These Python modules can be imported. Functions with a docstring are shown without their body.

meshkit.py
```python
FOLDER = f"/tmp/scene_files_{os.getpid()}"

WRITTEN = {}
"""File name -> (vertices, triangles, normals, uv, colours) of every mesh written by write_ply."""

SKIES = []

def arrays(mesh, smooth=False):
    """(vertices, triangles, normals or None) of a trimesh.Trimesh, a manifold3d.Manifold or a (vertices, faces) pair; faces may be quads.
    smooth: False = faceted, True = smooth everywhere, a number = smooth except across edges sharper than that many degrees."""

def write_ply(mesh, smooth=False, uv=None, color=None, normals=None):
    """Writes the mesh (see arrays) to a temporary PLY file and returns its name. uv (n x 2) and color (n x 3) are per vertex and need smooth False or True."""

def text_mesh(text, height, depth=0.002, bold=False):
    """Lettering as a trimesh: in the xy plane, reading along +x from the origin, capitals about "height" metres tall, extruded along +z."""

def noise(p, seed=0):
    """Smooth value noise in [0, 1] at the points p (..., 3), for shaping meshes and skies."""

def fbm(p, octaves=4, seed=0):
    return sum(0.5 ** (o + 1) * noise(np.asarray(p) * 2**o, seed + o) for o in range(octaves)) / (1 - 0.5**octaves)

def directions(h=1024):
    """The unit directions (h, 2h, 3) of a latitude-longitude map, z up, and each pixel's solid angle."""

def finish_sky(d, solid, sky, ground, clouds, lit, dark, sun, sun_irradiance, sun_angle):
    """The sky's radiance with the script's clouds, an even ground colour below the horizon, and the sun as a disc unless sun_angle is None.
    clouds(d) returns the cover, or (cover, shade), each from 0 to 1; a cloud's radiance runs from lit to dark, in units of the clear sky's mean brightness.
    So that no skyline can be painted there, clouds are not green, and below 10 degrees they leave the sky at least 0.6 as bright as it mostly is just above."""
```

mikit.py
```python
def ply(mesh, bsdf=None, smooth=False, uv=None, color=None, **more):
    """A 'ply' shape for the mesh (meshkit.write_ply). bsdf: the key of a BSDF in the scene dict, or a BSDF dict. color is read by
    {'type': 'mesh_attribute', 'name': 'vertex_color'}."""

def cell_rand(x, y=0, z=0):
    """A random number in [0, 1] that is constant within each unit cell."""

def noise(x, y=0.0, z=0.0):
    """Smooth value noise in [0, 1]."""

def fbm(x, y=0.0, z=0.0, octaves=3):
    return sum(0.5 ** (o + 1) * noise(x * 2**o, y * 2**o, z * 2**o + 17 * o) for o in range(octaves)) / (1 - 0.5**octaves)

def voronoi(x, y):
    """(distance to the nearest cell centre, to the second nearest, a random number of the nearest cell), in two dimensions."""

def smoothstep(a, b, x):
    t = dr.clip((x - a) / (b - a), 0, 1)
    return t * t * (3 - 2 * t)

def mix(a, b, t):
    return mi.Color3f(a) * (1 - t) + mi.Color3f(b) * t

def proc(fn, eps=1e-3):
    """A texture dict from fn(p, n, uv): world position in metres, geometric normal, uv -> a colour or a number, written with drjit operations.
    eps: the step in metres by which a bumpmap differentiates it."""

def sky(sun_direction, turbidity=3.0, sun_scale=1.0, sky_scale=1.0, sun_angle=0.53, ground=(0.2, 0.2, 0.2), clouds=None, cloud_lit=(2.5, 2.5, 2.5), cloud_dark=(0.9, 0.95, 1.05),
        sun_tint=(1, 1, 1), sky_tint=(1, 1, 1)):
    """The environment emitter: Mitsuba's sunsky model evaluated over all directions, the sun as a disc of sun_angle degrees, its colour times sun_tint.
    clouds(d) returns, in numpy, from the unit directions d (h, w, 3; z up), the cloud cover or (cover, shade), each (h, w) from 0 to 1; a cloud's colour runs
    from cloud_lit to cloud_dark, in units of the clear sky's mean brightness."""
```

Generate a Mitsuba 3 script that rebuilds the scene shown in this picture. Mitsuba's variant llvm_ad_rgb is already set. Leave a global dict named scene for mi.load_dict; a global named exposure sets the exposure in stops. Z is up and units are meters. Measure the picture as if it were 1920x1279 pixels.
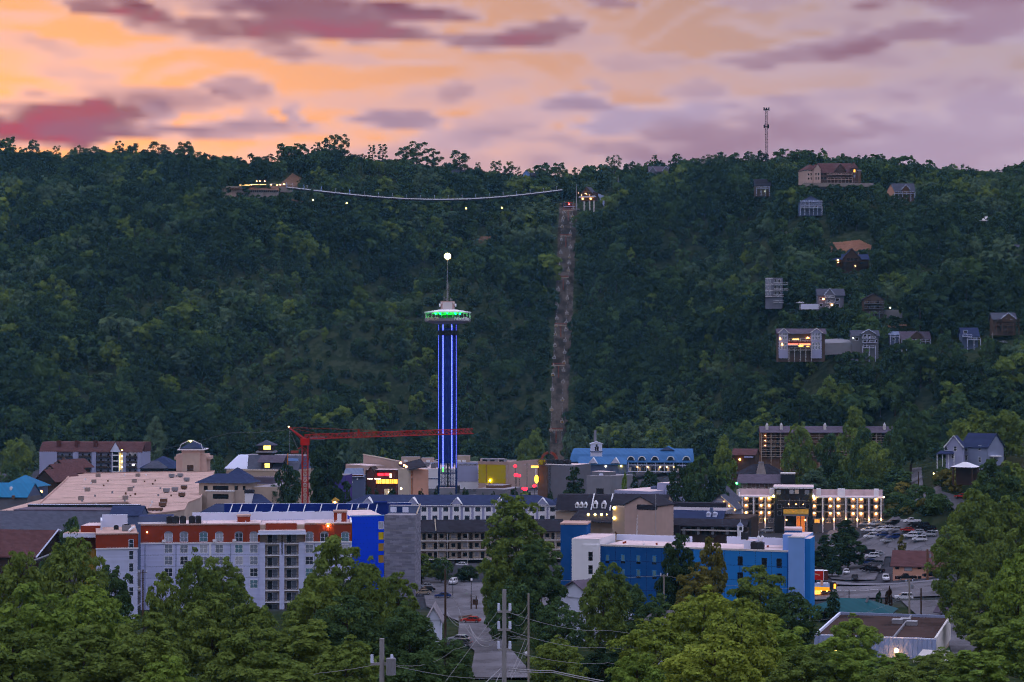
import math
import numpy as np, trimesh, mitsuba as mi, drjit as dr
import mikit, meshkit
from scipy.interpolate import RBFInterpolator
from scipy.ndimage import map_coordinates

scene, labels = {}, {}
T4 = mi.ScalarTransform4f

# ---------------------------------------------------------------- camera, sky, exposure
CAM_Z, FOCAL = 62.0, 3800.0            # eye height above the town, focal length in pixels of a 1920 wide picture
scene['camera'] = {'type': 'perspective', 'fov': math.degrees(2 * math.atan(960 / FOCAL)), 'fov_axis': 'x',
                   'principal_point_offset_y': -60.5 / 1279, 'near_clip': 1.0, 'far_clip': 20000.0,
                   'to_world': T4().look_at(origin=[0, 0, CAM_Z], target=[0, 100, CAM_Z], up=[0, 0, 1])}
exposure = 2.95
def sky_clouds(d):
    az = np.degrees(np.arctan2(d[..., 0], d[..., 1])); el = np.degrees(np.arcsin(np.clip(d[..., 2], -1, 1)))
    def nz(fx, fy, seed, oc=4, warp=0.0):
        w = warp * (meshkit.noise(np.stack([az * .35, el * .6, az * 0 + seed], -1), seed + 40) - .5) if warp else 0
        return meshkit.fbm(np.stack([az * fx + el * fx * .7, (el + w) * fy, az * 0 + seed * 3.1], -1), oc, seed)
    # the open, clear slot low in the west; elsewhere an added, unseen lavender deck, brightened to light the town
    west = np.exp(-(az / 75.0) ** 2)
    up = 1 / (1 + np.exp(-(el - 25 - 18 * west + 9 * (nz(.05, .12, 3) - .5)) / 5.0))
    deck = np.clip(.16 + .80 * up, 0, .96) * (1 - west) + west * up * .85
    cover, shade = deck, .10 + .25 * west * (1 - up)
    away = 1 - np.exp(-((az + 17) / 24.0) ** 2)                       # away from the sunken sun the clear sky pales to lavender
    veil = (.20 * away + .05 * np.clip((el - 5) / 6, 0, 1)) * (.75 + .5 * nz(.25, 1.4, 31, 3, 1.0)) * west
    shade = (shade * cover + .30 * veil * (1 - cover)) / np.maximum(cover + veil * (1 - cover), 1e-6); cover = 1 - (1 - cover) * (1 - veil)
    # streaks of dusk cloud
    edge = nz(.55, 2.2, 11, 5, 1.2) - .5
    fine = nz(1.0, 3.4, 19, 4, .8) - .5
    def streak(a, e, ra, re, tilt, amount, dark):
        nonlocal cover, shade
        u = az - a + edge * 2.2; v = el - e - np.tan(np.radians(tilt)) * u + edge * re * 2.0
        q = (u / ra) ** 2 + (v / re) ** 2 + fine * 1.7
        k = np.clip(1.8 - q, 0, 1.5) / 1.5; k = amount * k * k * (3 - 2 * k)
        shade = shade * (1 - k) + dark * k
        cover = 1 - (1 - cover) * (1 - k)
    for s in STREAKS:
        streak(*s)
    wisp = .30 * np.clip((nz(.30, 2.2, 51, 4, 1.6) - .51) * 5, 0, 1) * west * np.exp(-np.clip(el - 20, 0, 99) / 8)
    shade = shade * (1 - wisp) + .86 * wisp; cover = 1 - (1 - cover) * (1 - wisp)
    wide = np.clip((nz(.16, .9, 23, 4, 1.0) - .5) * 3.2, 0, 1) * np.exp(-np.clip(el - 26, 0, 99) / 10)
    k = .55 * wide * np.clip((np.maximum(np.abs(az) - 14, el - 10)) / 5, 0, 1) * west
    shade = shade * (1 - k) + .8 * k; cover = 1 - (1 - cover) * (1 - k)
    return cover, shade
# azimuth, elevation, half width, half height (degrees), tilt, amount, share of the deep dusk colour
def _s(px, py, rx, ry, tilt, amount, dark):
    return (math.degrees(math.atan((px - 960) / 3800)), math.degrees(math.atan((700 - py) / 3800)), rx / 56, max(ry / 50, .26), tilt, amount, dark)
STREAKS = [_s(*q) for q in [
 (1750,295,520,64,1,0.84,0.74),(1900,255,280,46,3,0.65,0.74),(1480,300,320,40,0,0.6,0.76),(1080,300,380,36,0,0.42,0.86),(700,305,260,22,0,0.35,0.92),(1330,258,260,26,2,0.43,0.89),
 (1650,190,230,14,3,0.37,0.83),(1500,150,420,20,0,0.17,0.88),(1880,205,120,16,0,0.32,0.75),(1750,120,260,12,2,0.22,0.88),
 (235,20,95,12,-4,0.86,1),(275,34,50,9,0,0.86,1),(415,12,90,10,0,0.65,1),(430,52,75,10,0,0.81,1),(330,54,60,6,0,0.54,1),(625,18,160,24,-3,0.93,0.97),(560,64,70,11,0,0.81,1),
 (700,60,130,13,-5,0.97,0.97),(790,24,95,16,-6,0.92,0.97),(535,98,55,8,-4,0.65,1),(470,78,60,8,0,0.54,1),(945,76,85,9,-2,0.86,0.94),(1015,55,65,15,0,0.86,0.97),(1060,80,90,8,0,0.43,1),
 (1130,8,60,11,0,0.76,1),(1500,108,130,12,2,0.81,0.91),(1575,94,70,9,0,0.76,0.88),(1200,116,90,8,0,0.54,0.97),(1650,112,90,8,0,0.43,0.94),(1440,8,80,9,0,0.54,1),(1585,42,100,9,0,0.49,1),
 (1810,14,190,13,0,0.81,1),(1860,42,100,24,0,0.92,0.84),(1785,78,110,13,-3,0.86,0.84),(1690,70,90,7,0,0.43,0.94),(1900,70,60,20,0,0.76,0.81),
 (445,172,50,9,-6,0.76,0.91),(300,188,180,13,-2,0.54,0.97),(190,206,120,10,-2,0.43,1),(90,240,150,26,-1,0.97,1),(60,258,120,20,0,0.86,1),(240,250,120,14,0,0.76,0.94),(300,220,36,6,-10,0.76,0.84),(420,250,140,12,0,0.76,0.88),
 (330,200,90,6,-4,0.43,0.94),(140,150,80,6,-4,0.32,1),(30,100,70,7,-3,0.32,1),(110,104,60,5,-4,0.32,1),(560,218,24,8,-14,0.81,0.81),(470,232,30,6,-8,0.65,0.84),
 (730,233,85,12,1,0.92,0.83),(850,262,80,16,0,0.65,0.78),(935,228,80,9,0,0.59,0.84),(960,250,120,9,0,0.43,0.84),(1085,192,50,14,-5,0.95,0.76),(1070,206,90,8,0,0.54,0.81),(1230,221,95,16,3,0.97,0.72),(1170,232,60,9,0,0.76,0.72),
 (1310,170,46,8,0,0.59,0.91),(1385,198,90,10,-4,0.54,0.78),(835,176,32,7,0,0.49,0.94),(1130,164,18,5,0,0.54,0.91),(890,165,50,5,0,0.27,1),(1700,180,160,9,3,0.43,0.81),(1820,160,140,8,0,0.32,0.88),(620,110,90,6,-4,0.38,1),(700,190,150,6,0,0.32,1)]]

SUN = (math.sin(math.radians(-17)), math.cos(math.radians(-17)), math.tan(math.radians(4)))   # just set behind the ridge, left of the frame
scene['sky'] = mikit.sky(SUN, turbidity=4.5, sun_scale=0.01, sky_scale=.285, ground=(.06, .065, .07), clouds=sky_clouds,
                         cloud_lit=(17.6, 18.3, 25.8), cloud_dark=(2.9, .36, .58), sky_tint=(1.12, .82, .84))
# ---------------------------------------------------------------- materials: palettes read through the uv of each face
PAL, PAL_AT = [], {}
def pal(name, rgb, grain=.12, scale=.6, kind=0, rough=.85, metal=0.0, spec=.3):
    PAL_AT[name] = len(PAL); PAL.append((*rgb, grain, scale, kind, rough, metal, spec))
PLAIN, COURSES, SHINGLE, BLOCKS, SEAMS, STAINED = range(6)
_pal = {}
def _col(k, i):
    if k not in _pal: _pal[k] = mi.Float([float(q[k]) for q in PAL])
    return dr.gather(mi.Float, _pal[k], i)
def _idx(uv): return mi.UInt32(dr.maximum(uv.x, 0) + .5)
def paint(p, n, uv):
    i = _idx(uv)
    c = mi.Color3f(_col(0, i), _col(1, i), _col(2, i))
    amp, sc, kind = _col(3, i), _col(4, i), _col(5, i)
    x, y, z = p.x * sc, p.y * sc, p.z * sc
    g = mikit.fbm(x, y, z, 3) + .5 * (mikit.fbm(p.x * 1.3, p.y * 1.3, p.z * .12, 2) - .5)      # grain, and runs of dirt down the walls
    h = mikit.noise(p.x * .13, p.y * .13, p.z * .13)
    t = p.x * .8 + p.y * .6
    row = dr.floor(p.z * 2.4)
    shingle = .5 * mikit.cell_rand(dr.floor(t * 1.1 + row * .5), row, 3) + .5 * g
    rowb = dr.floor(p.z * 1.6)
    block = .55 * mikit.cell_rand(dr.floor(t * .8 + rowb * .5), rowb, 5) + .45 * mikit.noise(p.x * .7, p.y * .7, p.z * 3.0)
    course = .5 + .5 * (mikit.cell_rand(dr.floor(p.z * 3.2), 1, 2) - .5) + .5 * (g - .5)
    seam = .7 * mikit.cell_rand(dr.floor(t * 1.6), 4, 2) + .3 * g
    blot = mikit.fbm(p.x * .22, p.y * .22, p.z * .2, 4)
    stain = .55 + .9 * (blot - .5) + .5 * (g - .5) - .5 * mikit.smoothstep(.60, .72, mikit.fbm(p.x * .09 + 7, p.y * .16, 3.0, 4))
    v = dr.select(kind < .5, .7 * g + .3 * h, dr.select(kind < 1.5, course, dr.select(kind < 2.5, shingle, dr.select(kind < 3.5, block, dr.select(kind < 4.5, seam, stain)))))
    return c * dr.maximum(1 + 2 * amp * (v - .5), .05)
def f_rough(p, n, uv): return _col(6, _idx(uv))
def f_metal(p, n, uv): return _col(7, _idx(uv))
scene['matte'] = {'type': 'twosided', 'bsdf': {'type': 'principled', 'base_color': mikit.proc(paint), 'roughness': mikit.proc(f_rough), 'metallic': mikit.proc(f_metal), 'specular': .12}}

for q in '''white .74 .74 .76 .06|bluewhite .62 .66 .80 .07|offwhite .58 .55 .52 .10|cream .52 .44 .34 .10|tan .42 .33 .25 .12|beige .46 .37 .30 .12|pinktan .50 .36 .30 .12|peach .62 .33 .22 .12
brick .27 .045 .02 .16|darkbrick .12 .035 .025 .2|brown .13 .075 .05 .2|darkbrown .055 .038 .032 .25|wood .16 .085 .05 .25|log .07 .042 .03 .3|maroon .10 .035 .03 .2
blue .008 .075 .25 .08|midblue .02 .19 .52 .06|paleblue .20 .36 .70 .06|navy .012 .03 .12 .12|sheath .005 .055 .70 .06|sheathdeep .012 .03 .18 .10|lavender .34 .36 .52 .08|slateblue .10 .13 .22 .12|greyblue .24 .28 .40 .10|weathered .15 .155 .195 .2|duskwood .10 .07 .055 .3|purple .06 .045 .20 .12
grey .22 .22 .24 .12|midgrey .15 .15 .17 .12|darkgrey .05 .05 .06 .2|charcoal .025 .026 .03 .2|black .010 .010 .012 .2|steel .35 .35 .37 .1|yellow .52 .40 .006 .06|ochre .34 .20 .03 .2|red .50 .02 .015 .1|orange .6 .17 .02 .08|teal .012 .10 .11 .1|green .05 .12 .05 .2
rust .30 .06 .035 .3|deadwood .26 .23 .20 .2|trunk .07 .055 .045 .35|pole .28 .27 .27 .15|wire .3 .3 .31 .02|soil .16 .09 .055 .35|redsoil .25 .12 .07 .35|stone .26 .22 .20 .35|curtain .36 .38 .42 .1|tyre .012 .012 .013 .1|cranered .42 .035 .03 .15|carwhite .72 .73 .76 .02'''.replace('\n', '|').split('|'):
    n_, *v_ = q.split(); pal(n_, tuple(map(float, v_[:3])), float(v_[3]))
pal('glass', (.03, .04, .055), .2, .5, 0, .12, 0, .6)
pal('glasspale', (.20, .23, .28), .35, 1.2, 0, .18, 0, .6)  # pale curtained panes, with the bluish sky reflection painted into the colour
pal('glassteal', (.10, .20, .24), .3, 1.2, 0, .18, 0, .6)
pal('glassdark', (.012, .013, .016), .2, .5, 0, .1, 0, .6)
for n_, c_ in dict(car_white=(.70, .71, .74), car_silver=(.38, .40, .43), car_black=(.012, .012, .015), car_grey=(.10, .105, .115), car_blue=(.02, .045, .16), car_red=(.42, .03, .02), car_tan=(.34, .28, .2)).items():
    pal(n_, c_, .02, .5, 0, .25, .1, .6)
pal('roof_pink', (.44, .30, .25), .22, .8, STAINED)
pal('roof_white', (.60, .47, .46), .20, .8, STAINED)
pal('roof_grey', (.26, .24, .26), .25, .8, STAINED)
pal('roof_brown', (.05, .030, .026), .45, .9, STAINED)
pal('roof_slate', (.075, .08, .11), .22, .8, SHINGLE)
pal('roof_navy', (.030, .042, .10), .2, .8, SHINGLE)
pal('roof_dark', (.028, .026, .036), .3, .8, SHINGLE)
pal('roof_maroon', (.11, .05, .05), .3, .8, SHINGLE)
pal('roof_purple', (.11, .09, .12), .25, .8, SHINGLE)
pal('roof_blue', (.05, .16, .36), .12, .8, SEAMS, .5)
pal('roof_azure', (.012, .17, .34), .12, .8, SEAMS, .45)
pal('roof_teal', (.010, .085, .10), .14, .8, SEAMS, .5)
pal('metal_blue', (.17, .21, .32), .14, .8, SEAMS, .5)
pal('cmu', (.20, .20, .245), .42, .8, BLOCKS)
pal('brickwork', (.16, .10, .085), .25, .8, BLOCKS)
pal('mansionstone', (.10, .062, .055), .4, .8, BLOCKS)
pal('stonework', (.15, .12, .11), .6, .8, BLOCKS)
pal('hotel_white', (.50, .54, .74), .10, .8, COURSES)

LEAF, LEAF_AT = [], {}
def leafpal(name, rgb): LEAF_AT[name] = len(LEAF); LEAF.append(rgb)
_leaf = {}
def leaf_color(p, n, uv):
    i = _idx(uv)
    for k in range(3):
        if k not in _leaf: _leaf[k] = mi.Float([float(q[k]) for q in LEAF])
    c = mi.Color3f(*[dr.gather(mi.Float, _leaf[k], i) for k in range(3)])
    a = mikit.noise(p.x * .11, p.y * .11, p.z * .11)          # whole trees differ
    b = mikit.noise(p.x * 2.1, p.y * 2.1, p.z * 2.1)          # leaves differ
    warm = mikit.mix(mi.Color3f(.90, .98, 1.08), mi.Color3f(1.10, 1.02, .92), a)
    return c * warm * (.25 + .5 * a + 1.0 * b)
scene['leaf'] = {'type': 'principledthin', 'base_color': mikit.proc(leaf_color), 'roughness': .65, 'spec_trans': 0.0, 'diff_trans': .7, 'eta': 1.12}
for n_, c_ in dict(spring=(.27, .34, .055), fresh=(.19, .285, .052), mid=(.155, .22, .048), deep=(.070, .125, .044), dark=(.036, .068, .030), sage=(.11, .17, .085), olive=(.17, .16, .04), rust=(.07, .04, .03)).items():
    leafpal(n_, c_)

# ---------------------------------------------------------------- places: a pixel and a distance give a point of the world
def X(px, d): return (px - 960) * d / FOCAL
def Z(py, d): return CAM_Z - (py - 700) * d / FOCAL

class Frame:
    """A facade's own axes: u along it to the right, v away from the camera, z up."""
    def __init__(s, x, y, ang=0.0):
        s.x, s.y, s.c, s.s = x, y, math.cos(ang), math.sin(ang); s.ang = ang
    def p(s, u, v, z): return (s.x + u * s.c - v * s.s, s.y + u * s.s + v * s.c, z)
    def u(s, px, v=0.0):
        k = (px - 960) / FOCAL; ox, oy = s.x - v * s.s, s.y + v * s.c
        return (k * oy - ox) / (s.c - k * s.s)
    def d(s, u, v=0.0): return s.y + u * s.s + v * s.c
    def at(s, px, py, v=0.0):
        u = s.u(px, v); return u, Z(py, s.d(u, v))
    def z(s, px, py, v=0.0): return s.at(px, py, v)[1]
    def w(s, a, b, v=0.0): return abs(s.u(b, v) - s.u(a, v))
    def moved(s, u, v, turn=0.0):
        x, y, _ = s.p(u, v, 0); return Frame(x, y, s.ang + turn)
def fr(pxl, dl, pxr, dr_):
    a, b = np.array([X(pxl, dl), dl]), np.array([X(pxr, dr_), dr_])
    f = Frame(*a, math.atan2(b[1] - a[1], b[0] - a[0])); f.len = float(np.hypot(*(b - a))); return f
WORLD = Frame(0, 0)

class MB:
    """Collects faces into one mesh; each face carries its palette number as uv."""
    def __init__(s): s.V, s.F, s.C, s.n = [], [], [], 0
    def add(s, v, f, col):
        v = np.asarray(v, float); s.V.append(v); s.F.append(np.asarray(f, int) + s.n); s.n += len(v)
        s.C.append(np.full(len(v), PAL_AT[col] if isinstance(col, str) else col, float)); return s
    def quad(s, a, b, c, d, col): return s.add([a, b, c, d], [[0, 1, 2], [0, 2, 3]], col)
    def tri(s, a, b, c, col): return s.add([a, b, c], [[0, 1, 2]], col)
    def box(s, F, u0, u1, v0, v1, z0, z1, col, top=None):
        p = [F.p(u, v, z) for z in (z0, z1) for u, v in ((u0, v0), (u1, v0), (u1, v1), (u0, v1))]
        q = [[0, 1, 5, 4], [1, 2, 6, 5], [2, 3, 7, 6], [3, 0, 4, 7], [0, 3, 2, 1]]
        f = [t for a, b, c, d in q + ([] if top else [[4, 5, 6, 7]]) for t in ((a, b, c), (a, c, d))]
        s.add(p, f, col)
        if top: s.quad(p[4], p[5], p[6], p[7], top)
        return s
    def slab(s, pts, thick, col):
        """A thin sheet with thickness, from its upper corners."""
        a = np.asarray(pts, float); b = a - [0, 0, thick]; n = len(a)
        f = [[0, i, i + 1] for i in range(1, n - 1)] + [[n, n + i + 1, n + i] for i in range(1, n - 1)]
        for i in range(n): j = (i + 1) % n; f += [[i, n + i, n + j], [i, n + j, j]]
        return s.add(np.vstack([a, b]), f, col)
    def gable(s, F, u0, u1, v0, v1, z0, z1, roof, wall=None, along='u', over=.4, thick=.25):
        um, vm = (u0 + u1) / 2, (v0 + v1) / 2; o = over
        if along == 'u':
            k = (z1 - z0) / (vm - v0)
            s.slab([F.p(u0 - o, v0 - o, z0 - o * k), F.p(u1 + o, v0 - o, z0 - o * k), F.p(u1 + o, vm, z1), F.p(u0 - o, vm, z1)], thick, roof)
            s.slab([F.p(u0 - o, vm, z1), F.p(u1 + o, vm, z1), F.p(u1 + o, v1 + o, z0 - o * k), F.p(u0 - o, v1 + o, z0 - o * k)], thick, roof)
            if wall:
                for u in (u0, u1): s.tri(F.p(u, v0, z0 - thick), F.p(u, v1, z0 - thick), F.p(u, vm, z1 - thick), wall)
        else:
            k = (z1 - z0) / (um - u0)
            s.slab([F.p(u0 - o, v0 - o, z0 - o * k), F.p(um, v0 - o, z1), F.p(um, v1 + o, z1), F.p(u0 - o, v1 + o, z0 - o * k)], thick, roof)
            s.slab([F.p(um, v0 - o, z1), F.p(u1 + o, v0 - o, z0 - o * k), F.p(u1 + o, v1 + o, z0 - o * k), F.p(um, v1 + o, z1)], thick, roof)
            if wall:
                for v in (v0, v1): s.tri(F.p(u0, v, z0 - thick), F.p(u1, v, z0 - thick), F.p(um, v, z1 - thick), wall)
        return s
    def hip(s, F, u0, u1, v0, v1, z0, z1, roof, over=.6, inset=None, soffit='darkgrey'):
        u0, u1, v0, v1 = u0 - over, u1 + over, v0 - over, v1 + over
        h = inset if inset is not None else min(u1 - u0, v1 - v0) / 2
        a = [F.p(u, v, z0) for u, v in ((u0, v0), (u1, v0), (u1, v1), (u0, v1))]
        vm = (v0 + v1) / 2; um = (u0 + u1) / 2
        if u1 - u0 >= v1 - v0: r = [F.p(u0 + h, vm, z1), F.p(u1 - h, vm, z1)]; q = [(a[0], a[1], r[1], r[0]), (a[2], a[3], r[0], r[1])]; t = [(a[1], a[2], r[1]), (a[3], a[0], r[0])]
        else: r = [F.p(um, v0 + h, z1), F.p(um, v1 - h, z1)]; q = [(a[1], a[2], r[1], r[0]), (a[3], a[0], r[0], r[1])]; t = [(a[0], a[1], r[0]), (a[2], a[3], r[1])]
        for x in q: s.quad(*x, roof)
        for x in t: s.tri(*x, roof)
        s.box(F, u0, u1, v0, v1, z0 - .25, z0 - .01, soffit)
        return s
    def tube(s, pts, r, col, n=5, cap=True):
        pts = np.asarray(pts, float); r = np.broadcast_to(r, len(pts)); t = np.gradient(pts, axis=0); t /= np.linalg.norm(t, axis=1, keepdims=True) + 1e-12
        ref = np.array([0, 0, 1.0]) if abs(t[0, 2]) < .9 else np.array([1.0, 0, 0])
        a = np.cross(t, ref); a /= np.linalg.norm(a, axis=1, keepdims=True) + 1e-12; b = np.cross(a, t)
        th = np.arange(n) * 2 * np.pi / n
        ring = pts[:, None] + r[:, None, None] * (np.cos(th)[None, :, None] * a[:, None] + np.sin(th)[None, :, None] * b[:, None])
        m, f = len(pts), []
        for i in range(m - 1):
            for j in range(n):
                k = (j + 1) % n; f += [[i * n + j, i * n + k, (i + 1) * n + k], [i * n + j, (i + 1) * n + k, (i + 1) * n + j]]
        if cap: f += [[0, j + 1, j] for j in range(1, n - 1)] + [[(m - 1) * n, (m - 1) * n + j, (m - 1) * n + j + 1] for j in range(1, n - 1)]
        return s.add(ring.reshape(-1, 3), f, col)
    def cyl(s, c, r0, r1, z0, z1, col, n=16):
        th = np.arange(n) * 2 * np.pi / n; x, y = c
        v = [[x + r * np.cos(a), y + r * np.sin(a), z] for r, z in ((r0, z0), (r1, z1)) for a in th] + [[x, y, z0], [x, y, z1]]
        f = []
        for j in range(n): k = (j + 1) % n; f += [[j, k, n + k], [j, n + k, n + j], [2 * n, k, j], [2 * n + 1, n + j, n + k]]
        return s.add(v, f, col)
    def ball(s, c, r, col, sub=1):
        m = trimesh.creation.icosphere(subdivisions=sub, radius=1.0); return s.add(m.vertices * np.asarray(r) + c, m.faces, col)
    def text(s, F, u, v, z, text, h, col, depth=.12, bold=True, width=None):
        m = meshkit.text_mesh(text, h, depth, bold); q = np.array(m.vertices)
        if width: q[:, 0] *= width / (q[:, 0].max() - q[:, 0].min())
        w = np.array([F.p(u + a, v - c, z + b) for a, b, c in q]); return s.add(w, m.faces, col)
    def shape(s, bsdf='matte', smooth=False):
        v, f, c = np.vstack(s.V), np.vstack(s.F), np.concatenate(s.C)
        return mikit.ply(trimesh.Trimesh(v, f, process=False), bsdf, smooth=smooth, uv=np.stack([c, c * 0], 1))

_taken = {}
def numbered(key):
    n = _taken.get(key, -1) + 1; _taken[key] = n
    return key if n == 0 else f'{key}_{n:03d}'
def thing(name, label, cat, group=None):
    key = numbered(name); labels[key] = {'label': label, 'category': cat}
    if group: labels[key]['group'] = group
    return key
def part(parent, name, mb, bsdf='matte', label=None, glow=None, kind=None, smooth=False):
    key = numbered(f'{parent}__{name}'); sh = mb.shape(bsdf, smooth) if isinstance(mb, MB) else dict(mb)
    if glow: sh['emitter'] = {'type': 'area', 'radiance': {'type': 'rgb', 'value': [float(g) for g in glow]}}
    scene[key] = sh
    if label or kind: labels[key] = {**({'label': label} if label else {}), **({'kind': kind} if kind else {})}
    return key
def solo(name, mb, label, cat, group=None, glow=None, smooth=False):
    key = thing(name, label, cat, group); scene[key] = mb.shape(smooth=smooth)
    if glow: scene[key]['emitter'] = {'type': 'area', 'radiance': {'type': 'rgb', 'value': [float(g) for g in glow]}}
    return key
def struct(name, mb, label, bsdf='matte', smooth=False, kind='structure'):
    key = numbered(name); scene[key] = mb.shape(bsdf, smooth) if isinstance(mb, MB) else mb
    labels[key] = {'label': label, 'kind': kind}; return key

WARM, AMBER, GOLD = (.95, .52, .16), (1.0, .42, .07), (.8, .55, .10)
def glow(c, k): return tuple(x * k for x in c)

def window(t, F, u, z, w, h, v=0.0, glass='glasspale', frame='white', mx=1, mz=1, lit=None, name='window', fw=.12, proud=.06):
    """One window: its frame with glazing bars, and the pane as a sub-part. u, z: its centre."""
    a, b, c, d = u - w / 2, u + w / 2, z - h / 2, z + h / 2
    m = MB()
    for x0, x1, z0, z1 in ((a - fw, a, c - fw, d + fw), (b, b + fw, c - fw, d + fw), (a, b, c - fw, c), (a, b, d, d + fw)):
        m.box(F, x0, x1, v - proud, v + .02, z0, z1, frame)
    for i in range(1, mx + 1):
        q = a + w * i / (mx + 1); m.box(F, q - .04, q + .04, v - proud * .8, v - .01, c, d, frame)
    for i in range(1, mz + 1):
        q = c + h * i / (mz + 1); m.box(F, a, b, v - proud * .7, v - .012, q - .04, q + .04, frame)
    k = part(t, name, m)
    part(k, 'pane', MB().box(F, a + .002, b - .002, v - .03, v + .01, c + .002, d - .002, glass), glow=lit)
    return k
def flat_window(t, F, u, z, w, h, v=0.0, glass='glass', frame='white', lit=None, name='window', fw=.1):
    """A distant window: frame and pane in one part."""
    m = MB().box(F, u - w / 2 - fw, u + w / 2 + fw, v - .05, v + .02, z - h / 2 - fw, z + h / 2 + fw, frame)
    m.box(F, u - w / 2, u + w / 2, v - .08, v - .04, z - h / 2, z + h / 2, glass)
    if lit: k = part(t, name, m); part(k, 'pane', MB().box(F, u - w / 2, u + w / 2, v - .10, v - .081, z - h / 2, z + h / 2, glass), glow=lit); return k
    return part(t, name, m)
def lamp(t, F, u, v, z, r, c, name='lamp'):
    return part(t, name, MB().ball(F.p(u, v, z), r, 'white', 1), glow=c)
# ---------------------------------------------------------------- the land
CTRL = []
def g(px, py, d): CTRL.append((X(px, d), d, Z(py, d)))                 # a point of the ground seen at a pixel, at a distance
for x in range(-900, 901, 150):
    for y, z in ((560, 0), (480, 4), (400, 9), (330, 14), (250, 22), (180, 30), (100, 42), (0, 57), (-200, 78), (-500, 95)): CTRL.append((x, y, z))
for x in range(-700, 151, 85):
    for y in (640, 720, 810, 900, 990, 1080, 1170): CTRL.append((x, y, 0))
for y in (640, 720, 790): CTRL.append((105, y, 0))
# right bank with the road, the blue house and the hotel in the trees
for q in ((1820,1075,590),(1900,1040,560),(2100,980,560),(1800,948,655),(1745,905,760),(1722,878,830),(1900,900,620),(1830,873,690),(1765,876,690),(1800,873,688),(1860,873,692),(1800,872,712),(1850,870,712),(1765,900,664),(1810,902,662),(1850,902,660),(1920,850,720),(2100,830,700),
          (1690,940,800),(1700,915,880),(1640,900,930),(1560,885,960),(1450,890,960),(1420,872,1040),(1600,868,1060),(1750,862,1060),(1850,830,960),(1950,800,960),(2100,760,950),(1300,880,1150),(1180,884,1170),(1400,858,1130)): g(*q)
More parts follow.
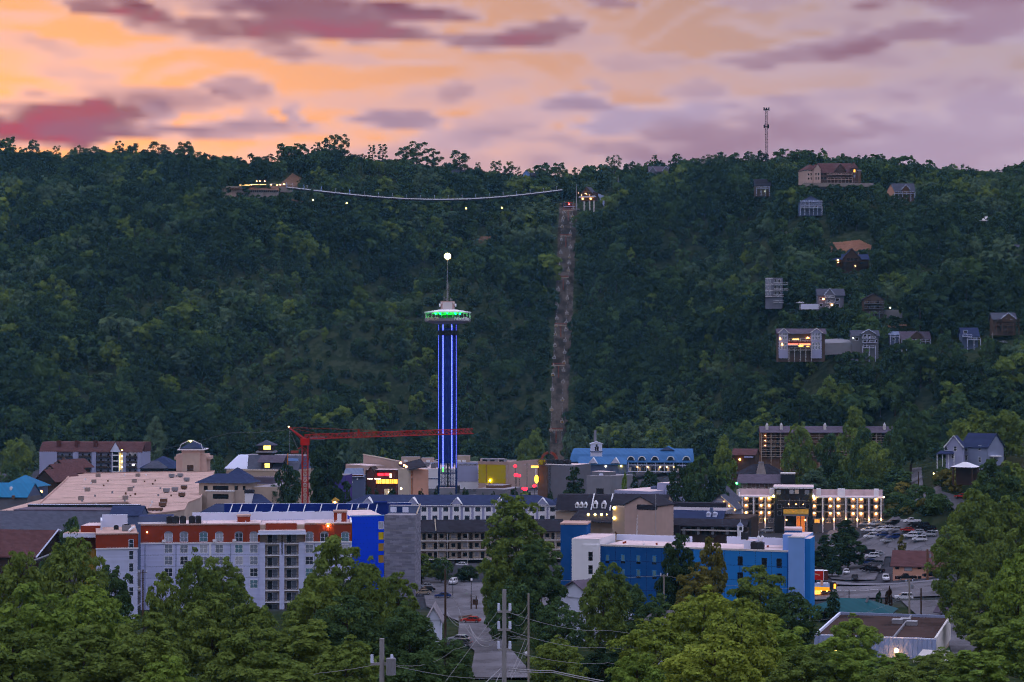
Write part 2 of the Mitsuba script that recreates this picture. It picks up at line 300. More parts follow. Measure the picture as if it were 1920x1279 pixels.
# foot of the mountain
for q in ((-500,838,1240),(-100,838,1240),(100,838,1245),(250,845,1250),(400,846,1270),(550,848,1300),(700,850,1330),(850,850,1340),(960,850,1345),(1040,846,1330),(1150,842,1300),(1250,840,1250),(1380,838,1180),(1500,830,1140),(1650,822,1110),(1800,800,1080),(1950,780,1060),(2200,760,1050)): g(*q)
for q in ((1655,1088,592),(1720,1091,588),(1765,1092,586),(1600,1090,598),(1545,1082,622),(1600,1040,690),(1650,1010,745),(1700,1003,762),(1560,1000,770),(1400,1000,775),(1500,1002,770)): g(*q)
# left mountain: front faces, crest with the clearing, the hollow behind and the main ridge
for q in ((-300,700,1350),(100,700,1350),(100,600,1430),(80,520,1520),(-200,480,1600),(-200,330,1850),(-250,300,2000),(-600,300,1950),(-600,600,1450),(250,700,1350),(250,600,1420),(230,500,1510),(400,720,1360),(400,600,1440),(400,480,1540),(390,400,1600),(300,420,1590),(200,455,1580),
          (250,425,1680),(100,470,1680),(350,385,1660),(150,400,1800),(20,420,1700),(60,302,1950),(200,312,1950),(340,310,1930),(440,330,1900),(50,360,1830),(250,360,1830),
          (470,385,1630),(560,400,1640),(560,460,1590),(600,540,1510),(550,600,1455),(550,700,1380),(620,780,1345),
          (460,362,1650),(520,345,1680),(590,310,1760),(650,308,1770),(700,312,1790),(780,318,1820),(850,336,1850),(950,344,1860),(1020,348,1830),(620,350,1730),(700,352,1770),(820,352,1790),(930,362,1790),
          (700,386,1730),(800,392,1740),(900,392,1735),(620,400,1680),(700,420,1690),(800,420,1700),(870,410,1710),
          (700,480,1640),(640,560,1540),(600,640,1450),(760,450,1680),(830,440,1690),(660,700,1380),(700,780,1350)): g(*q)
# centre spur down from the lift's head
for q in ((1040,398,1690),(980,412,1650),(930,435,1600),(880,462,1560),(840,490,1520),(790,520,1485),(740,548,1450),(690,590,1410),(720,660,1385),(800,640,1430),(800,720,1375),(900,600,1470),(900,520,1540),(900,700,1400),(960,500,1570),(960,620,1470),(980,740,1380),(840,790,1345),
          (1045,800,1352),(1050,700,1425),(1055,600,1510),(1060,500,1600),(1066,420,1680),(1068,382,1720),(1100,398,1725),(1130,385,1735),(1150,372,1750),(1065,352,1790)): g(*q)
# right mountain
for q in ((1150,420,1650),(1150,520,1550),(1150,640,1450),(1150,750,1340),(1250,740,1290),(1250,600,1430),(1250,480,1570),(1250,400,1660),(1240,332,1760),(1330,325,1740),(1330,420,1590),(1330,560,1440),(1330,680,1310),(1400,700,1230),(1420,600,1310),(1420,480,1430),(1430,380,1560),(1430,318,1690),
          (1455,564,1260),(1500,664,1160),(1520,580,1250),(1560,578,1240),(1600,508,1335),(1590,478,1375),(1520,392,1440),(1560,343,1505),(1620,345,1510),(1690,368,1490),(1640,592,1205),(1690,596,1210),(1620,662,1155),(1720,642,1160),(1820,644,1130),(1885,632,1135),(1560,720,1120),(1700,720,1100),(1850,700,1080),(1900,560,1210),(1800,560,1230),(1740,480,1330),(1840,420,1400),(1915,492,1300),(1760,400,1440),(1850,368,1480),(1920,345,1500),(2050,330,1520),(2050,500,1320),(2050,650,1120),(2300,320,1540),(2300,600,1200),
          (1600,322,1570),(1500,318,1640),(1700,345,1580),(1800,362,1580)): g(*q)
for x in range(-1500, 1501, 300): CTRL += [(x, 2350, 185 - abs(x) * .02), (x, 2700, 120), (x, 3300, 100), (x, -800, 105)]
for y in range(0, 1301, 200): CTRL += [(-1300, y, 25 if y > 500 else 60 - y * .1), (1100, y, 60 + y * .03), (1500, y, 80 + y * .03)]
for y in range(1400, 2200, 200): CTRL += [(-1500, y, 150), (1500, y, 180)]
# hollows behind the left ridge and behind the centre spur
for px, py, d0, d, dip in ((-150,560,1490,1620,24),(60,528,1515,1640,30),(160,470,1560,1670,26),(250,440,1585,1680,20),(690,590,1410,1480,24),(740,548,1450,1520,28),(790,520,1485,1555,30),(840,490,1520,1590,28),(880,462,1560,1620,24),(930,435,1600,1655,18),(640,610,1390,1470,22),(1250,560,1470,1540,16),(1330,500,1500,1560,16)):
    CTRL.append((X(px, d), d, Z(py, d) - dip * 1.9)); CTRL.append((X(px, d0), d0, Z(py, d0) + 5))
_c = np.array(CTRL); _, _k = np.unique(np.round(_c[:, :2]), axis=0, return_index=True); _c = _c[np.sort(_k)]
_rbf = RBFInterpolator(_c[:, :2], _c[:, 2], kernel='linear', smoothing=1.5)
GX, GY, GS = -1600.0, -700.0, 10.0
_nx, _ny = 311, 391
_xs, _ys = GX + GS * np.arange(_nx), GY + GS * np.arange(_ny)
_gx, _gy = np.meshgrid(_xs, _ys)
_h = _rbf(np.stack([_gx.ravel(), _gy.ravel()], 1)).reshape(_gx.shape)
from scipy.ndimage import gaussian_filter
_h = gaussian_filter(_h, .9)
_steep = np.clip((_gy - 1230) / 150, 0, 1) * np.clip((2150 - _gy) / 200, 0, 1)
_p = np.stack([_gx / 60, _gy / 60, _gx * 0], -1)
_h = _h + _steep * 9 * (meshkit.fbm(_p, 3, 5) - .5)
_h = np.sign(_h) * np.maximum(np.abs(_h) - .6, 0)                     # the town floor is level
def H(x, y): return map_coordinates(_h, [np.atleast_1d((np.asarray(y, float) - GY) / GS), np.atleast_1d((np.asarray(x, float) - GX) / GS)], order=1, mode='nearest')
def h1(x, y): return float(H(x, y)[0])
_i = np.arange((_ny - 1) * (_nx - 1)); _a = _i // (_nx - 1) * _nx + _i % (_nx - 1)
_f = np.vstack([np.stack([_a, _a + 1, _a + _nx + 1], 1), np.stack([_a, _a + _nx + 1, _a + _nx], 1)])
def ground_color(p, n, uv):
    a = mikit.fbm(p.x * .03, p.y * .03, 1.0, 4); b = mikit.fbm(p.x * .35, p.y * .35, p.z * .35, 3)
    wild = mikit.mix(mi.Color3f(.026, .042, .018), mi.Color3f(.045, .055, .027), mikit.smoothstep(.4, .65, b))
    town = mikit.mix(mi.Color3f(.085, .085, .10), mi.Color3f(.05, .052, .06), mikit.smoothstep(.42, .6, a))
    lawn = mikit.mix(mi.Color3f(.022, .032, .013), mi.Color3f(.042, .040, .022), b)
    on = mikit.smoothstep(500, 540, p.y) * (1 - mikit.smoothstep(1215, 1245, p.y)) * (1 - mikit.smoothstep(4.0, 7.0, p.z))
    bank = (1 - on) * mikit.smoothstep(540, 560, p.y) * (1 - mikit.smoothstep(900, 930, p.y)) * mikit.smoothstep(150, 170, p.x)
    return mikit.mix(mikit.mix(wild, town, on), lawn, bank) * (.75 + .5 * b)
scene['earth'] = {'type': 'twosided', 'bsdf': {'type': 'diffuse', 'reflectance': mikit.proc(ground_color)}}
scene['ground'] = mikit.ply(trimesh.Trimesh(np.stack([_gx.ravel(), _gy.ravel(), _h.ravel()], 1), _f, process=False), 'earth', smooth=True)
labels['ground'] = {'label': 'floor of the valley town and the slopes of the wooded mountain behind it', 'kind': 'structure'}

def drape(poly, step=6.0, lift=.06):
    """A sheet over the ground inside a polygon given as (x, y) corners."""
    m = trimesh.creation.triangulate_polygon(__import__('shapely').Polygon(poly).buffer(0), engine='earcut')
    v, f = m if isinstance(m, tuple) else (m.vertices, m.faces)
    v = np.column_stack([v, np.zeros(len(v))]); v, f = trimesh.remesh.subdivide_to_size(v, f, step)
    v[:, 2] = H(v[:, 0], v[:, 1]) + lift
    return v, f
def gp(px, py):
    """Where the sight line through a pixel meets the ground in front of the mountain."""
    d = np.arange(60, 2100, 1.0); z = H(X(px, d), d); s = Z(py, d); k = np.argmax(s <= z) if (s <= z).any() else len(d) - 1
    return float(X(px, d[k])), float(d[k])
def gd(px, py): return gp(px, py)[1]
def road(name, pixels, label, col, lift=.06, step=6.0):
    v, f = drape([gp(*q) for q in pixels], step, lift); return struct(name, MB().add(v, f, col), label)
# ---------------------------------------------------------------- trees
def unit(v): return v / (np.linalg.norm(v, axis=-1, keepdims=True) + 1e-12)
def make_tree(seed, h, r, base, clumps, leaves, leaf, shape='oval', trunk_r=None, limbs=True, sides=5, clump_r=.36, lean=.04):
    """(trunk mesh, crown vertices, crown faces): a trunk with limbs, and leaf clumps that overlap round an uneven crown."""
    R = np.random.default_rng(seed); tr = trunk_r or h * .016
    top = np.array([R.normal() * h * lean, R.normal() * h * lean, h * .93])
    hz, zc = (h - base) / 2, (h + base) / 2
    i = np.arange(clumps) + .5; ph = i * 2.39996 + R.uniform(0, 6.28); ct = 1 - 2 * i / clumps
    t = (ct + 1) / 2                                             # 0 bottom, 1 top of the crown
    if shape == 'oval': prof = np.sqrt(np.clip(1 - (2 * t - .92) ** 2, .1, 1))
    elif shape == 'cone': prof = 1.05 - .95 * t
    elif shape == 'umbrella': prof = np.clip(.5 + .75 * np.sqrt(np.clip(t, 0, 1)) - np.clip(t - .8, 0, 1) * 2.5, .2, 1.1)
    elif shape == 'tall': prof = .75 * np.sqrt(np.clip(1 - (2 * t - .9) ** 2, .12, 1)) + .2 * R.random(clumps)
    else: prof = .45 + .5 * R.random(clumps)
    rad = r * prof * R.uniform(.5, .95, clumps) * (1 - clump_r * .6)
    c = np.stack([rad * np.cos(ph), rad * np.sin(ph), base + (h - base) * (t * .9 + .04)], 1)
    c[:, :2] += np.outer(c[:, 2] / h, top[:2]); c += R.normal(size=c.shape) * r * .10
    cr = r * clump_r * R.uniform(.65, 1.25, clumps) * (.55 + .45 * prof)
    per = np.maximum(3, (leaves * cr ** 2 / (cr ** 2).sum())).astype(int)
    k = np.repeat(np.arange(clumps), per); n = len(k)
    out = unit(np.column_stack([c[:, :2], (c[:, 2] - zc) * .8]))[k]
    d = unit(R.normal(size=(n, 3)) + .6 * out + [0, 0, .75])
    p = c[k] + d * (cr[k] * R.uniform(.45, 1.08, n) ** .7)[:, None] * [1, 1, .78]
    nn = unit(d + .55 * R.normal(size=(n, 3)) + [0, 0, .25]); a = unit(np.cross(nn, R.normal(size=(n, 3)))); b = np.cross(nn, a)
    s = leaf * np.clip(np.exp(R.normal(size=n) * .42), .4, 2.2)[:, None]
    v = np.stack([p - a * s * .5, p + b * s * .33 + a * s * .08 + nn * s * .12, p + a * s * .5, p - b * s * .33], 1).reshape(-1, 3)
    q = np.arange(n)[:, None] * 4; f = np.stack([q + [0, 3, 1], q + [1, 3, 2]], 1).reshape(-1, 3)
    m = MB(); zs = np.array([-h * .06, base * .5, base, zc, h * .9]); wob = R.normal(size=(5, 2)) * h * .008; wob[0] = 0
    path = np.column_stack([np.outer(np.clip(zs, 0, None) / h, top[:2]) + wob, zs])
    m.tube(path, np.array([1.35, 1, .85, .5, .12]) * tr, 'trunk', sides)
    if limbs:
        for j in range(clumps):
            if j % limbs: continue
            z0 = max(base * .8, c[j, 2] - np.hypot(*c[j, :2]) * .9); f0 = min(max(z0, 0), h * .85)
            s0 = np.array([np.interp(f0, path[:, 2], path[:, 0]), np.interp(f0, path[:, 2], path[:, 1]), f0])
            mid = (s0 + c[j]) / 2 + [0, 0, -.04 * h * R.random()]
            m.tube([s0, mid, c[j]], np.array([.42, .28, .1]) * tr, 'trunk', 4, cap=False)
    return m, v, f

def leafmesh(v, f, tone):
    return mikit.ply(trimesh.Trimesh(v, f, process=False), 'leaf', uv=np.column_stack([np.full(len(v), LEAF_AT[tone]), np.zeros(len(v))]))
GROUPS, TREE_H = {}, {}
def tree_group(kind, tone):
    key = f'{kind}_{tone}'
    if key not in GROUPS:
        m, v, f = SHAPES_[kind]
        if kind not in TRUNKS: TRUNKS[kind] = m.shape()
        scene[f'shape_{key}'] = {'type': 'shapegroup', 'trunk': TRUNKS[kind], 'crown': leafmesh(v, f, tone)}
        GROUPS[key] = f'shape_{key}'
    return GROUPS[key]
SHAPES_, TRUNKS = {}, {}
def kind(name, *a, **k): SHAPES_[name] = make_tree(*a, **k); TREE_H[name] = a[1]
for s_ in range(4):
    kind(f'near{s_}', 10 + s_, 17, [6.2, 7.0, 5.6, 6.4][s_], 3.0, [92, 104, 82, 96][s_], [14500, 16000, 13000, 15000][s_], .44, ['oval', 'oval', 'tall', 'oval'][s_], .30, 5, 6, .235)
kind('poplar', 21, 30, 8.2, 5.0, 170, 21000, .54, 'tall', .45, 5, 6, .20)
for s_ in range(3):
    kind(f'town{s_}', 30 + s_, 13, [5.4, 4.7, 5.8][s_], 2.0, [50, 44, 54][s_], 3400, .66, ['oval', 'tall', 'oval'][s_], .25, 4, 5, .32)
kind('conifer', 41, 15, 4.4, 1.2, 46, 4200, .6, 'cone', .24, 0, 5, .34)
kind('yew', 43, 9, 2.1, .4, 26, 3000, .36, 'oval', .2, 0, 5, .5)
kind('shrub', 44, 3.2, 2.2, .1, 14, 900, .42, 'oval', .12, 0, 4, .42)
for s_ in range(5):
    kind(f'hill{s_}', 50 + s_, [13, 12, 15, 11, 14][s_], [5.6, 6.2, 5.4, 5.8, 5.0][s_], 2.2, [15, 17, 16, 14, 13][s_], [450, 480, 460, 430, 440][s_], 1.4, ['oval', 'oval', 'tall', 'oval', 'tall'][s_], .25, 0, 4, .38)
for s_ in range(4):
    kind(f'crest{s_}', 70 + s_, [17, 16, 19, 15][s_], [5.6, 5.0, 4.2, 6.0][s_], [5, 6, 6.5, 4][s_], [22, 18, 16, 26][s_], [1500, 1100, 900, 1800][s_], .8, ['umbrella', 'tall', 'sparse', 'oval'][s_], .34, 1, 4, .25)
kind('parasol', 80, 21, 6.6, 10, 26, 800, .8, 'umbrella', .34, 1, 4, .2)

def plant(kind_, tone, x, y, height, wide=1.0, spin=0.0, z=None, name='tree', label=None, group=None, cat='tree', key=None):
    s = height / TREE_H[kind_]; z = h1(x, y) if z is None else z
    if key is None:
        key = thing(name, label, cat, group)
    scene[key] = {'type': 'instance', 'group': {'type': 'ref', 'id': tree_group(kind_, tone)},
                  'to_world': T4().translate([float(x), float(y), float(z)]).rotate([0, 0, 1], float(spin)).scale([s * wide, s * wide, s])}
    return key
def tree_at(kind_, tone, px, top, d, half, label, group=None, name='broadleaf_tree', bottom=None, spin=None):
    """A tree whose crown tops out at a pixel and is HALF pixels wide to either side, standing on the ground at distance d."""
    x, z = X(px, d), h1(X(px, d), d); height = Z(top, d) - z
    r = max(np.abs(SHAPES_[kind_][1][:, :2]).max(0).mean() * .93, .1)
    wide = (half * d / FOCAL) / r / (height / TREE_H[kind_])
    return plant(kind_, tone, x, d, height, wide, (px * 37 % 360) if spin is None else spin, z, name, label, group)

# the forest: a jittered grid of trees over the mountain; the 300 that show largest are things, the rest one mass
from shapely.geometry import Point, Polygon
from shapely import contains_xy
CLEAR = []                                                             # clearings, filled in here as pixel outlines on the mountain
def hill_xy(px, py, lo=1100, hi=2000):
    d = np.arange(lo, hi, 2.0); z = H(X(px, d), d); s = Z(py, d); k = np.argmax(s <= z) if (s <= z).any() else len(d) - 1
    return float(X(px, d[k])), float(d[k])
SWATH = [(X(1028, 1320), 1300), (X(1060, 1320), 1300), (X(1084, 1722), 1735), (X(1050, 1722), 1735)]
def clear_px(pts, lo=1100, hi=2000, grow=0): CLEAR.append(Polygon([hill_xy(*q, lo, hi) for q in pts]).buffer(0).buffer(grow))
CLEAR.append(Polygon(SWATH).buffer(3.5))
VIEWS = []                                                             # (pixel from, to, lowest pixel row to keep in sight, distance): the woods are cut low before these

def pad(px, d, ru, rv, front=12): x = X(px, d); CLEAR.append(Polygon([(x - ru, d - front), (x + ru, d - front), (x + ru, d + rv), (x - ru, d + rv)]))
for q in ((1562,1505,24,26,30),(1690,1480,12,14,16),(1520,1430,10,12,16),(1236,1755,9,12,14),(994,1850,8,8,14),(1430,1565,8,10,12),(1595,1330,15,16,18),(1456,1255,9,10,14),(1562,1235,11,12,16),(1518,1230,8,8,14),(1639,1200,8,10,14),(1680,1208,7,8,12),
          (1503,1155,15,14,18),(1572,1158,8,10,16),(1624,1155,9,12,16),(1678,1153,5,8,14),(1716,1155,10,12,16),(1820,1128,7,10,14),(1886,1133,9,12,14),(1912,1300,6,8,12),(1842,1392,6,6,10),
          (1100,1722,12,16,14),(1138,1735,9,22,22),(1068,1726,8,20,8)): pad(*q)
for q in ([(416,372),(470,376),(640,392),(640,398),(540,352),(440,348)], [(520,350),(560,352),(565,335),(550,325)], [(350,384),(395,370),(432,384),(380,398)], [(1550,478),(1632,478),(1640,445),(1520,448)], [(890,465),(970,440),(975,428),(900,445)], [(650,392),(830,396),(830,378),(650,384)]): clear_px(q)
def is_clear(x, y):
    k = np.zeros(len(x), bool)
    for c in CLEAR: k |= contains_xy(c, x, y)
    return k
CREST = ([-60, 0, 60, 140, 250, 380, 470, 520, 545, 620, 680, 760, 850, 950, 1050, 1150, 1250, 1350, 1430, 1500, 1560, 1650, 1750, 1850, 1900, 1980], [284, 286, 287, 288, 290, 300, 316, 316, 300, 290, 300, 306, 324, 334, 338, 322, 318, 308, 304, 300, 306, 306, 326, 346, 330, 326])
VIEWS += [(1508, 1640, 349, 1500), (1663, 1717, 367, 1478), (1499, 1541, 391, 1430), (1216, 1255, 329, 1750), (979, 1010, 336, 1850), (846, 872, 326, 1835), (1416, 1444, 356, 1562), (1560, 1630, 507, 1330), (1520, 1640, 470, 1378), (1434, 1478, 563, 1252), (1502, 1584, 578, 1224), (1618, 1658, 590, 1200), (1658, 1703, 594, 1205), (1457, 1600, 661, 1150), (1597, 1648, 659, 1150), (1666, 1745, 645, 1153), (1663, 1701, 617, 1180), (1802, 1836, 640, 1128), (1860, 1910, 618, 1128), (1903, 1925, 490, 1300), (1830, 1853, 414, 1392),
          (416, 545, 371, 1636), (540, 1000, 392, 1645), (990, 1062, 372, 1725), (350, 432, 396, 1600), (888, 976, 463, 1600), (1050, 1084, 402, 1716), (1084, 1150, 397, 1712), (1028, 1084, 455, 1655)]
for q_ in range(12): VIEWS.append((1031 + q_ * 2.2, 1062 + q_ * 2.0, 845 - q_ * 38, 1318 + q_ * 33))
def forest():
    R = np.random.default_rng(7); step = 8.8
    xs, ys = np.meshgrid(np.arange(-620, 700, step), np.arange(930, 2080, step)); xs[::2] += step / 2
    x = (xs + R.uniform(-3.4, 3.4, xs.shape)).ravel(); y = (ys + R.uniform(-2.6, 2.6, ys.shape)).ravel()
    z = H(x, y); px = 960 + x * FOCAL / y
    foot = np.interp(px, [-300, 100, 300, 550, 850, 1040, 1160, 1300, 1400, 1430, 1500, 1750, 1760, 2200], [1225, 1225, 1235, 1270, 1300, 1300, 1240, 1165, 1110, 1095, 1096, 1096, 960, 940])
    ok = (y > foot) & (px > -60) & (px < 1980) & ~is_clear(x, y)
    x, y, z, px = x[ok], y[ok], z[ok], px[ok]
    top = (z + 12 - CAM_Z) / y; col = np.round(px / 6).astype(int)
    order = np.argsort(y); best, keep = {}, np.zeros(len(x), bool)
    for i in order:                                                     # leave out what stands hidden behind nearer crowns
        b = max(best.get(col[i] - 1, -9), best.get(col[i], -9), best.get(col[i] + 1, -9)) if False else best.get(col[i], -9)
        keep[i] = top[i] > b - .009; best[col[i]] = max(b, top[i] - .004)
    x, y, z, px = x[keep], y[keep], z[keep], px[keep]
    py = 700 - (z - CAM_Z) / y * FOCAL
    patch = meshkit.fbm(np.stack([x / 90, y / 90, x * 0], -1), 3, 9); dice = R.random(len(x))
    low = np.clip((py - 740) / 60, 0, 1)
    light = (patch - .5) * 1.6 + 1.0 * (dice - .5) + .22            # stands of different species
    tone = np.where(light > .64, 'sage', np.where(light > .54, 'mid', np.where(light > .24, 'deep', 'dark')))
    stand = meshkit.fbm(np.stack([x / 55, y / 55, x * 0 + 4], -1), 3, 21)           # young, low stands and old, tall ones
    high = np.clip(1 + 2.2 * (stand - .5), .55, 1.45) * (8 + 13 * R.random(len(x)) ** 1.2) * np.where(low > .5, 1.1, 1); wid = R.uniform(.75, 1.25, len(x))
    sky_row = np.interp(px, *CREST); high = np.minimum(high, np.maximum((py - sky_row) * y / FOCAL + R.gamma(1.1, 2.6, len(x)) - 1, 4.5))
    for a, b, row, dist in VIEWS:
        m = (px > a - 7) & (px < b + 7) & (y < dist); high[m] = np.minimum(high[m], (py[m] - row + 2) * y[m] / FOCAL)
    wid = wid * np.clip(9 / np.maximum(high, 3), 1, 2.3); ok = high > -4; high = np.maximum(high, R.uniform(3, 4.5, len(x)))
    x, y, z, px, py, tone, low, high, wid = (q[ok] for q in (x, y, z, px, py, tone, low, high, wid))
    near = np.argsort(y - 300 * low)[:300]; is_near = np.zeros(len(x), bool); is_near[near] = True
    print('forest trees', len(x))
    for i in range(len(x)):
        k = f'hill{R.integers(5)}'; hh = high[i]; w = wid[i]
        if is_near[i]: plant(k, tone[i], x[i], y[i], hh, w, R.uniform(0, 360), z[i], 'woodland_tree', 'broadleaf tree in the front ranks of the dense forest at the foot of the mountain', 'trees at the front of the mountain forest')
        else: plant(k, tone[i], x[i], y[i], hh, w, R.uniform(0, 360), z[i], key=f'forest__{i:05d}')
    labels['forest'] = {'label': 'dense dark blue-green broadleaf forest covering the mountain', 'kind': 'stuff', 'category': 'forest'}
forest()
# ---------------------------------------------------------------- town: large hotels in front
def rooftop_unit(t, F, u, v, z, w=1.6, dd=1.6, h=1.4, col='grey', name='cooling_unit'):
    m = MB().box(F, u - w / 2, u + w / 2, v, v + dd, z + .15, z + h, col, 'midgrey')
    for a in (-.4, .4): m.box(F, u + a * w - .06, u + a * w + .06, v, v + dd, z, z + .15, 'darkgrey')
    m.cyl(F.p(u, v + dd / 2, 0)[:2], w * .33, w * .33, z + h, z + h + .15, 'black', 10)
    return part(t, name, m)
def railing(t, F, u0, u1, v, z, h=1.05, col='midgrey', step=.35, name='railing', label=None):
    m = MB().box(F, u0, u1, v, v + .06, z + h - .08, z + h, col).box(F, u0, u1, v, v + .06, z + .08, z + .15, col)
    for q in np.arange(u0, u1 + .01, step): m.box(F, q, q + .04, v + .01, v + .05, z + .1, z + h, col)
    return part(t, name, m, label=label)

# red and white hotel
t = thing('hotel', 'long white hotel with a red brick top floor, left of the bright blue construction site', 'hotel')
F = fr(264, 520, 660, 525)
zt, zb = F.z(460, 984), F.z(460, 1018); L = F.len; D = 17.0
ua, ub = F.u(487), F.u(571)
for a, b, nm in ((0, ua, 'wall'), (ub, L, 'wall')):
    part(t, nm, MB().box(F, a, b, 0, D, 0, zb, 'hotel_white'))
    part(t, 'brick_band', MB().box(F, a, b, -.12, D, zb + .002, zt, 'brick', 'roof_white').box(F, a, b, -.3, -.12, zb - .1, zb + .25, 'white'))
part(t, 'parapet', MB().box(F, 0, ua, -.3, .3, zt, zt + .35, 'roof_pink').box(F, ub, L, -.3, .3, zt, zt + .35, 'roof_pink').box(F, 12, L - 1, D - .4, D + .01, zt, zt + 2.1, 'bluewhite').box(F, L - .4, L, .3, D - .4, zt + .002, zt + .5, 'white'))
part(t, 'wall_pilaster', MB().box(F, F.u(394) - .25, F.u(394) + .25, -.25, 0, 0, zb, 'white'))
for px in (316, 345, 382, 411, 448, 476, 580, 608, 647):
    for k, py in enumerate((1007.5, 1029, 1051, 1073, 1095)):
        u, z = F.at(px, py)
        kk = window(t, F, u, z, 1.85, 2.0, -.12 if k == 0 else 0, ('glasspale', 'glass', 'curtain', 'glasspale', 'glassteal')[(px * 7 + k * 3) % 5], 'white' if k else 'bluewhite', 1, 1)
        if k == 0:
            m = MB(); c = [F.p(u + 1.05 * math.cos(a), -.2, z + 1.0 + .55 * math.sin(a)) for a in np.linspace(0, math.pi, 9)]
            for i in range(8): m.tri(F.p(u, -.2, z + 1.0), c[i], c[i + 1], 'glasspale')
            part(t, 'arched_light', m)
    if px in (316, 411, 448): part(t, 'wall_unit', MB().box(F, F.u(px - 12), F.u(px - 5), -.55, -.12, zb + .35, zb + .95, 'white'))
# bay with balconies
part(t, 'bay_wall', MB().box(F, ua + .002, ub - .002, 1.6, D - .01, 0, zt - .1, 'cream', 'roof_white'))
um = F.u(529)
cols = [(F.u(497), F.u(524)), (F.u(533), F.u(560))]
part(t, 'bay_column', MB().box(F, ua, cols[0][0], -.9, 1.6, 0, zb, 'hotel_white'))
part(t, 'bay_column', MB().box(F, cols[0][1], cols[1][0], -.9, 1.6, 0, zb, 'hotel_white').box(F, um - .15, um + .15, -1.0, -.9, zb - 3, zb + 2.9, 'black'))
part(t, 'bay_column', MB().box(F, cols[1][1], ub, -.9, 1.6, 0, zb, 'hotel_white'))
for k in range(7):
    zf = zb - .15 - 3.02 * (k - 1) - 3.02
    for a, b in cols:
        part(t, 'balcony_floor', MB().box(F, a, b, -.85, 1.58, zf - .2, zf, 'white'))
        railing(t, F, a + .02, b - .02, -.82, zf, col='charcoal' if k else 'darkgrey', step=.3)
        part(t, 'balcony_door', MB().box(F, a + .5, b - .5, 1.5, 1.59, zf + .05, zf + 2.25, 'white').box(F, a + .6, (a + b) / 2 - .05, 1.46, 1.5, zf + .1, zf + 2.15, 'glass').box(F, (a + b) / 2 + .05, b - .6, 1.46, 1.5, zf + .1, zf + 2.15, 'glasspale'))
zc = F.z(529, 1000, -1.6)
part(t, 'canopy', MB().box(F, ua - .3, ub + .3, -2.0, 1.59, zc, zc + .75, 'bluewhite', 'roof_white').box(F, ua - .5, ub + .5, -2.2, 1.5, zc - .35, zc - .002, 'bluewhite').box(F, ua + 1.5, ub - 2, .2, 1.58, zc + .752, zt + .3, 'brick', 'roof_pink'))
for px, w in ((316, 1), (328, 1), (341, 1), (358, 1), (370, 1)): rooftop_unit(t, F, F.u(px), 3, zt, 1.5, 1.5, 2.0, 'charcoal')
for a, b, y0, y1, v in ((445, 468, 966, 980, 10), (626, 650, 958, 981, 8)):
    m = MB().box(F, F.u(a, v), F.u(b, v), v, v + 4, zt, F.z(a, y0 + 3, v), 'brick').box(F, F.u(a, v) - .2, F.u(b, v) + .2, v - .2, v + 4.2, F.z(a, y0 + 3, v) + .002, F.z(a, y0, v), 'roof_pink')
    if a > 500: m.box(F, F.u(632, v), F.u(640, v), v - .05, v, zt, zt + 2.2, 'white')
    part(t, 'stair_house', m)
for k, py in enumerate((1040, 1062, 1084)): part(t, 'storey_joint', MB().box(F, .02, ua - .02, -.05, -.001, F.z(400, py) - .05, F.z(400, py) + .05, 'greyblue'))
for px in (272, 330, 432, 590, 656): part(t, 'downpipe', MB().tube([F.p(F.u(px), -.14, .2), F.p(F.u(px), -.14, zb - .3)], .09, 'greyblue', 5))
for px in (300, 330, 364, 397, 430, 462, 594, 628): part(t, 'brick_pier', MB().box(F, F.u(px) - .2, F.u(px) + .2, -.22, -.121, zb + .27, zt - .02, 'brick'))
R_ = np.random.default_rng(3)
for i in range(16): u = R_.uniform(12, L - 3); part(t, 'roof_vent', MB().cyl(F.p(u, R_.uniform(1.5, 13), 0)[:2], .12, .12, zt, zt + R_.uniform(.5, 1.0), 'white', 6))
# left wing
G = fr(181, 488, 258, 490); zt2, zb2 = G.z(220, 1002), G.z(220, 1029); L2 = G.len
part(t, 'wing_wall', MB().box(G, 0, L2, 0, 31, 0, zb2, 'hotel_white'))
part(t, 'wing_brick_band', MB().box(G, -.1, L2 + .1, -.12, 31, zb2 + .002, zt2, 'brick', 'roof_pink').box(G, -.2, L2 + .2, -.25, -.121, zb2 - .1, zb2 + .25, 'white'))
part(t, 'wing_parapet', MB().box(G, -.3, L2 + .3, -.3, .2, zt2, zt2 + .3, 'roof_pink'))
part(t, 'roof_screen', MB().box(G, 1.5, 7.8, 24, 24.4, zt2, zt2 + 3.2, 'bluewhite').box(G, 1.1, 1.49, 14, 24.4, zt2, zt2 + 2.4, 'bluewhite'))
for k in range(5):
    u, z = G.at(246, (1019.5, 1041, 1064, 1087, 1109)[k]); window(t, G, u, z, .95, 2.0, -.12 if k == 0 else 0, 'glass', 'bluewhite', 0, 1)
rooftop_unit(t, G, L2 * .75, 9, zt2, 2.2, 2.2, 1.5, 'grey'); rooftop_unit(t, G, L2 * .5, 14, zt2, 1.2, 1.2, 1.0, 'charcoal')
part(t, 'roof_duct', MB().tube([G.p(L2 * .8, 6, zt2 + .3), G.p(L2 * .88, 10, zt2 + .7), G.p(L2 * .95, 14, zt2 + .6)], .3, 'white', 6))
part(t, 'roof_plant_room', MB().box(F, -1, F.u(320), 5, 12, zt, F.z(290, 968, 5), 'slateblue', 'roof_navy').box(F, -1.2, F.u(320) + .2, 4.8, 5, zt, zt + .5, 'white'))
K = fr(118, 505, 181, 505)
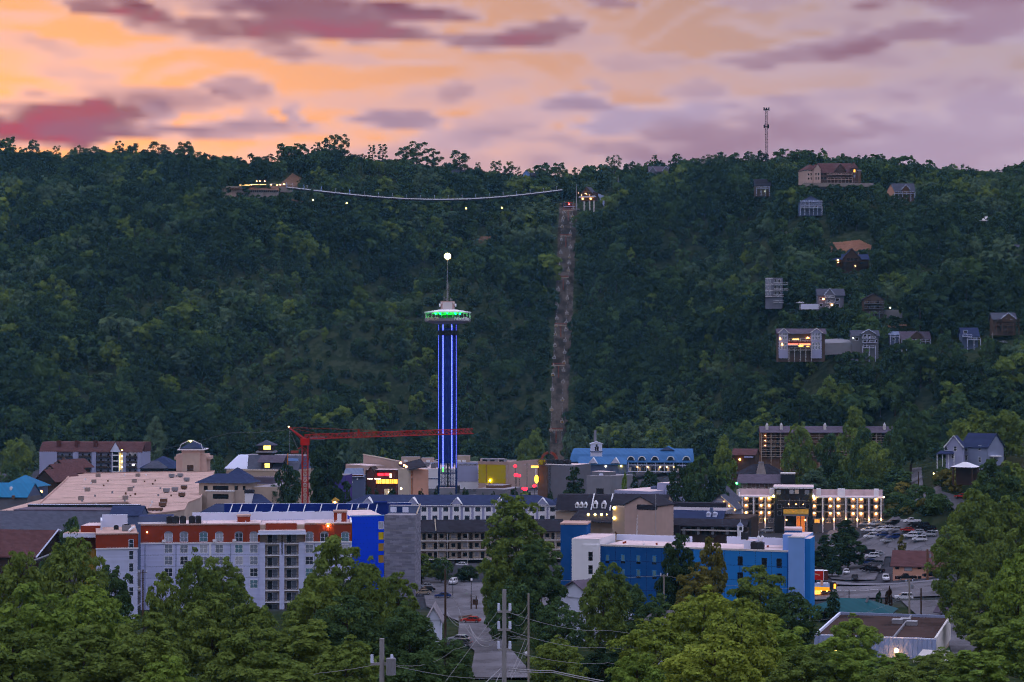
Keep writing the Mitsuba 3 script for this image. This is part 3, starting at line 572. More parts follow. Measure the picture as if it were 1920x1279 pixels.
part(t, 'porch', MB().box(K, 0, K.len, 0, 12, K.z(150, 1008), K.z(150, 1000), 'bluewhite', 'roof_pink').box(K, K.u(145), K.len, 4, 14, K.z(150, 1000), K.z(160, 988), 'brick', 'roof_white').box(K, K.u(140), K.len, 3, 12, K.z(150, 1031), K.z(150, 1008) - .01, 'darkbrick').box(K, K.u(150), K.len, 3.2, 12, 0, K.z(150, 1031) - .01, 'ochre'))
part(t, 'wall_bracket_lamp', MB().ball(F.p(F.u(276), -.3, F.z(276, 998)), .22, 'white'), glow=glow(WARM, .8))
lamp(t, F, F.u(615), -.75, zt - .4, .22, glow(WARM, 16), 'wall_lamp')

# hotel under construction
t = thing('unfinished_hotel', 'hotel under construction with bright blue sheathing and a bare concrete block wall', 'building')
F = fr(657, 560, 720, 562); zt = F.z(690, 968); Lb = F.len
part(t, 'blue_sheathing', MB().box(F, 0, Lb, 0, 26, 0, zt, 'sheath', 'roof_white').box(F, -.1, Lb + .1, -.12, .1, zt, zt + .3, 'paleblue'))
m = MB()
for i in range(9):
    for j in range(16): m.box(F, .8 + i * .92 + (j % 2) * .2, .88 + i * .92 + (j % 2) * .2, -.03, .0, zt - 1.0 - j * 1.1, zt - .85 - j * 1.1, 'navy')
part(t, 'fastening', m, kind='stuff')
for py, gcol in ((985, 'curtain'), (1005, 'yellow'), (1026, 'ochre'), (1048, 'ochre')):
    u, z = F.at(714.5, py); window(t, F, u, z, 1.25, 1.9, 0, gcol, 'ochre' if py > 990 else 'white', 0, 1 if py > 1010 else 0, name='boarded_window')
C = fr(720.5, 562, 778, 561)
part(t, 'block_wall', MB().box(C, 0, C.len, 0, 10, 0, C.z(750, 966), 'cmu', 'roof_grey'))
for i in range(10): part(t, 'block_course', MB().box(C, .02, C.len - .02, -.05, .01, 2 + i * 2.05, 2.22 + i * 2.05, 'grey'))
Bk = fr(418, 596, 772, 600); zr = Bk.z(600, 966); zp = Bk.z(600, 946)
part(t, 'roof_deck', MB().box(Bk, 0, Bk.len, -18, 6, zr - 1.2, zr - .6, 'sheathdeep'))
part(t, 'lower_storeys', MB().box(Bk, .1, Bk.u(655), -16, 5.9, 0, zr - 1.202, 'sheath'))
part(t, 'parapet', MB().box(Bk, 0, Bk.len, 5.0, 6.0, zr - .598, zp, 'sheathdeep', 'bluewhite').box(Bk, Bk.u(700), Bk.u(726), 4.6, 6.2, zp, zp + .5, 'sheathdeep'))
part(t, 'front_sheathing', MB().box(Bk, Bk.u(484), Bk.u(627), -1, -.7, zr - .598, zr + .9, 'sheath'))
for px in (428, 446, 474, 505, 536, 566, 597, 627, 655, 667, 686, 702): part(t, 'post', MB().tube([Bk.p(Bk.u(px), -2, zr - .6), Bk.p(Bk.u(px) + .9, 4.9, zp - .3)], .16, 'white', 4))
for px, w in ((455, 3), (482, 2.5), (512, 3), (545, 3), (580, 2.6), (612, 3), (662, 4), (675, 3)): part(t, 'wall_panel', MB().box(Bk, Bk.u(px) - w / 2, Bk.u(px) + w / 2, 4.7, 4.98, zr - .4, zr + .9, 'bluewhite').box(Bk, Bk.u(px) - w / 2 + .3, Bk.u(px) + w / 2 - .3, 4.66, 4.7, zr - .2, zr + .6, 'charcoal'))
rooftop_unit(t, Bk, Bk.u(678), -3, zr - .6, 3, 3, 2.6, 'grey', 'block_core')
railing(t, Bk, Bk.u(426), Bk.u(470), -10, zr - .6, col='steel', step=1.6, name='safety_rail')
part(t, 'stair_slab', MB().box(C, .0, C.len, 7, 9.9, C.z(750, 966), C.z(750, 966) + 2.2, 'slateblue', 'roof_grey').tube([C.p(C.len, 3, C.z(775, 966) + .2), C.p(C.len, 9, C.z(775, 966) + 2.5)], .22, 'cream', 4))
for px in (738, 750, 760): u = C.u(px, 7); part(t, 'site_hut_panel', MB().box(C, u - .9, u + .9, 6.9, 6.99, C.z(750, 966) + .3, C.z(750, 966) + 1.8, 'bluewhite' if px != 750 else 'navy'))

# tower crane
t = thing('tower_crane', 'tall red lattice tower crane with a long jib rising from the construction site', 'crane')
cx, cd = X(572, 618), 618.0; top = Z(826, cd)
def lattice(p0, p1, w, n, col, h=None, tri=False):
    """Chords and diagonals of a square (or triangular) truss from p0 to p1."""
    m = MB(); p0, p1 = np.array(p0, float), np.array(p1, float); ax = unit(p1 - p0)
    s = unit(np.cross(ax, [0, 0, 1] if abs(ax[2]) < .9 else [0, 1, 0])); b = np.cross(s, ax); h = h or w
    offs = [s * w / 2 - b * h / 2, -s * w / 2 - b * h / 2, -s * w / 2 + b * h / 2, s * w / 2 + b * h / 2] if not tri else [s * w / 2 + b * 0, -s * w / 2 + b * 0, b * h]
    for o in offs: m.tube([p0 + o, p1 + o], .13, col, 4)
    q = len(offs)
    for i in range(n):
        a0, a1 = p0 + (p1 - p0) * i / n, p0 + (p1 - p0) * (i + 1) / n
        for j in range(q):
            o, o2 = offs[j], offs[(j + 1) % q]
            m.tube([a0 + (o if i % 2 else o2), a1 + (o2 if i % 2 else o)], .08, col, 3); m.tube([a0 + o, a0 + o2], .07, col, 3)
    return m
part(t, 'mast', lattice((cx, cd, 0), (cx, cd, top), 1.7, 26, 'cranered'))
jib_tip = np.array([X(887, 600), 600, Z(813, 600)]); j0 = np.array([cx, cd, top + .4])
part(t, 'jib', lattice(j0, jib_tip, 1.4, 36, 'cranered', 1.4, True))
apex = np.array([X(540, cd), cd + 2, Z(802, cd)])
part(t, 'counter_strut', MB().tube([j0, apex], .28, 'cranered', 5).tube([j0 + [0, 0, -1], apex], .12, 'cranered', 4))
jm = j0 + (jib_tip - j0) * .32; kp = np.array([X(672, 612), 612, Z(806, 612)])
part(t, 'king_post', MB().tube([jm, kp], .2, 'cranered', 5).tube([jm + [1.6, 0, 0], kp], .1, 'cranered', 4))
part(t, 'tie_rod', MB().tube([apex, kp], .07, 'rust', 4).tube([apex, j0 + (jib_tip - j0) * .2], .06, 'rust', 4).tube([kp, j0 + (jib_tip - j0) * .7], .07, 'rust', 4))
part(t, 'slewing_cab', MB().box(Frame(cx, cd), -1.3, 1.3, -1.2, 1.2, top - 1.4, top + .6, 'red').box(Frame(cx, cd), 1.5, 6, -.4, .4, top + .2, top + 1.1, 'grey'))
part(t, 'counterweight', MB().tube([apex, (cx - 2.2, cd, Z(842, cd))], .05, 'deadwood', 4).tube([(cx - 2.2, cd, Z(842, cd)), (cx - 1, cd, top - 2)], .16, 'cranered', 4).box(Frame(cx - 3.4, cd), -.9, 1.4, -.5, .5, Z(850, cd), Z(845, cd), 'rust'))
part(t, 'hoist_rope', MB().tube([apex + [.3, 0, 0], (apex[0] + .3, cd + 2, Z(850, cd))], .05, 'steel', 3))
lamp(t, Frame(apex[0], apex[1]), 0, 0, apex[2] + .2, .25, glow(WARM, 2.0), 'beacon')

# motel with open galleries
t = thing('gallery_motel', 'three-storey motel with cream galleries under a long dark roof beside the block wall', 'motel')
F = fr(779, 660, 1056, 664); L = F.len; ze = F.z(800, 997); fl = [F.z(800, y) for y in (1013.5, 1031, 1048.5)]
part(t, 'wall', MB().box(F, 0, L, 2.0, 11, 0, ze, 'cream'))
part(t, 'roof', MB().gable(F, 0, L, 0, 11.5, ze + .2, F.z(900, 974, 6), 'roof_dark', 'cream', over=.5))
part(t, 'roof_seam', MB().tube([F.p(F.u(817), -.6, ze + .35), F.p(F.u(817), 5.6, F.z(900, 974, 6) + .25)], .16, 'cream', 4))
part(t, 'base_storey', MB().box(F, 0, L, 1.2, 1.98, 0, fl[2] - .3, 'charcoal'))
for z in fl: part(t, 'gallery_floor', MB().box(F, 0, L, -.3, 2.0, z - .28, z, 'offwhite'))
part(t, 'eave_band', MB().box(F, 0, L, -.2, .1, ze - .25, ze, 'offwhite'))
for z in fl[:2] + fl[2:]: railing(t, F, 0, L, -.25, z, 1.0, 'charcoal', .5)
for i, px in enumerate(range(784, 1052, 11)):
    for j, z in enumerate(fl):
        u = F.u(px, 2); k = (i + j) % 3
        if i % 2: part(t, 'door', MB().box(F, u - .55, u + .55, 1.93, 1.99, z + .02, z + 2.1, 'charcoal' if k else 'log'), label=None)
        else: flat_window(t, F, u, z + 1.25, 1.3, 1.35, 1.98, 'glassdark' if k else 'curtain', 'offwhite')
for px in (779.5, 820, 838, 876, 920, 960, 1000, 1040): part(t, 'gallery_post', MB().box(F, F.u(px), F.u(px) + .18, -.22, -.04, 0, ze - .25, 'offwhite'))
part(t, 'car_deck', MB().box(F, F.u(842), F.u(905), -9, -.35, fl[2] - 2.3, fl[2] - 2.0, 'grey').box(F, F.u(842), F.u(905), -9.05, -8.9, fl[2] - 2.8, fl[2] - 1.5, 'offwhite'))
m = MB()
for px in (846, 866, 886, 903): m.box(F, F.u(px), F.u(px) + .4, -8.8, -8.4, 0, fl[2] - 2.3, 'charcoal')
part(t, 'deck_pillar', m); MOTEL_DECK = (F, fl[2] - 2.0)

# hotel with a blue hipped roof and white gables
t = thing('gabled_hotel', 'lavender hotel with white window bays and a long slate-blue hipped roof behind the gallery motel', 'hotel')
F = fr(645, 722, 1046, 718); L = F.len; ze = F.z(900, 949)
part(t, 'wall', MB().box(F, 0, L, 0, 16, 0, ze, 'lavender'))
part(t, 'roof', MB().hip(F, 0, L, 0, 16, ze + .26, F.z(900, 928, 8), 'roof_navy', .7, 8, 'white'))
cl = [774, 795, 815.5, 836, 856, 876, 896, 916, 936, 956, 977, 997, 1017, 1036]
for i, px in enumerate([650, 670, 690, 712, 732, 752] + cl):
    u = F.u(px); gab = px in (774, 856, 936, 1017, 690)
    m = MB().box(F, u - 1.45, u + 1.45, -.35, -.002, 0, ze + (.9 if gab else -.5), 'white')
    part(t, 'window_bay', m)
    if gab: part(t, 'gable', MB().gable(F, u - 1.9, u + 1.9, -.5, 5, ze + .9, ze + 3.0, 'white', 'lavender', 'v', .25, .2))
    for py in (955, 971, 987): flat_window(t, F, u, F.z(px, py + (0 if py > 955 or not gab else -.5)), 1.7, 1.6, -.36, 'glass', 'white')
E2 = fr(1047, 718, 1063, 719)
part(t, 'end_wing', MB().box(E2, 0, E2.len, 1.2, 9, 0, ze - .4, 'tan').hip(E2, -.2, E2.len, -.4, 9, ze, ze + 2.6, 'roof_navy', .4, 2.5))
for py in (958, 966, 974, 983):
    z = E2.z(1055, py); part(t, 'end_balcony', MB().box(E2, 0, E2.len, 0, 1.2, z - .1, z, 'offwhite').box(E2, 0, E2.len, 0, .05, z + .8, z + .9, 'offwhite'))
    lamp(t, E2, E2.len * .5, 1.0, z + 1.2, .14, glow(AMBER, 1.2), 'balcony_lamp')

# big blue hotel in the right foreground
t = thing('blue_hotel', 'large bright blue hotel with a flat pale roof among the trees', 'hotel')
d0 = 490
A = fr(1125, 505, 1300, 496); zA = A.z(1180, 1024); Bf = fr(1300, 496, 1476, 487); zB = Bf.z(1400, 1033)
zR = (zA + zB) / 2 - .1
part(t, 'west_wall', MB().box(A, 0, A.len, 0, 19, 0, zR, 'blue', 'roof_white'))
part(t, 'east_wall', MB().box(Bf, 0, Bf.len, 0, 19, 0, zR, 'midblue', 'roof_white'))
part(t, 'roof_edge', MB().box(A, 0, A.len, -.15, .3, zR, zR + .45, 'offwhite').box(Bf, 0, Bf.len, -.15, .3, zR, zR + .45, 'offwhite').box(A, -2, A.len - 6, 18.6, 19.1, zR, zR + 1.5, 'bluewhite').box(Bf, 3, Bf.len, 18.6, 19.1, zR, zR + 1.8, 'bluewhite'))
W = fr(1072, 506, 1124, 504); zW = W.z(1090, 1010)
part(t, 'white_bay', MB().box(W, 0, W.len, 0, 17, 0, zW, 'white', 'roof_white').box(W, W.len * .42, W.len + .15, -.35, -.002, 0, W.z(1110, 1021), 'white'))
Tw = fr(1051, 518, 1100, 517)
part(t, 'stair_tower', MB().box(Tw, 0, Tw.len, 0, 9, 0, Tw.z(1070, 984), 'blue').box(Tw, -.15, Tw.len + .15, -.15, 9.15, Tw.z(1070, 984) + .002, Tw.z(1070, 981), 'roof_pink'))
E1 = fr(1478, 484, 1508, 483); zE = E1.z(1490, 1008)
part(t, 'corner_bay', MB().box(E1, 0, E1.len, 0, 9, 0, zE, 'paleblue', 'roof_white').box(E1, E1.len - .01, E1.len + 1.3, 1.2, 10, 0, zE - .3, 'midblue', 'roof_white').box(E1, -.15, E1.len + .15, -.15, .2, zE, zE + .3, 'white').box(E1, -2.5, E1.len, 9.002, 18, zR, zE, 'paleblue', 'roof_white'))
S2 = fr(1472, 497, 1504, 496.5)
part(t, 'lift_tower', MB().box(S2, 0, S2.len, 2, 8, zR - 3, S2.z(1488, 996), 'blue').box(S2, -.1, S2.len + .1, 1.9, 8.1, S2.z(1488, 996) + .002, S2.z(1488, 992), 'roof_white'))
for px, py, w, h, gl in [(1139, 1046, .75, 1.35, 'glassteal'), (1168, 1046, .85, 1.45, 'glassteal'), (1197, 1047, .85, 1.45, 'glassteal'), (1227, 1048, .85, 1.45, 'glassteal'), (1168, 1073, .85, 1.45, 'glassteal'), (1197, 1074, .85, 1.45, 'glassteal'), (1139, 1073, .85, 1.45, 'glassteal'), (1227, 1075, .85, 1.45, 'glassteal')]:
    u, z = A.at(px, py); window(t, A, u, z, w, h, 0, gl, 'midblue', 0, 0, fw=.08); part(t, 'wall_unit', MB().box(A, u - w / 2 - .1, u + w / 2 + .1, -.07, .0, z - h / 2 - .65, z - h / 2 - .12, 'black'))
for px, py, w, h in [(1344, 1049, 1.15, 1.5), (1388, 1052, 1.0, 2.0), (1433, 1055, 1.05, 2.0), (1461, 1056, 1.05, 2.0), (1388, 1080, 1.15, 1.5), (1461, 1084, 1.05, 2.0), (1433, 1083, 1.05, 2.0), (1344, 1077, 1.1, 1.5), (1320, 1048, 1.0, 1.5)]:
    u, z = Bf.at(px, py); window(t, Bf, u, z, w, h, 0, 'glassdark', 'charcoal', 0, 1, fw=.12)
for py in (1043, 1068, 1093):
    u, z = W.at(1108, py); window(t, W, u, z, 1.0, 2.1, -.35, 'glassdark', 'grey', 0, 1, fw=.08)
m = MB().box(Bf, Bf.u(1384), Bf.u(1405), 5, 9, zR, zR + 2.1, 'bluewhite', 'roof_white'); part(t, 'roof_house', m)
for px, v in ((1395, 6), (1413, 3), (1425, 3)): rooftop_unit(t, Bf, Bf.u(px, v), v, zR + (2.1 if px == 1395 else 0), 1.5, 1.5, 1.9, 'charcoal')
part(t, 'roof_duct', MB().tube([Bf.p(Bf.u(1408), 8, zR), Bf.p(Bf.u(1409), 8, zR + 2.2), Bf.p(Bf.u(1404), 8, zR + 3)], .35, 'white', 6).tube([Bf.p(Bf.u(1409), 8, zR + 2.1), Bf.p(Bf.u(1414), 8, zR + 3)], .35, 'white', 6))
for Fq, n in ((A, 6), (Bf, 6)):
    for q in range(1, n): part(t, 'panel_joint', MB().box(Fq, Fq.len * q / n - .04, Fq.len * q / n + .04, -.03, .0, 1, zR - .02, 'navy'))
    for k in range(1, 6): part(t, 'storey_joint', MB().box(Fq, .02, Fq.len - .02, -.04, -.0, zR - 3.55 * k - .06, zR - 3.55 * k + .06, 'blue' if Fq is Bf else 'navy'))
R_ = np.random.default_rng(5)
for i in range(9): q = R_.uniform(2, 28); Fq = A if i % 2 else Bf; part(t, 'roof_vent', MB().box(Fq, q % 20, q % 20 + .4, 5 + q % 9, 5.4 + q % 9, zR, zR + .5, 'rust' if i % 3 else 'white'))
part(t, 'wall_lamp', MB().ball(A.p(A.u(1182), -.4, A.z(1182, 1118)), .3, 'yellow'), glow=glow((1, .8, .05), 2.2))
# ---------------------------------------------------------------- town: the middle ground
def shed(name, label, F, D_, z0, z1, wall, roof, cat='building', par=.4):
    t = thing(name, label, cat)
    part(t, 'wall', MB().box(F, 0, F.len, 0, D_, z0, z1, wall, roof))
    if par: part(t, 'parapet', MB().box(F, -.1, F.len + .1, -.1, .25, z1, z1 + par, wall).box(F, -.1, F.len + .1, D_ - .25, D_ + .1, z1, z1 + par, wall).box(F, -.1, .25, .25, D_ - .25, z1, z1 + par, wall).box(F, F.len - .25, F.len + .1, .25, D_ - .25, z1, z1 + par, wall))
    return t

# mansard block with dormers
t = thing('dormer_inn', 'dark mansard-roofed inn with white arched dormers and lanterns along a low porch', 'building')
F = fr(1040, 705, 1144, 700); L = F.len
part(t, 'wall', MB().box(F, 0, L, 1.5, 12, 0, F.z(1090, 960), 'tan'))
ze = F.z(1090, 958)
part(t, 'roof', MB().quad(F.p(0, 0, ze), F.p(L, 0, ze), F.p(L, 5, F.z(1090, 928, 5)), F.p(0, 5, F.z(1090, 928, 5)), 'roof_dark').box(F, 0, L, 5, 12, ze, F.z(1090, 928, 5), 'roof_dark'))
for px in (1108, 1143): part(t, 'fire_wall', MB().slab([F.p(F.u(px) - .2, -.2, ze), F.p(F.u(px) + .2, -.2, ze), F.p(F.u(px) + .2, 5.5, F.z(1090, 926, 5) + .3), F.p(F.u(px) - .2, 5.5, F.z(1090, 926, 5) + .3)], .7, 'white'))
for px in (1082, 1090, 1098, 1116.5, 1132.5):
    u, z = F.at(px, 947, 1.5); sz = 1.0 if px > 1100 else .7
    m = MB().box(F, u - .8 * sz, u + .8 * sz, .9, 4, z - 1.3 * sz, z + .5 * sz, 'white').gable(F, u - .8 * sz, u + .8 * sz, .8, 4, z + .5 * sz, z + 1.6 * sz, 'white', 'white', 'v', .1, .12).box(F, u - .4 * sz, u + .4 * sz, .85, .9, z - .8 * sz, z + .6 * sz, 'charcoal')
    part(t, 'dormer', m)
P = fr(1068, 690, 1150, 684); zp = P.z(1100, 970)
part(t, 'porch', MB().slab([P.p(0, 0, zp - 1), P.p(P.len, 0, zp - 1.6), P.p(P.len, 9, P.z(1140, 957, 9)), P.p(0, 9, P.z(1080, 955, 9))], .3, 'roof_dark').box(P, .5, P.len - .5, 4, 9, 0, zp - 1.2, 'tan'))
for px in (1096, 1109, 1121, 1131): lamp(t, P, P.u(px), 3.6, P.z(px, 966), .42 if px < 1125 else .25, glow(GOLD, 2.2), 'lantern')

# tan gabled block with its dark roofs
t = thing('tan_gabled_block', 'tan windowless gable-ended block with dark roofs and yellow-lit stair landings', 'building')
F = fr(1171, 645, 1231, 640); L = F.len; ze, zr = F.z(1200, 947), F.z(1200, 930)
part(t, 'wall', MB().box(F, 0, L, 0, 14, 0, ze, 'pinktan'))
part(t, 'roof', MB().gable(F, 0, L, 0, 14, ze + .1, zr, 'roof_dark', 'pinktan', 'v', .5))
part(t, 'front_block', MB().box(F, F.u(1199), L + .05, -1.6, -.002, 0, F.z(1215, 956, -1.6), 'pinktan').box(F, F.u(1199) - .1, L + .2, -1.8, .1, F.z(1215, 956, -1.6) + .002, F.z(1215, 947, -1.6), 'roof_dark'))
B_ = fr(1145, 662, 1246, 656)
part(t, 'rear_roof', MB().gable(B_, 0, B_.len, 0, 12, B_.z(1190, 946), B_.z(1190, 926, 6), 'roof_dark', 'tan', over=.3))
part(t, 'rear_wall', MB().box(B_, .3, B_.len - .3, .6, 11.4, 0, B_.z(1190, 947), 'tan'))
St = fr(1146, 652, 1170, 650)
part(t, 'stair_tower', MB().box(St, 0, St.len, 1.5, 4, 0, St.z(1158, 950), 'tan'))
for py in (953, 972): lamp(t, St, St.u(1149), 1.1, St.z(1150, py), .5, glow(GOLD, 1.8), 'landing_light')
part(t, 'fire_stair', MB().tube([St.p(4, .7, 2), St.p(1, .7, 5), St.p(4, .7, 8), St.p(1, .7, 11)], .25, 'brown', 4))
u, z = F.at(1226, 938, -1); part(t, 'roof_light', MB().box(B_, B_.u(1226), B_.u(1231), 1, 2.5, B_.z(1226, 940), B_.z(1226, 933), 'grey'))
part(t, 'flag_pole', MB().tube([F.p(L + .6, -2, 2), F.p(L + .6, -2, F.z(1235, 925))], .09, 'steel', 5)); part(t, 'chute', MB().slab([F.p(F.u(1195), -1.8, 1), F.p(F.u(1199), -1.8, 1), F.p(F.u(1197.5), -1.0, F.z(1198, 965)), F.p(F.u(1196.8), -1.0, F.z(1197, 965))], .1, 'white'))

# long dark shopping arcade
t = thing('dark_arcade', 'long low arcade under stepped dark roofs with a pale flat strip', 'building')
F = fr(1238, 690, 1400, 682); L = F.len
part(t, 'wall', MB().box(F, 0, L, 3, 26, 0, F.z(1300, 972), 'darkbrown'))
z2, z1_ = F.z(1300, 975), F.z(1300, 957, 6)
part(t, 'roof', MB().slab([F.p(0, 1.5, z2), F.p(L * .72, 1.5, z2), F.p(L * .72, 7, z1_), F.p(0, 7, z1_)], .3, 'roof_navy'))
part(t, 'flat_roof', MB().box(F, 0, L * .72, 7, 24, z1_ - .6, z1_ - .1, 'roof_grey')); part(t, 'rear_roof', MB().box(F, 0, L * .6, 24, 29, z1_ - .6, z1_ + 1.4, 'roof_dark'))
for px in (1329, 1341): u = F.u(px, 4); part(t, 'dormer', MB().box(F, u - .7, u + .7, 3.2, 6, z2 + .7, z2 + 2.2, 'bluewhite').ball(F.p(u, 3.3, z2 + 2.2), (.7, .5, .5), 'bluewhite', 2))
part(t, 'roof_hatch', MB().box(F, F.u(1326), F.u(1331), 5, 6.5, z1_ - .5, z1_ + 1.0, 'slateblue'))
G = fr(1236, 672, 1400, 664); za, zb = G.z(1300, 986), G.z(1300, 972, 5)
part(t, 'lower_roof', MB().slab([G.p(0, 0, za), G.p(G.len, 0, za), G.p(G.len, 5, zb), G.p(0, 5, zb)], .3, 'roof_dark').box(G, 0, G.len, 5, 9, 0, zb - .3, 'charcoal'))
part(t, 'sign_band', MB().box(G, G.u(1275), G.u(1392), .5, .9, G.z(1330, 996), G.z(1330, 993.5), 'offwhite').box(G, G.u(1275), G.u(1392), .5, .9, G.z(1330, 988.5), G.z(1330, 986.5), 'cream'))
for i, px in enumerate(range(1278, 1392, 9)): part(t, 'shop_window', MB().box(G, G.u(px), G.u(px + 5), 1.6, 1.9, G.z(px, 1003), G.z(px, 989), 'glassdark' if i % 3 else 'curtain'))
part(t, 'arcade_wall', MB().box(G, 0, G.len, 1.9, 4.9, 0, za - .4, 'darkbrown').box(G, 0, G.u(1276), -2, 1.5, 0, G.z(1250, 984, -2), 'roof_dark'))
t = thing('cupola', 'small white open-topped cupola with a spire standing before the lit motel', 'cupola')
cx, cd = X(1388, 664), 664
part(t, 'body', MB().box(Frame(cx, cd), -.9, .9, -.9, .9, 0, Z(986, cd), 'white').box(Frame(cx, cd), -.45, .45, -.95, -.9, Z(994, cd), Z(988, cd), 'charcoal'))
part(t, 'spire', MB().cyl((cx, cd), 1.2, .15, Z(986, cd), Z(979, cd), 'greyblue', 4).tube([(cx, cd, Z(979, cd)), (cx, cd, Z(974, cd))], .08, 'white', 4))

# pair of steep gables with lit eaves
t = thing('twin_gable_hall', 'blue-grey hall with two nested steep gables and gold-lit eaves left of the lit motel', 'building')
for j, (a, b, c, py0, py1, d) in enumerate(((1320, 1372, 1346, 938, 914, 748), (1322, 1380, 1350, 952, 928, 735))):
    F = fr(a, d, b, d - 4); um = F.u(c); ze, zr = F.z(c, py0), F.z(c, py1)
    part(t, 'wall', MB().box(F, .3, F.len - .3, .4, 9, 0, ze, 'greyblue'))
    part(t, 'roof', MB().gable(F, 0, F.len, 0, 12 - 3 * j, ze, zr, 'roof_slate', 'greyblue', 'v', .6))
    m = MB(); [lamp(t, F, F.len / 2 + q_ * (F.len / 2), -.9, zr - 1.3 - q_ * (zr - ze) * .9, .16, glow(AMBER, 6), 'eave_lamp') for q_ in (.25, .6, .95)]
    for s_ in (0, 1.1): m.tube([F.p(F.len / 2 + .4 + s_, -.7, zr - .5 - s_ * .75), F.p(F.len + .5, -.7, ze - .6 - s_ * .2)], .16, 'cream', 4)
    part(t, 'eave_board', m)
    part(t, 'panel', MB().box(F, um - .6, um + .6, .2, .4, ze - 7, zr - 2.5, 'slateblue'))

# motel lit for the night
t = thing('lit_motel', 'four-storey motel with glowing balcony lamps and uplit white pilasters above the car park', 'motel')
F = fr(1383, 790, 1658, 782); L = F.len; ze = F.z(1420, 932)
def mp(px, py, v=0): return F.at(px, py, v)
fz = [F.z(1420, y) for y in (944.5, 958, 971.5)]
uc0, uc1 = F.u(1452), F.u(1524)
for a, b in ((0, uc0), (uc1, L)):
    part(t, 'wall', MB().box(F, a, b, 1.7, 15, 0, ze, 'midgrey', 'roof_white'))
    part(t, 'roof_edge', MB().box(F, a, b, -.1, 1.69, ze - .1, ze + .35, 'white', 'roof_white').box(F, a, b, 14.8, 15.2, ze, ze + 2.4, 'roof_white').box(F, a, a + .5, .35, 14.8, ze, ze + .9, 'white'))
    for z in fz:
        part(t, 'gallery', MB().box(F, a, b, 0, 1.7, z - .22, z, 'grey'))
        m = MB().box(F, a, b, .02, .08, z + .9, z + 1.0, 'charcoal')
        for q in np.arange(a, b, .3): m.box(F, q, q + .05, .03, .07, z, z + .95, 'charcoal')
        part(t, 'railing', m)
part(t, 'chimney_stack', MB().box(F, -.3, .6, 0, 2, 0, ze + 2.7, 'white'))
for px in (1447, 1535, 1580, 1643, 1575): u = F.u(px, 9); part(t, 'roof_box', MB().box(F, u - .9, u + .9, 8, 10, ze, ze + 3.0, 'white'))
PIL = [1392, 1413, 1435, 1456.5, 1521.5, 1542.5, 1564, 1586, 1607.5, 1629, 1652]
for px in PIL:
    u = F.u(px); part(t, 'pilaster', MB().box(F, u - .26, u + .26, -.5, .0, 0, ze - .12, 'white'))
    part(t, 'uplighter', MB().ball(F.p(u, -.85, F.z(px, 974)), .26, 'steel', 1), glow=glow(AMBER, 7))
part(t, 'corner_pilaster', MB().box(F, -.45, -.02, -.4, .5, 0, ze + 2.8, 'cream'), glow=None); lamp(t, F, -.7, -.6, ze - 1, .22, glow(AMBER, 5)); lamp(t, F, -.7, -.6, 6, .22, glow(AMBER, 5))
for px in (1399, 1427, 1442, 1527, 1557, 1572, 1600, 1615, 1643):
    for z in fz: lamp(t, F, F.u(px), 1.45, z + 2.05, .3, glow(WARM, 5.5), 'gallery_lamp'); part(t, 'lamp_panel', MB().box(F, F.u(px) - 1.0, F.u(px) + 1.0, 1.6, 1.68, z + .6, z + 2.5, 'pinktan'))
for px in (1404, 1408, 1419, 1431, 1448, 1533, 1537, 1550, 1566, 1593, 1606, 1622, 1636, 1649):
    for z in fz: part(t, 'room_door', MB().box(F, F.u(px) - .5, F.u(px) + .5, 1.6, 1.69, z + .02, z + 2.1, 'charcoal' if px % 3 else 'glassdark'))
for px in (1404, 1424, 1445, 1532, 1553, 1574, 1597, 1618, 1640):
    window(t, F, F.u(px), F.z(px, 977), 1.9, 1.5, 1.65, 'glasspale' if px != 1532 else 'orange', 'white', 1, 0, lit=glow(AMBER, .15) if px == 1532 else None)
Cn = F.moved(uc0 + .1, -1.2); Lc = uc1 - uc0 - .2; zc = F.z(1487, 914)
part(t, 'centre_block', MB().box(Cn, 0, Lc, 0, 16, 0, zc - .4, 'charcoal').box(Cn, -.5, Lc + .5, -.5, 16, zc - .4 + .002, zc + .3, 'white', 'roof_white'))
m = MB()
for px in (1480, 1499): m.box(Cn, Cn.u(px) - .06, Cn.u(px) + .06, -.06, 0, F.z(1480, 952), F.z(1480, 934), 'grey')
for py in (939, 952): m.box(Cn, 1.2, Lc - 1.2, -.06, 0, F.z(1480, py), F.z(1480, py) + .12, 'grey')
part(t, 'curtain_wall', m)
for px, py, c_ in ((1460, 923, 'glasspale'), (1484, 922, 'curtain'), (1494, 922, 'cream'), (1513, 923, 'glasspale'), (1462, 949, 'glassdark'), (1462, 962, 'glassdark'), (1514, 949, 'glassdark')): flat_window(t, Cn, Cn.u(px), Cn.z(px, py), 1.5, 1.5, 0, c_, 'grey')
for u, z in ((-.4, F.z(1456, 930)), (Lc + .3, F.z(1521, 930))): lamp(t, Cn, u, -.6, z, .5, glow((1, .75, .08), 3.2), 'corner_floodlight')
Cp = Cn.moved(Cn.u(1469), -6.5); zc0 = Cp.z(1480, 963); Lp = Cn.u(1516) - Cn.u(1469)
part(t, 'entrance_canopy', MB().slab([Cp.p(0, -1, zc0), Cp.p(Lp, -1, zc0), Cp.p(Lp, 6.4, zc0 + 1.3), Cp.p(0, 6.4, zc0 + 1.3)], .3, 'ochre').box(Cp, 0, Lp, -1, -.8, zc0 - .9, zc0 - .31, 'grey').box(Cp, .4, .9, -.6, -.1, 0, zc0 - .9, 'pinktan').box(Cp, Lp - .9, Lp - .4, -.6, -.1, 0, zc0 - .9, 'pinktan'))
for q in (1.2, Lp - 1.2): lamp(t, Cp, q, -.5, zc0 - 2.4, .25, glow(AMBER, 6), 'porch_lamp')
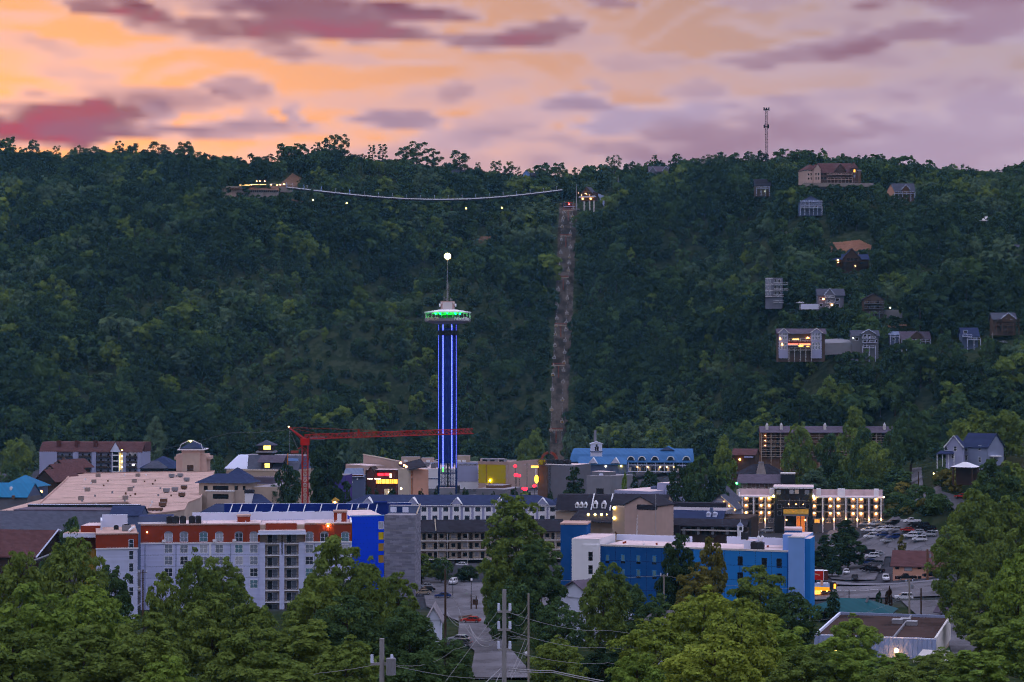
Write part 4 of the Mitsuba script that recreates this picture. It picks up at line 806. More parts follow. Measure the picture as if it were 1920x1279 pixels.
for q in (2, Lp / 2, Lp - 2): lamp(t, Cp, q, 3, zc0 + 3.4, .16, glow(AMBER, 6), 'sign_light')
part(t, 'entrance_door', MB().box(Cp, Lp * .52, Lp * .85, 6.1, 6.2, .2, zc0 - 1.2, 'orange'), glow=glow((1, .26, .05), .07)); part(t, 'door_frame', MB().box(Cp, Lp * .5, Lp * .52, 6, 6.2, .2, zc0 - 1, 'offwhite').box(Cp, Lp * .85, Lp * .87, 6, 6.2, .2, zc0 - 1, 'offwhite').box(Cp, Lp * .66, Lp * .69, 6, 6.1, .2, zc0 - 1.2, 'brown').box(Cp, Lp * .52, Lp * .85, 6, 6.09, zc0 - 2.2, zc0 - 2.0, 'brown'))
lamp(t, F, L - .2, -1.2, ze + .5, .3, glow(AMBER, 4), 'end_floodlight')

t = thing('stone_inn', 'low stone inn with a purple-grey roof showing above the lit motel', 'building')
F = fr(1384, 850, 1466, 846); zg = F.z(1420, 921); ze = F.z(1420, 905)
part(t, 'wall', MB().box(F, 0, F.len, 0, 12, 0, ze, 'stonework'))
part(t, 'roof', MB().gable(F, 0, F.len, -.6, 12, ze + .1, F.z(1420, 889, 6), 'roof_purple', 'stonework', over=.5))
for px in (1396, 1413, 1429, 1445, 1458): flat_window(t, F, F.u(px), F.z(px, 911), 1.8, 1.6, 0, 'brickwork', 'offwhite'); part(t, 'buttress', MB().box(F, F.u(px) + 1.6, F.u(px) + 2.0, -.3, 0, 0, ze, 'brown'))
K = fr(1464, 846, 1490, 845); part(t, 'dark_tower', MB().box(K, 0, K.len, -1, 6, 0, K.z(1477, 889), 'charcoal').box(K, -.2, K.len + .2, -1.2, 6.2, K.z(1477, 889) + .002, K.z(1477, 887), 'offwhite'))
lamp(t, F, -.5, -.8, F.z(1386, 906), .45, glow((.05, 1, .18), 2.5), 'green_light')
t = thing('stone_lodge', 'dark-roofed lodge with a rough stone chimney behind the stone inn', 'building')
F = fr(1398, 900, 1475, 905); part(t, 'wall', MB().box(F, 0, F.len, 0, 10, 0, F.z(1430, 892), 'charcoal')); part(t, 'roof', MB().hip(F, 0, F.len, 0, 12, F.z(1430, 890), F.z(1430, 870, 6), 'roof_dark', .6))
part(t, 'chimney', MB().cyl(F.p(F.u(1426), -.6, 0)[:2], 2.6, 1.1, F.z(1426, 893), F.z(1426, 868), 'stone', 7).cyl(F.p(F.u(1426), -.6, 0)[:2], 1.3, 1.3, F.z(1426, 868), F.z(1426, 866), 'grey', 7))

# timber hotel among the trees
t = thing('timber_hotel', 'dark timber apartment hotel half hidden by trees at the foot of the mountain', 'hotel')
F = fr(1427, 1080, 1752, 1075); L = F.len; zt = F.z(1600, 811)
part(t, 'wall', MB().box(F, 0, L, 2, 16, 8, zt, 'wood'))
part(t, 'roof', MB().gable(F, 0, L, 0, 16, zt + .2, F.z(1600, 799, 8), 'roof_purple', 'wood', over=.6))
for px in (1439, 1466, 1548, 1660, 1742): part(t, 'chimney', MB().box(F, F.u(px) - .7, F.u(px) + .7, 3, 4.5, zt, F.z(px, 796, 3), 'offwhite').cyl(F.p(F.u(px), 3.7, 0)[:2], .6, .2, F.z(px, 796, 3), F.z(px, 793, 3), 'white', 6))
for py in (820, 829, 838, 847, 856):
    z = F.z(1600, py)
    part(t, 'balcony', MB().box(F, 0, L, .2, 2, z - .2, z, 'tan')); part(t, 'balcony_rail', MB().box(F, 0, L, .2, .3, z + .8, z + .95, 'tan'))
    for px in list(range(1432, 1470, 9)) + list(range(1548, 1566, 9)) + list(range(1612, 1750, 9)): part(t, 'balcony_door', MB().box(F, F.u(px) - .8, F.u(px) + .8, 1.9, 1.99, z + .05, z + 2.0, 'glassdark' if px % 2 else 'log'))
for px in range(1428, 1753, 18): part(t, 'balcony_post', MB().box(F, F.u(px) - .15, F.u(px) + .15, .2, .45, 8, zt, 'tan'))
for py in (817, 826.5, 835.5): lamp(t, F, F.u(1435), 1.3, F.z(1435, py), .26, glow(WARM, 2.5), 'stair_light')

# blue house on the bank
t = thing('blue_house', 'two-storey blue timber house with white trim and a porch on the bank above the road', 'house')
F = fr(1803, 690, 1852, 682); zb = h1(F.x, F.y) - 1; ze, zr = F.z(1830, 836), F.z(1830, 815, 4)
part(t, 'wall', MB().box(F, 0, F.len, 0, 9, zb, ze, 'greyblue'))
part(t, 'roof', MB().gable(F, 0, F.len, 0, 9, ze, zr + .6, 'roof_navy', 'greyblue', over=.5))
Gf = fr(1770, 684, 1804, 682); zg = Gf.z(1787, 836)
part(t, 'front_wing', MB().box(Gf, .6, Gf.len, 0, 9, zb, zg, 'lavender').gable(Gf, .4, Gf.len + .2, -.2, 8, zg, Gf.z(1787, 817), 'roof_navy', 'lavender', 'v', .5))
part(t, 'gable_trim', MB().tube([Gf.p(.0, -.75, zg - .6), Gf.p(Gf.len / 2 + .3, -.75, Gf.z(1787, 816.5)), Gf.p(Gf.len + .6, -.75, zg - .6)], .17, 'white', 4))
for px, py in ((1774, 840), (1791, 841), (1787, 855), (1812, 841), (1837, 840), (1812, 858), (1837, 862)):
    q = F if px > 1803 else Gf; window(t, q, q.u(px), q.z(px, py), .95, 1.6, 0, 'glass', 'white', 0, 1)
Pp = Gf.moved(-2.2, -2.0)
part(t, 'porch', MB().slab([Pp.p(0, -.5, Gf.z(1770, 850)), Pp.p(6, -.5, Gf.z(1770, 850)), Pp.p(5, 2.4, Gf.z(1770, 845)), Pp.p(1, 2.4, Gf.z(1770, 845))], .25, 'roof_navy').box(Pp, 0, 6, -.2, 2, zb + 2.4, zb + 2.65, 'white'))
for q in (.2, 2, 3.9, 5.8): part(t, 'porch_post', MB().box(Pp, q - .1, q + .1, -.2, 0, zb - 2, Gf.z(1770, 850) - .2, 'white'))
part(t, 'porch_stair', MB().tube([Pp.p(5, -.4, zb + 3.4), Pp.p(8.6, -1, zb + 1)], .12, 'white', 4).tube([Pp.p(5, -.4, zb + 2.5), Pp.p(8.6, -1, zb + .1)], .16, 'white', 4)); part(t, 'side_porch', MB().box(F, F.len, F.len + 1.6, 1, 6, ze - 3.6, ze - 3.3, 'white').box(F, F.len + 1.4, F.len + 1.55, 1, 1.2, zb, ze - 3.6, 'white'))
lamp(t, Pp, -.9, -.2, zb + 1.8, .24, glow(WARM, 4), 'porch_lamp'); lamp(t, Pp, 1.0, .4, zb + 1.2, .2, glow(WARM, 4), 'porch_lamp')
t = thing('carport', 'white hipped canopy roof on dark posts below the blue house', 'canopy')
F = fr(1784, 660, 1824, 656); zq = F.z(1800, 876); part(t, 'roof', MB().hip(F, 0, F.len, 0, 6, zq, F.z(1803, 866, 3), 'white', .2)); part(t, 'post', MB().box(F, .2, .6, .2, .6, zq - 6, zq - .3, 'log').box(F, F.len - .6, F.len - .2, .2, .6, zq - 6, zq - .3, 'log').box(F, 0, F.len, 4, 5.5, zq - 6, zq - .3, 'darkbrown'))

# salmon building and its neighbours on the right
t = thing('salmon_building', 'salmon-pink two-storey building with a dark brown gable roof beside the car park', 'building')
F = fr(1674, 592, 1772, 588); Sd = fr(1656, 604, 1674, 592.2); ze = F.z(1710, 1060); zr = F.z(1710, 1034, 7)
part(t, 'wall', MB().box(F, 0, F.len, 0, 14, 0, ze, 'peach'))
part(t, 'roof', MB().gable(F, 0, F.len, 0, 14, ze + .1, zr + .3, 'roof_maroon', 'peach', over=.7))
for px, py, w, h in ((1682, 1064, .95, .9), (1703, 1066, 2.1, 1.3), (1724, 1064, .95, .9), (1755, 1072, 1.2, .8), (1682, 1083, 1.0, .7), (1724, 1083, .9, .7), (1742, 1064, .9, .9)): flat_window(t, F, F.u(px), F.z(px, py), w, h, 0, 'glassdark' if w < 2 else 'curtain', 'maroon')
part(t, 'side_window', MB().box(WORLD, F.x - .06, F.x + .0, F.y + 4, F.y + 4.9, F.z(1674, 1066), F.z(1674, 1057), 'charcoal')); part(t, 'side_door', MB().box(WORLD, F.x - .06, F.x, F.y + 3.4, F.y + 4.6, 0, 2.2, 'maroon')); part(t, 'wall_band', MB().box(F, 0, F.len, -.06, 0, 3.0, 3.1, 'pinktan'))
t = thing('gable_shed', 'rust-brown gabled building seen end on behind the salmon building', 'building')
F = fr(1722, 655, 1775, 650); ze = F.z(1750, 1030); part(t, 'wall', MB().box(F, 0, F.len, 0, 8, 0, ze, 'pinktan')); part(t, 'roof', MB().gable(F, 0, F.len, 0, 9, ze, F.z(1750, 1010), 'roof_maroon', 'pinktan', 'v', .6)); part(t, 'gable_louvre', MB().tri(F.p(F.len / 2 - 2, -.1, F.z(1750, 1025)), F.p(F.len / 2 + 2, -.1, F.z(1750, 1025)), F.p(F.len / 2 + .6, -.1, F.z(1750, 1019)), 'maroon'))
t = thing('teal_pavilion', 'open pavilion with a teal metal hipped roof beyond the brown flat-roofed shop', 'pavilion')
F = fr(1509, 476, 1668, 470); zg = h1(F.x, F.y); ze = F.z(1590, 1148); part(t, 'roof', MB().hip(F, .6, F.len, 0, 11, ze, ze + 2.7, 'roof_teal', .6, 7))
for q in (1.2, 6, 11, 16, F.len - .8): part(t, 'post', MB().box(F, q - .15, q + .15, .4, .7, zg - 1, ze - .25, 'offwhite'))
part(t, 'back_wall', MB().box(F, 1, F.len - 1, 8, 10.5, zg - 1, ze - .3, 'charcoal')); part(t, 'roof_vent', MB().tube([F.p(F.u(1620), 4, ze + 2.0), F.p(F.u(1625), 4, ze + 3.5)], .3, 'grey', 5))
t = thing('brown_shop', 'shop with a rusty brown flat roof and blue-grey metal front slope, lower right', 'building')
F = fr(1532, 372, 1752, 366); zt = F.z(1640, 1196); D_ = 34; zg = h1(*F.p(10, 10, 0)[:2]) - 2; F2 = F
part(t, 'roof', MB().box(F, 0, F.len, 0, D_, zt - 1, zt, 'roof_brown'))
part(t, 'parapet', MB().box(F, -.4, 0, -.3, D_, zt - 4, zt + .45, 'bluewhite').box(F, F.len, F.len + .4, -.3, D_, zt - 4, zt + .45, 'offwhite').box(F, -.4, F.len + .4, D_, D_ + .4, zt - 4, zt + .5, 'greyblue').box(F, F.u(1674), F.u(1677), .5, D_ - .1, zt + .002, zt + .4, 'grey').box(F, -.4, F.len + .4, -.35, 0, zt - .2, zt + .3, 'bluewhite'))
part(t, 'metal_slope', MB().slab([F.p(-.6, -2.6, zt - 3.5), F.p(F.len + .6, -2.6, zt - 3.5), F.p(F.len + .3, -.36, zt + .1), F.p(-.3, -.36, zt + .1)], .2, 'metal_blue'))
for q in np.arange(.4, F.len, .85): part(t, 'seam', MB().tube([F.p(q, -2.66, zt - 3.46), F.p(q, -.42, zt + .14)], .05, 'metal_blue', 4))
part(t, 'wall', MB().box(F, 0, F.len, -.9, D_, zg, zt - 1.002, 'tan').box(F, -.4, -.002, -.3, D_, zg, zt - 4.002, 'pinktan'))
for px, v in ((1682, 22), (1697, 24), (1709, 20)): part(t, 'roof_unit', MB().box(F, F.u(px, v) - 1, F.u(px, v) + 1, v, v + 2, zt, zt + .8, 'grey', 'steel'))
lamp(t, F, F.u(1684), -3.2, F.z(1684, 1220, -3), .42, glow(AMBER, 6), 'wall_lamp'); lamp(t, F, F.u(1570), -3.2, F.z(1570, 1221, -3), .3, glow(AMBER, 3.5), 'wall_lamp')
t = thing('lean_to', 'small pale-roofed outbuilding at the corner of the brown shop', 'building')
F = fr(1716, 352, 1775, 350); zt = F.z(1745, 1236); part(t, 'wall', MB().box(F, 0, F.len, .3, 4, h1(F.x, F.y) - 2, zt - .3, 'bluewhite')); part(t, 'roof', MB().slab([F.p(-.3, -.3, zt - .5), F.p(F.len + .4, -.3, zt - .9), F.p(F.len - .4, 6, zt + .8), F.p(.2, 6, zt + .8)], .2, 'offwhite'))
t = thing('brown_house', 'brown-roofed house half hidden by the trees at the right', 'house')
F = fr(1754, 485, 1830, 478); zg = h1(F.x, F.y); ze = F.z(1780, 1147); part(t, 'wall', MB().box(F, .5, F.len, 1, 9, zg - 1, ze + .5, 'olive' if 'olive' in PAL_AT else 'tan')); part(t, 'roof', MB().gable(F, 0, F.len, 0, 9, ze, F.z(1780, 1114, 5), 'roof_purple', 'brown', over=.4))
part(t, 'porch_opening', MB().box(F, F.u(1786), F.u(1808), .8, .99, ze - 1.6, ze + .2, 'log')); part(t, 'wall_ac', MB().box(F, F.u(1758), F.u(1761), .5, 1, ze - 1.2, ze, 'white').box(F, F.u(1765), F.u(1768), .5, 1, ze - 1.2, ze, 'white')); part(t, 'door', MB().box(F, F.u(1790), F.u(1797), .9, .99, zg, zg + 2.1, 'charcoal'))
t = thing('service_station', 'filling station with an orange lit canopy at the corner of the blue hotel', 'building')
F = fr(1514, 547, 1556, 545); zq = F.z(1530, 1107); part(t, 'roof', MB().box(F, 0, F.len, 0, 11, zq, zq + .9, 'orange', 'metal_blue')); part(t, 'lit_fascia', MB().box(F, 0, F.len, -.1, -.002, zq, zq + .95, 'yellow'), glow=glow((1, .30, .012), .13))
part(t, 'wall', MB().box(F, .5, F.len - .5, 5, 10, 0, zq, 'bluewhite').box(F, 0, .4, 0, 5, 0, zq, 'ochre')); part(t, 'shop_window', MB().box(F, 1, 2.6, 4.9, 4.99, .6, zq - .4, 'ochre'), glow=glow(AMBER, .35)); part(t, 'shop_glass', MB().box(F, 3, F.len - .8, 4.9, 4.99, .8, zq - .6, 'glasspale')); part(t, 'roof_vent', MB().box(F, F.u(1533), F.u(1537), 4, 5, zq + .9, zq + 2.2, 'peach').box(F, 1, 4, 8, 9, zq + .9, zq + 1.3, 'white'))
for q in (1.5, 3.5, 5): lamp(t, F, q, 1.5, zq - .25, .14, glow(AMBER, 3), 'canopy_light')
t = thing('price_sign', 'dark pylon sign with an orange lit face beside the filling station', 'sign')
F = fr(1556, 540, 1568, 540); part(t, 'frame', MB().box(F, 0, F.len, .1, .5, F.z(1560, 1106), F.z(1560, 1092), 'charcoal').box(F, .3, .7, .2, .4, 0, F.z(1560, 1106), 'charcoal')); part(t, 'face', MB().box(F, F.len * .62, F.len - .1, 0, .1, F.z(1560, 1104), F.z(1560, 1095), 'orange'), glow=glow((1, .3, .03), .4))
t = thing('red_container', 'red box trailer with white edges parked behind the filling station', 'trailer')
F = fr(1521, 600, 1553, 600); m = MB().box(F, 0, F.len * .72, 0, 3, .8, 3.6, 'red', 'white').box(F, F.len * .75, F.len, .2, 3, .8, 3.5, 'maroon', 'white'); part(t, 'box', m); part(t, 'edge', MB().box(F, F.len * .71, F.len * .75, -.08, 3, .7, 3.65, 'white').box(F, 0, F.len * .72, -.06, 0, 3.45, 3.62, 'white')); part(t, 'stripe', MB().slab([F.p(.3, -.02, 2.6), F.p(2.6, -.02, 2.1), F.p(2.6, -.02, 2.4), F.p(.3, -.02, 3.0)], .02, 'peach')); part(t, 'wheel', MB().cyl(F.p(1, .6, 0)[:2], .5, .5, .1, .7, 'tyre', 8).cyl(F.p(3.4, .6, 0)[:2], .5, .5, .1, .7, 'tyre', 8))
# ---------------------------------------------------------------- town: the back rows
def xyz(px, d): return (X(px, d), d)
# mall with the pink roof
t = thing('mall', 'sprawling flat-roofed mall with a huge pink membrane roof', 'mall'); zR = 14.0
def at_z(px, py, z): d = (CAM_Z - z) * FOCAL / (py - 700); return X(px, d), d
poly = [at_z(*q, zR) for q in ((72, 947), (122, 902), (133, 889), (402, 884), (396, 900), (375, 935), (352, 944), (345, 958), (288, 965), (262, 955), (240, 943))]
import shapely
pg = shapely.Polygon(poly).buffer(0)
ex = trimesh.creation.extrude_polygon(pg, zR, engine='earcut'); part(t, 'wall', MB().add(ex.vertices, ex.faces, 'beige'))
v_, f_ = trimesh.creation.triangulate_polygon(pg, engine='earcut'); part(t, 'roof', MB().add(np.column_stack([v_, np.full(len(v_), zR + .02)]), f_, 'roof_pink'))
m = MB(); ring = np.array(pg.exterior.coords)
for a, b in zip(ring[:-1], ring[1:]):
    fx = Frame(*a, math.atan2(*(b - a)[::-1])); m.box(fx, 0, float(np.hypot(*(b - a))), -.2, .2, zR + .03, zR + .5, 'roof_pink')
part(t, 'parapet', m)
for px, py in ((184, 894.5), (176, 906), (164, 921.5), (152, 938), (258.5, 894), (252, 905), (244, 920.5), (235, 937)): x, y = at_z(px, py, zR); part(t, 'skylight', MB().box(Frame(x, y), -.9, .9, -1.2, 1.2, zR, zR + 1.5, 'stone', 'darkgrey'))
for px, py in ((322, 896), (338, 895), (312, 924), (328, 922), (345, 918), (341, 932), (307, 944), (305, 951), (350, 903)): x, y = at_z(px, py, zR); part(t, 'roof_unit', MB().box(Frame(x, y), -1.2, 1.2, -1, 1, zR + .4, zR + 1.8, 'brown' if px % 2 else 'grey', 'grey').box(Frame(x, y), -.8, .8, -.6, .6, zR, zR + .4, 'charcoal'))
x0, y0 = at_z(150, 925, zR); x1, y1 = at_z(372, 926, zR); part(t, 'roof_seam', MB().box(fr(150, y0, 372, y1), 0, 62, -.25, .25, zR + .03, zR + .12, 'pinktan'))
for py in (891, 899, 909, 933, 943): (x0, y0), (x1, y1) = at_z(140 - (py - 889) * .9, py, zR), at_z(384 - (py - 889) * .25, py, zR); fq = Frame(x0, y0, math.atan2(y1 - y0, x1 - x0)); part(t, 'roof_seam', MB().box(fq, 3, math.hypot(x1 - x0, y1 - y0) - 3, -.14, .14, zR + .03, zR + .10, 'tan'))
R_ = np.random.default_rng(31)
for i in range(26): x, y = at_z(R_.uniform(150, 350), R_.uniform(890, 950), zR); part(t, 'roof_vent', MB().box(Frame(x, y), -.3, .3, -.3, .3, zR, zR + R_.uniform(.5, 1.0), ('grey', 'brown', 'white')[i % 3]))
K = fr(278, 705, 302, 705); part(t, 'brick_louvre', MB().box(K, 0, K.len, 0, 2, 0, K.z(290, 957), 'brickwork').box(K, -.3, K.len + .3, -.3, 2.3, K.z(290, 957), K.z(290, 953), 'brown').box(K, .4, 1.3, -.06, 0, K.z(290, 960), K.z(290, 957.5), 'bluewhite').box(K, 1.8, 2.7, -.06, 0, K.z(290, 960), K.z(290, 957.5), 'bluewhite').box(K, 3.2, 4.1, -.06, 0, K.z(290, 960), K.z(290, 957.5), 'bluewhite'))
t = thing('low_store', 'lower pale flat-roofed store at the left edge below the mall roof', 'building'); F = fr(-40, 745, 62, 745); part(t, 'wall', MB().box(F, 0, F.len, 0, 150, 0, 9.5, 'beige', 'roof_pink')); part(t, 'parapet', MB().box(F, 0, F.len, -.3, .1, 9.5, 10, 'offwhite').box(F, F.len - .4, F.len + .1, .1, 150, 9.5, 10, 'offwhite')); part(t, 'roof_unit', MB().box(F, F.u(22, 100), F.u(26, 100), 100, 102, 9.5, 11, 'brown'))

t = thing('peach_tower', 'square peach tower with a dark pyramid roof edged by lights above the mall roof', 'tower')
F = fr(330, 985, 386, 985); part(t, 'base', MB().box(F, 0, F.len, 0, 14, 0, F.z(350, 852), 'pinktan').box(F, -1.2, 0, 2, 12, 20, F.z(350, 857), 'pinktan').box(F, F.len, F.len + 1.8, 2, 12, 20, F.z(350, 856), 'pinktan'))
a, b = F.u(341), F.u(376); part(t, 'shaft', MB().box(F, a, b, -1.0, 13, 0, F.z(358, 844), 'pinktan').box(F, a + .5, b - .5, -1.15, -1.001, F.z(358, 884), F.z(358, 850), 'beige')); part(t, 'door', MB().box(F, F.u(351.5), F.u(363.5), -1.25, -1.151, F.z(358, 883), F.z(358, 872), 'log'))
part(t, 'cornice', MB().box(F, F.u(334), F.u(383), -2.5, 14, F.z(358, 844) + .002, F.z(358, 842), 'white')); part(t, 'roof', MB().hip(F, F.u(340), F.u(379), -1.5, 9, F.z(358, 841), F.z(358, 827, 3), 'roof_navy', .4, 4))
m = MB(); zt_, zb_ = F.z(358, 825.5), F.z(358, 833)
m.tube([F.p(F.u(338), -2.2, zb_ - 2), F.p(F.u(341), -2.2, zb_), F.p(F.u(356), -2.2, zt_), F.p(F.u(363), -2.2, zt_), F.p(F.u(379), -2.2, zb_), F.p(F.u(381), -2.2, zb_ - 2.2)], .16, 'white', 5); part(t, 'light_string', m, glow=glow((1, .85, .35), .35)); lamp(t, F, F.u(358.5), -2.3, zt_ - .4, .5, glow((1, .8, .1), 1.6))

t = thing('tan_hotel_wing', 'tan two-storey block with a slate-blue hipped roof at the right end of the mall roof', 'building')
F = fr(373, 800, 462, 796); ze = F.z(420, 906); part(t, 'wall', MB().box(F, 0, F.len, 0, 13, 0, ze, 'beige')); part(t, 'roof', MB().hip(F, 0, F.len, 0, 13, ze + .26, F.z(420, 888, 6), 'roof_navy', 1.2, 6, 'slateblue'))
part(t, 'bay', MB().box(F, F.u(390), F.u(440), -1.4, -.002, 0, F.z(410, 921), 'beige').box(F, F.u(388), F.u(441), -1.7, .1, F.z(410, 921) + .002, F.z(410, 919), 'white').box(F, F.u(390), F.u(440), -.3, .001, F.z(410, 919), F.z(410, 908), 'tan'))
for px, py, w, h, v in ((414, 915, 6.4, 1.6, -.3), (386, 915, 1.6, 1.6, 0), (442.5, 915, 1.6, 1.6, 0), (458, 915, 1.0, 1.6, 0), (414, 931, 6.4, 1.9, -1.4)): flat_window(t, F, F.u(px, v), F.z(px, py, v), w, h, v, 'glassdark', 'tan')
K = fr(459, 780, 474, 780); part(t, 'white_stair_block', MB().box(K, 0, K.len, 0, 4, 0, K.z(465, 925), 'white').box(K, -.2, K.len + .2, -.2, 4.2, K.z(465, 925) + .002, K.z(465, 919), 'roof_dark')); part(t, 'lower_roof', MB().slab([K.p(K.len, -3, K.z(495, 943)), K.p(K.len + 8, -3, K.z(495, 943)), K.p(K.len + 3, 3, K.z(480, 928)), K.p(K.len, 3, K.z(480, 926))], .3, 'roof_navy'))
K = fr(474, 800, 523, 797); part(t, 'low_wing', MB().box(K, 0, K.len, 0, 30, 0, K.z(500, 913), 'tan', 'roof_grey'))
K = fr(376, 770, 480, 768); z0_ = K.z(420, 957); part(t, 'front_roof', MB().slab([K.p(0, -6, z0_ - 1), K.p(K.len, -6, z0_ - 1), K.p(K.len, 8, z0_ + 2), K.p(4, 8, z0_ + 2)], .4, 'roof_navy').box(K, .5, K.len - .5, -4, 7, 0, z0_ - .6, 'slateblue'))

t = thing('slate_complex', 'long slate-roofed complex at the left edge in front of the mall', 'building')
F = fr(-60, 655, 186, 650); ze, zr = F.z(80, 995), F.z(80, 958, 14); part(t, 'wall', MB().box(F, 0, F.len, 1, 26, 0, ze, 'darkgrey')); part(t, 'roof', MB().gable(F, 0, F.len, 0, 28, ze, zr, 'roof_slate', 'darkgrey', over=.6)); part(t, 'ridge_roof', MB().box(F, 10, F.len - 1, 14, 27, zr - 2, zr + .4, 'roof_purple'))
K = fr(52, 688, 262, 686); part(t, 'dark_parapet', MB().box(K, 0, K.len, 0, 2, 0, K.z(150, 946), 'charcoal', 'bluewhite')); K2 = fr(206, 640, 264, 640); part(t, 'slate_block', MB().box(K2, 0, K2.len, 0, 12, 0, K2.z(235, 966), 'slateblue').gable(K2, 0, K2.len, 0, 12, K2.z(235, 966), K2.z(235, 948, 6), 'roof_navy', 'slateblue', over=.3)); part(t, 'front_porch', MB().box(F, F.u(168), F.u(187), -3, 2, 0, ze - .6, 'greyblue').slab([F.p(F.u(164), -3.5, ze - .9), F.p(F.u(188), -3.5, ze - .9), F.p(F.u(188), 3, ze + .5), F.p(F.u(164), 3, ze + .5)], .2, 'roof_slate'))
part(t, 'roof_antenna', MB().tube([K.p(K.u(173), 5, K.z(173, 962)), K.p(K.u(173), 5, K.z(173, 946))], .25, 'white', 5).cyl(K.p(K.u(173), 5, 0)[:2], 2.2, 1.2, K.z(173, 963), K.z(173, 961), 'grey', 10))
t = thing('maroon_hall', 'maroon-roofed gabled hall with pale barge boards at the far left', 'building')
F = fr(-30, 600, 84, 596); z0_, z1_ = F.z(40, 1044), F.z(40, 993, 9); part(t, 'roof', MB().slab([F.p(0, 0, z0_), F.p(F.len - 3, 0, z0_), F.p(F.len, 9, z1_), F.p(0, 9, z1_)], .4, 'roof_maroon').slab([F.p(0, 9, z1_), F.p(F.len, 9, z1_), F.p(F.len - 1, 17, z0_), F.p(0, 17, z0_)], .4, 'roof_maroon')); part(t, 'wall', MB().box(F, 0, F.len - 4, 1, 16, 0, z0_, 'darkbrown').add([F.p(F.len - 3, 1, z0_), F.p(F.len - 3, 16, z0_), F.p(F.len - .6, 9, z1_ - .5)], [[0, 1, 2]], 'log')); part(t, 'barge_board', MB().tube([F.p(F.len - 2.7, -.1, z0_ - .1), F.p(F.len + .2, 9, z1_ + .2), F.p(F.len + 3.8, 14, z1_ - 3)], .3, 'bluewhite', 4)); part(t, 'side_ramp', MB().tube([F.p(F.len - 6, -6, F.z(20, 1064)), F.p(F.len - 1, -5, F.z(50, 1048)), F.p(F.len + 6, -4, F.z(80, 1032))], .4, 'grey', 4))

t = thing('apartment_block', 'four-storey pale apartment block with dark balconies and a maroon mansard roof at the left', 'building')
F = fr(75, 1085, 265, 1078); L = F.len; ze = F.z(170, 847); part(t, 'wall', MB().box(F, 0, L, 1.5, 16, 0, ze, 'lavender'))
part(t, 'roof', MB().slab([F.p(-.5, -.2, ze), F.p(L + .5, -.2, ze), F.p(L + .5, 5, F.z(170, 829, 5)), F.p(-.5, 5, F.z(170, 829, 5))], .4, 'roof_maroon').box(F, -.4, L + .4, 5, 16, ze, F.z(170, 829, 5), 'roof_maroon'))
for a, b in ((74, 107), (137, 147), (172, 180), (209, 211), (230, 236), (258, 265)): part(t, 'wall_pier', MB().box(F, F.u(a), F.u(b), -.2, 1.5, 0, ze - .1, 'lavender'))
for px in (107, 141, 176): part(t, 'chimney', MB().box(F, F.u(px) - 1, F.u(px) + 1, 2, 4, ze, F.z(px, 827), 'maroon'))
for a, b in ((108, 136), (148, 171), (181, 208), (237, 257)):
    for py in (857.5, 867.5, 877.5, 887.5):
        z = F.z(a, py); part(t, 'balcony', MB().box(F, F.u(a), F.u(b), -.6, 1.49, z - .2, z, 'charcoal').box(F, F.u(a), F.u(b), -.6, -.5, z, z + 1.0, 'darkbrown')); 
        for q in (.25, .5, .75): part(t, 'balcony_door', MB().box(F, F.u(a + (b - a) * q) - .5, F.u(a + (b - a) * q) + .5, 1.4, 1.49, z, z + 1.9, 'glassdark' if q != .5 else 'curtain'))
m = MB().box(F, F.u(211), F.u(224), -.6, 1.5, 0, ze - .1, 'white'); part(t, 'stair_frame', m)
for py in (848.5, 859, 869.5, 880): part(t, 'stair_glass', MB().box(F, F.u(212.3), F.u(222.7), -.7, -.601, F.z(217, py + 4), F.z(217, py - 4), 'glassdark'))
part(t, 'roof_gable', MB().gable(F, F.u(207), F.u(228), -1, 5, ze + .2, F.z(217, 828), 'roof_maroon', 'bluewhite', 'v', .3))
for py in (845, 855, 865.5, 876): lamp(t, F, F.u(228), .6, F.z(228, py), .45, glow(GOLD, 2.2), 'landing_light')
for px, py in ((243, 846.5), (250, 846.5), (249, 872)): lamp(t, F, F.u(px), .9, F.z(px, py), .5, glow((.9, .8, .7), .9), 'room_light')

t = thing('azure_roof_house', 'low building with a bright azure metal roof at the left edge', 'building')
F = fr(-30, 850, 50, 846); ze = F.z(20, 930); part(t, 'wall', MB().box(F, 0, F.len, .5, 14, 0, ze, 'midgrey')); part(t, 'roof', MB().gable(F, 0, F.len, 0, 14, ze, F.z(20, 905, 7), 'roof_azure', 'slateblue', over=.6)); part(t, 'roof_vent', MB().box(F, F.u(12), F.u(16), 3, 4, ze + 2, ze + 3.6, 'white'))
t = thing('azure_hip_house', 'building with a hipped azure roof just behind the bright azure roof', 'building')
F = fr(2, 905, 66, 902); ze = F.z(30, 913); part(t, 'wall', MB().box(F, 0, F.len, 1, 14, 0, ze, 'slateblue')); part(t, 'roof', MB().hip(F, 0, F.len, 0, 16, ze, F.z(30, 891, 8), 'roof_azure', .5, 8)); lamp(t, F, F.u(77), 0, F.z(77, 922), .6, glow(AMBER, 2), 'wall_lamp')
t = thing('stepped_lodge', 'dark lodge of stepped steep brown gables in front of the apartment block', 'building')
for j, (pl, pr, d, py0, py1) in enumerate(((66, 104, 930, 900, 880), (80, 112, 955, 886, 870), (95, 128, 985, 876, 862))):
    F = fr(pl, d, pr, d - 4); ze = F.z(pl, py0); part(t, 'wall', MB().box(F, .4, F.len - .4, .4, 18, 0, ze, 'log')); part(t, 'roof', MB().gable(F, 0, F.len, -.4, 20, ze, F.z(pl, py1), 'roof_maroon', 'darkbrown', 'v', .8)); part(t, 'chimney', MB().box(F, F.len * .3, F.len * .3 + 1.2, 5, 6.2, ze, F.z(pl, py1) + .8, 'brickwork'))
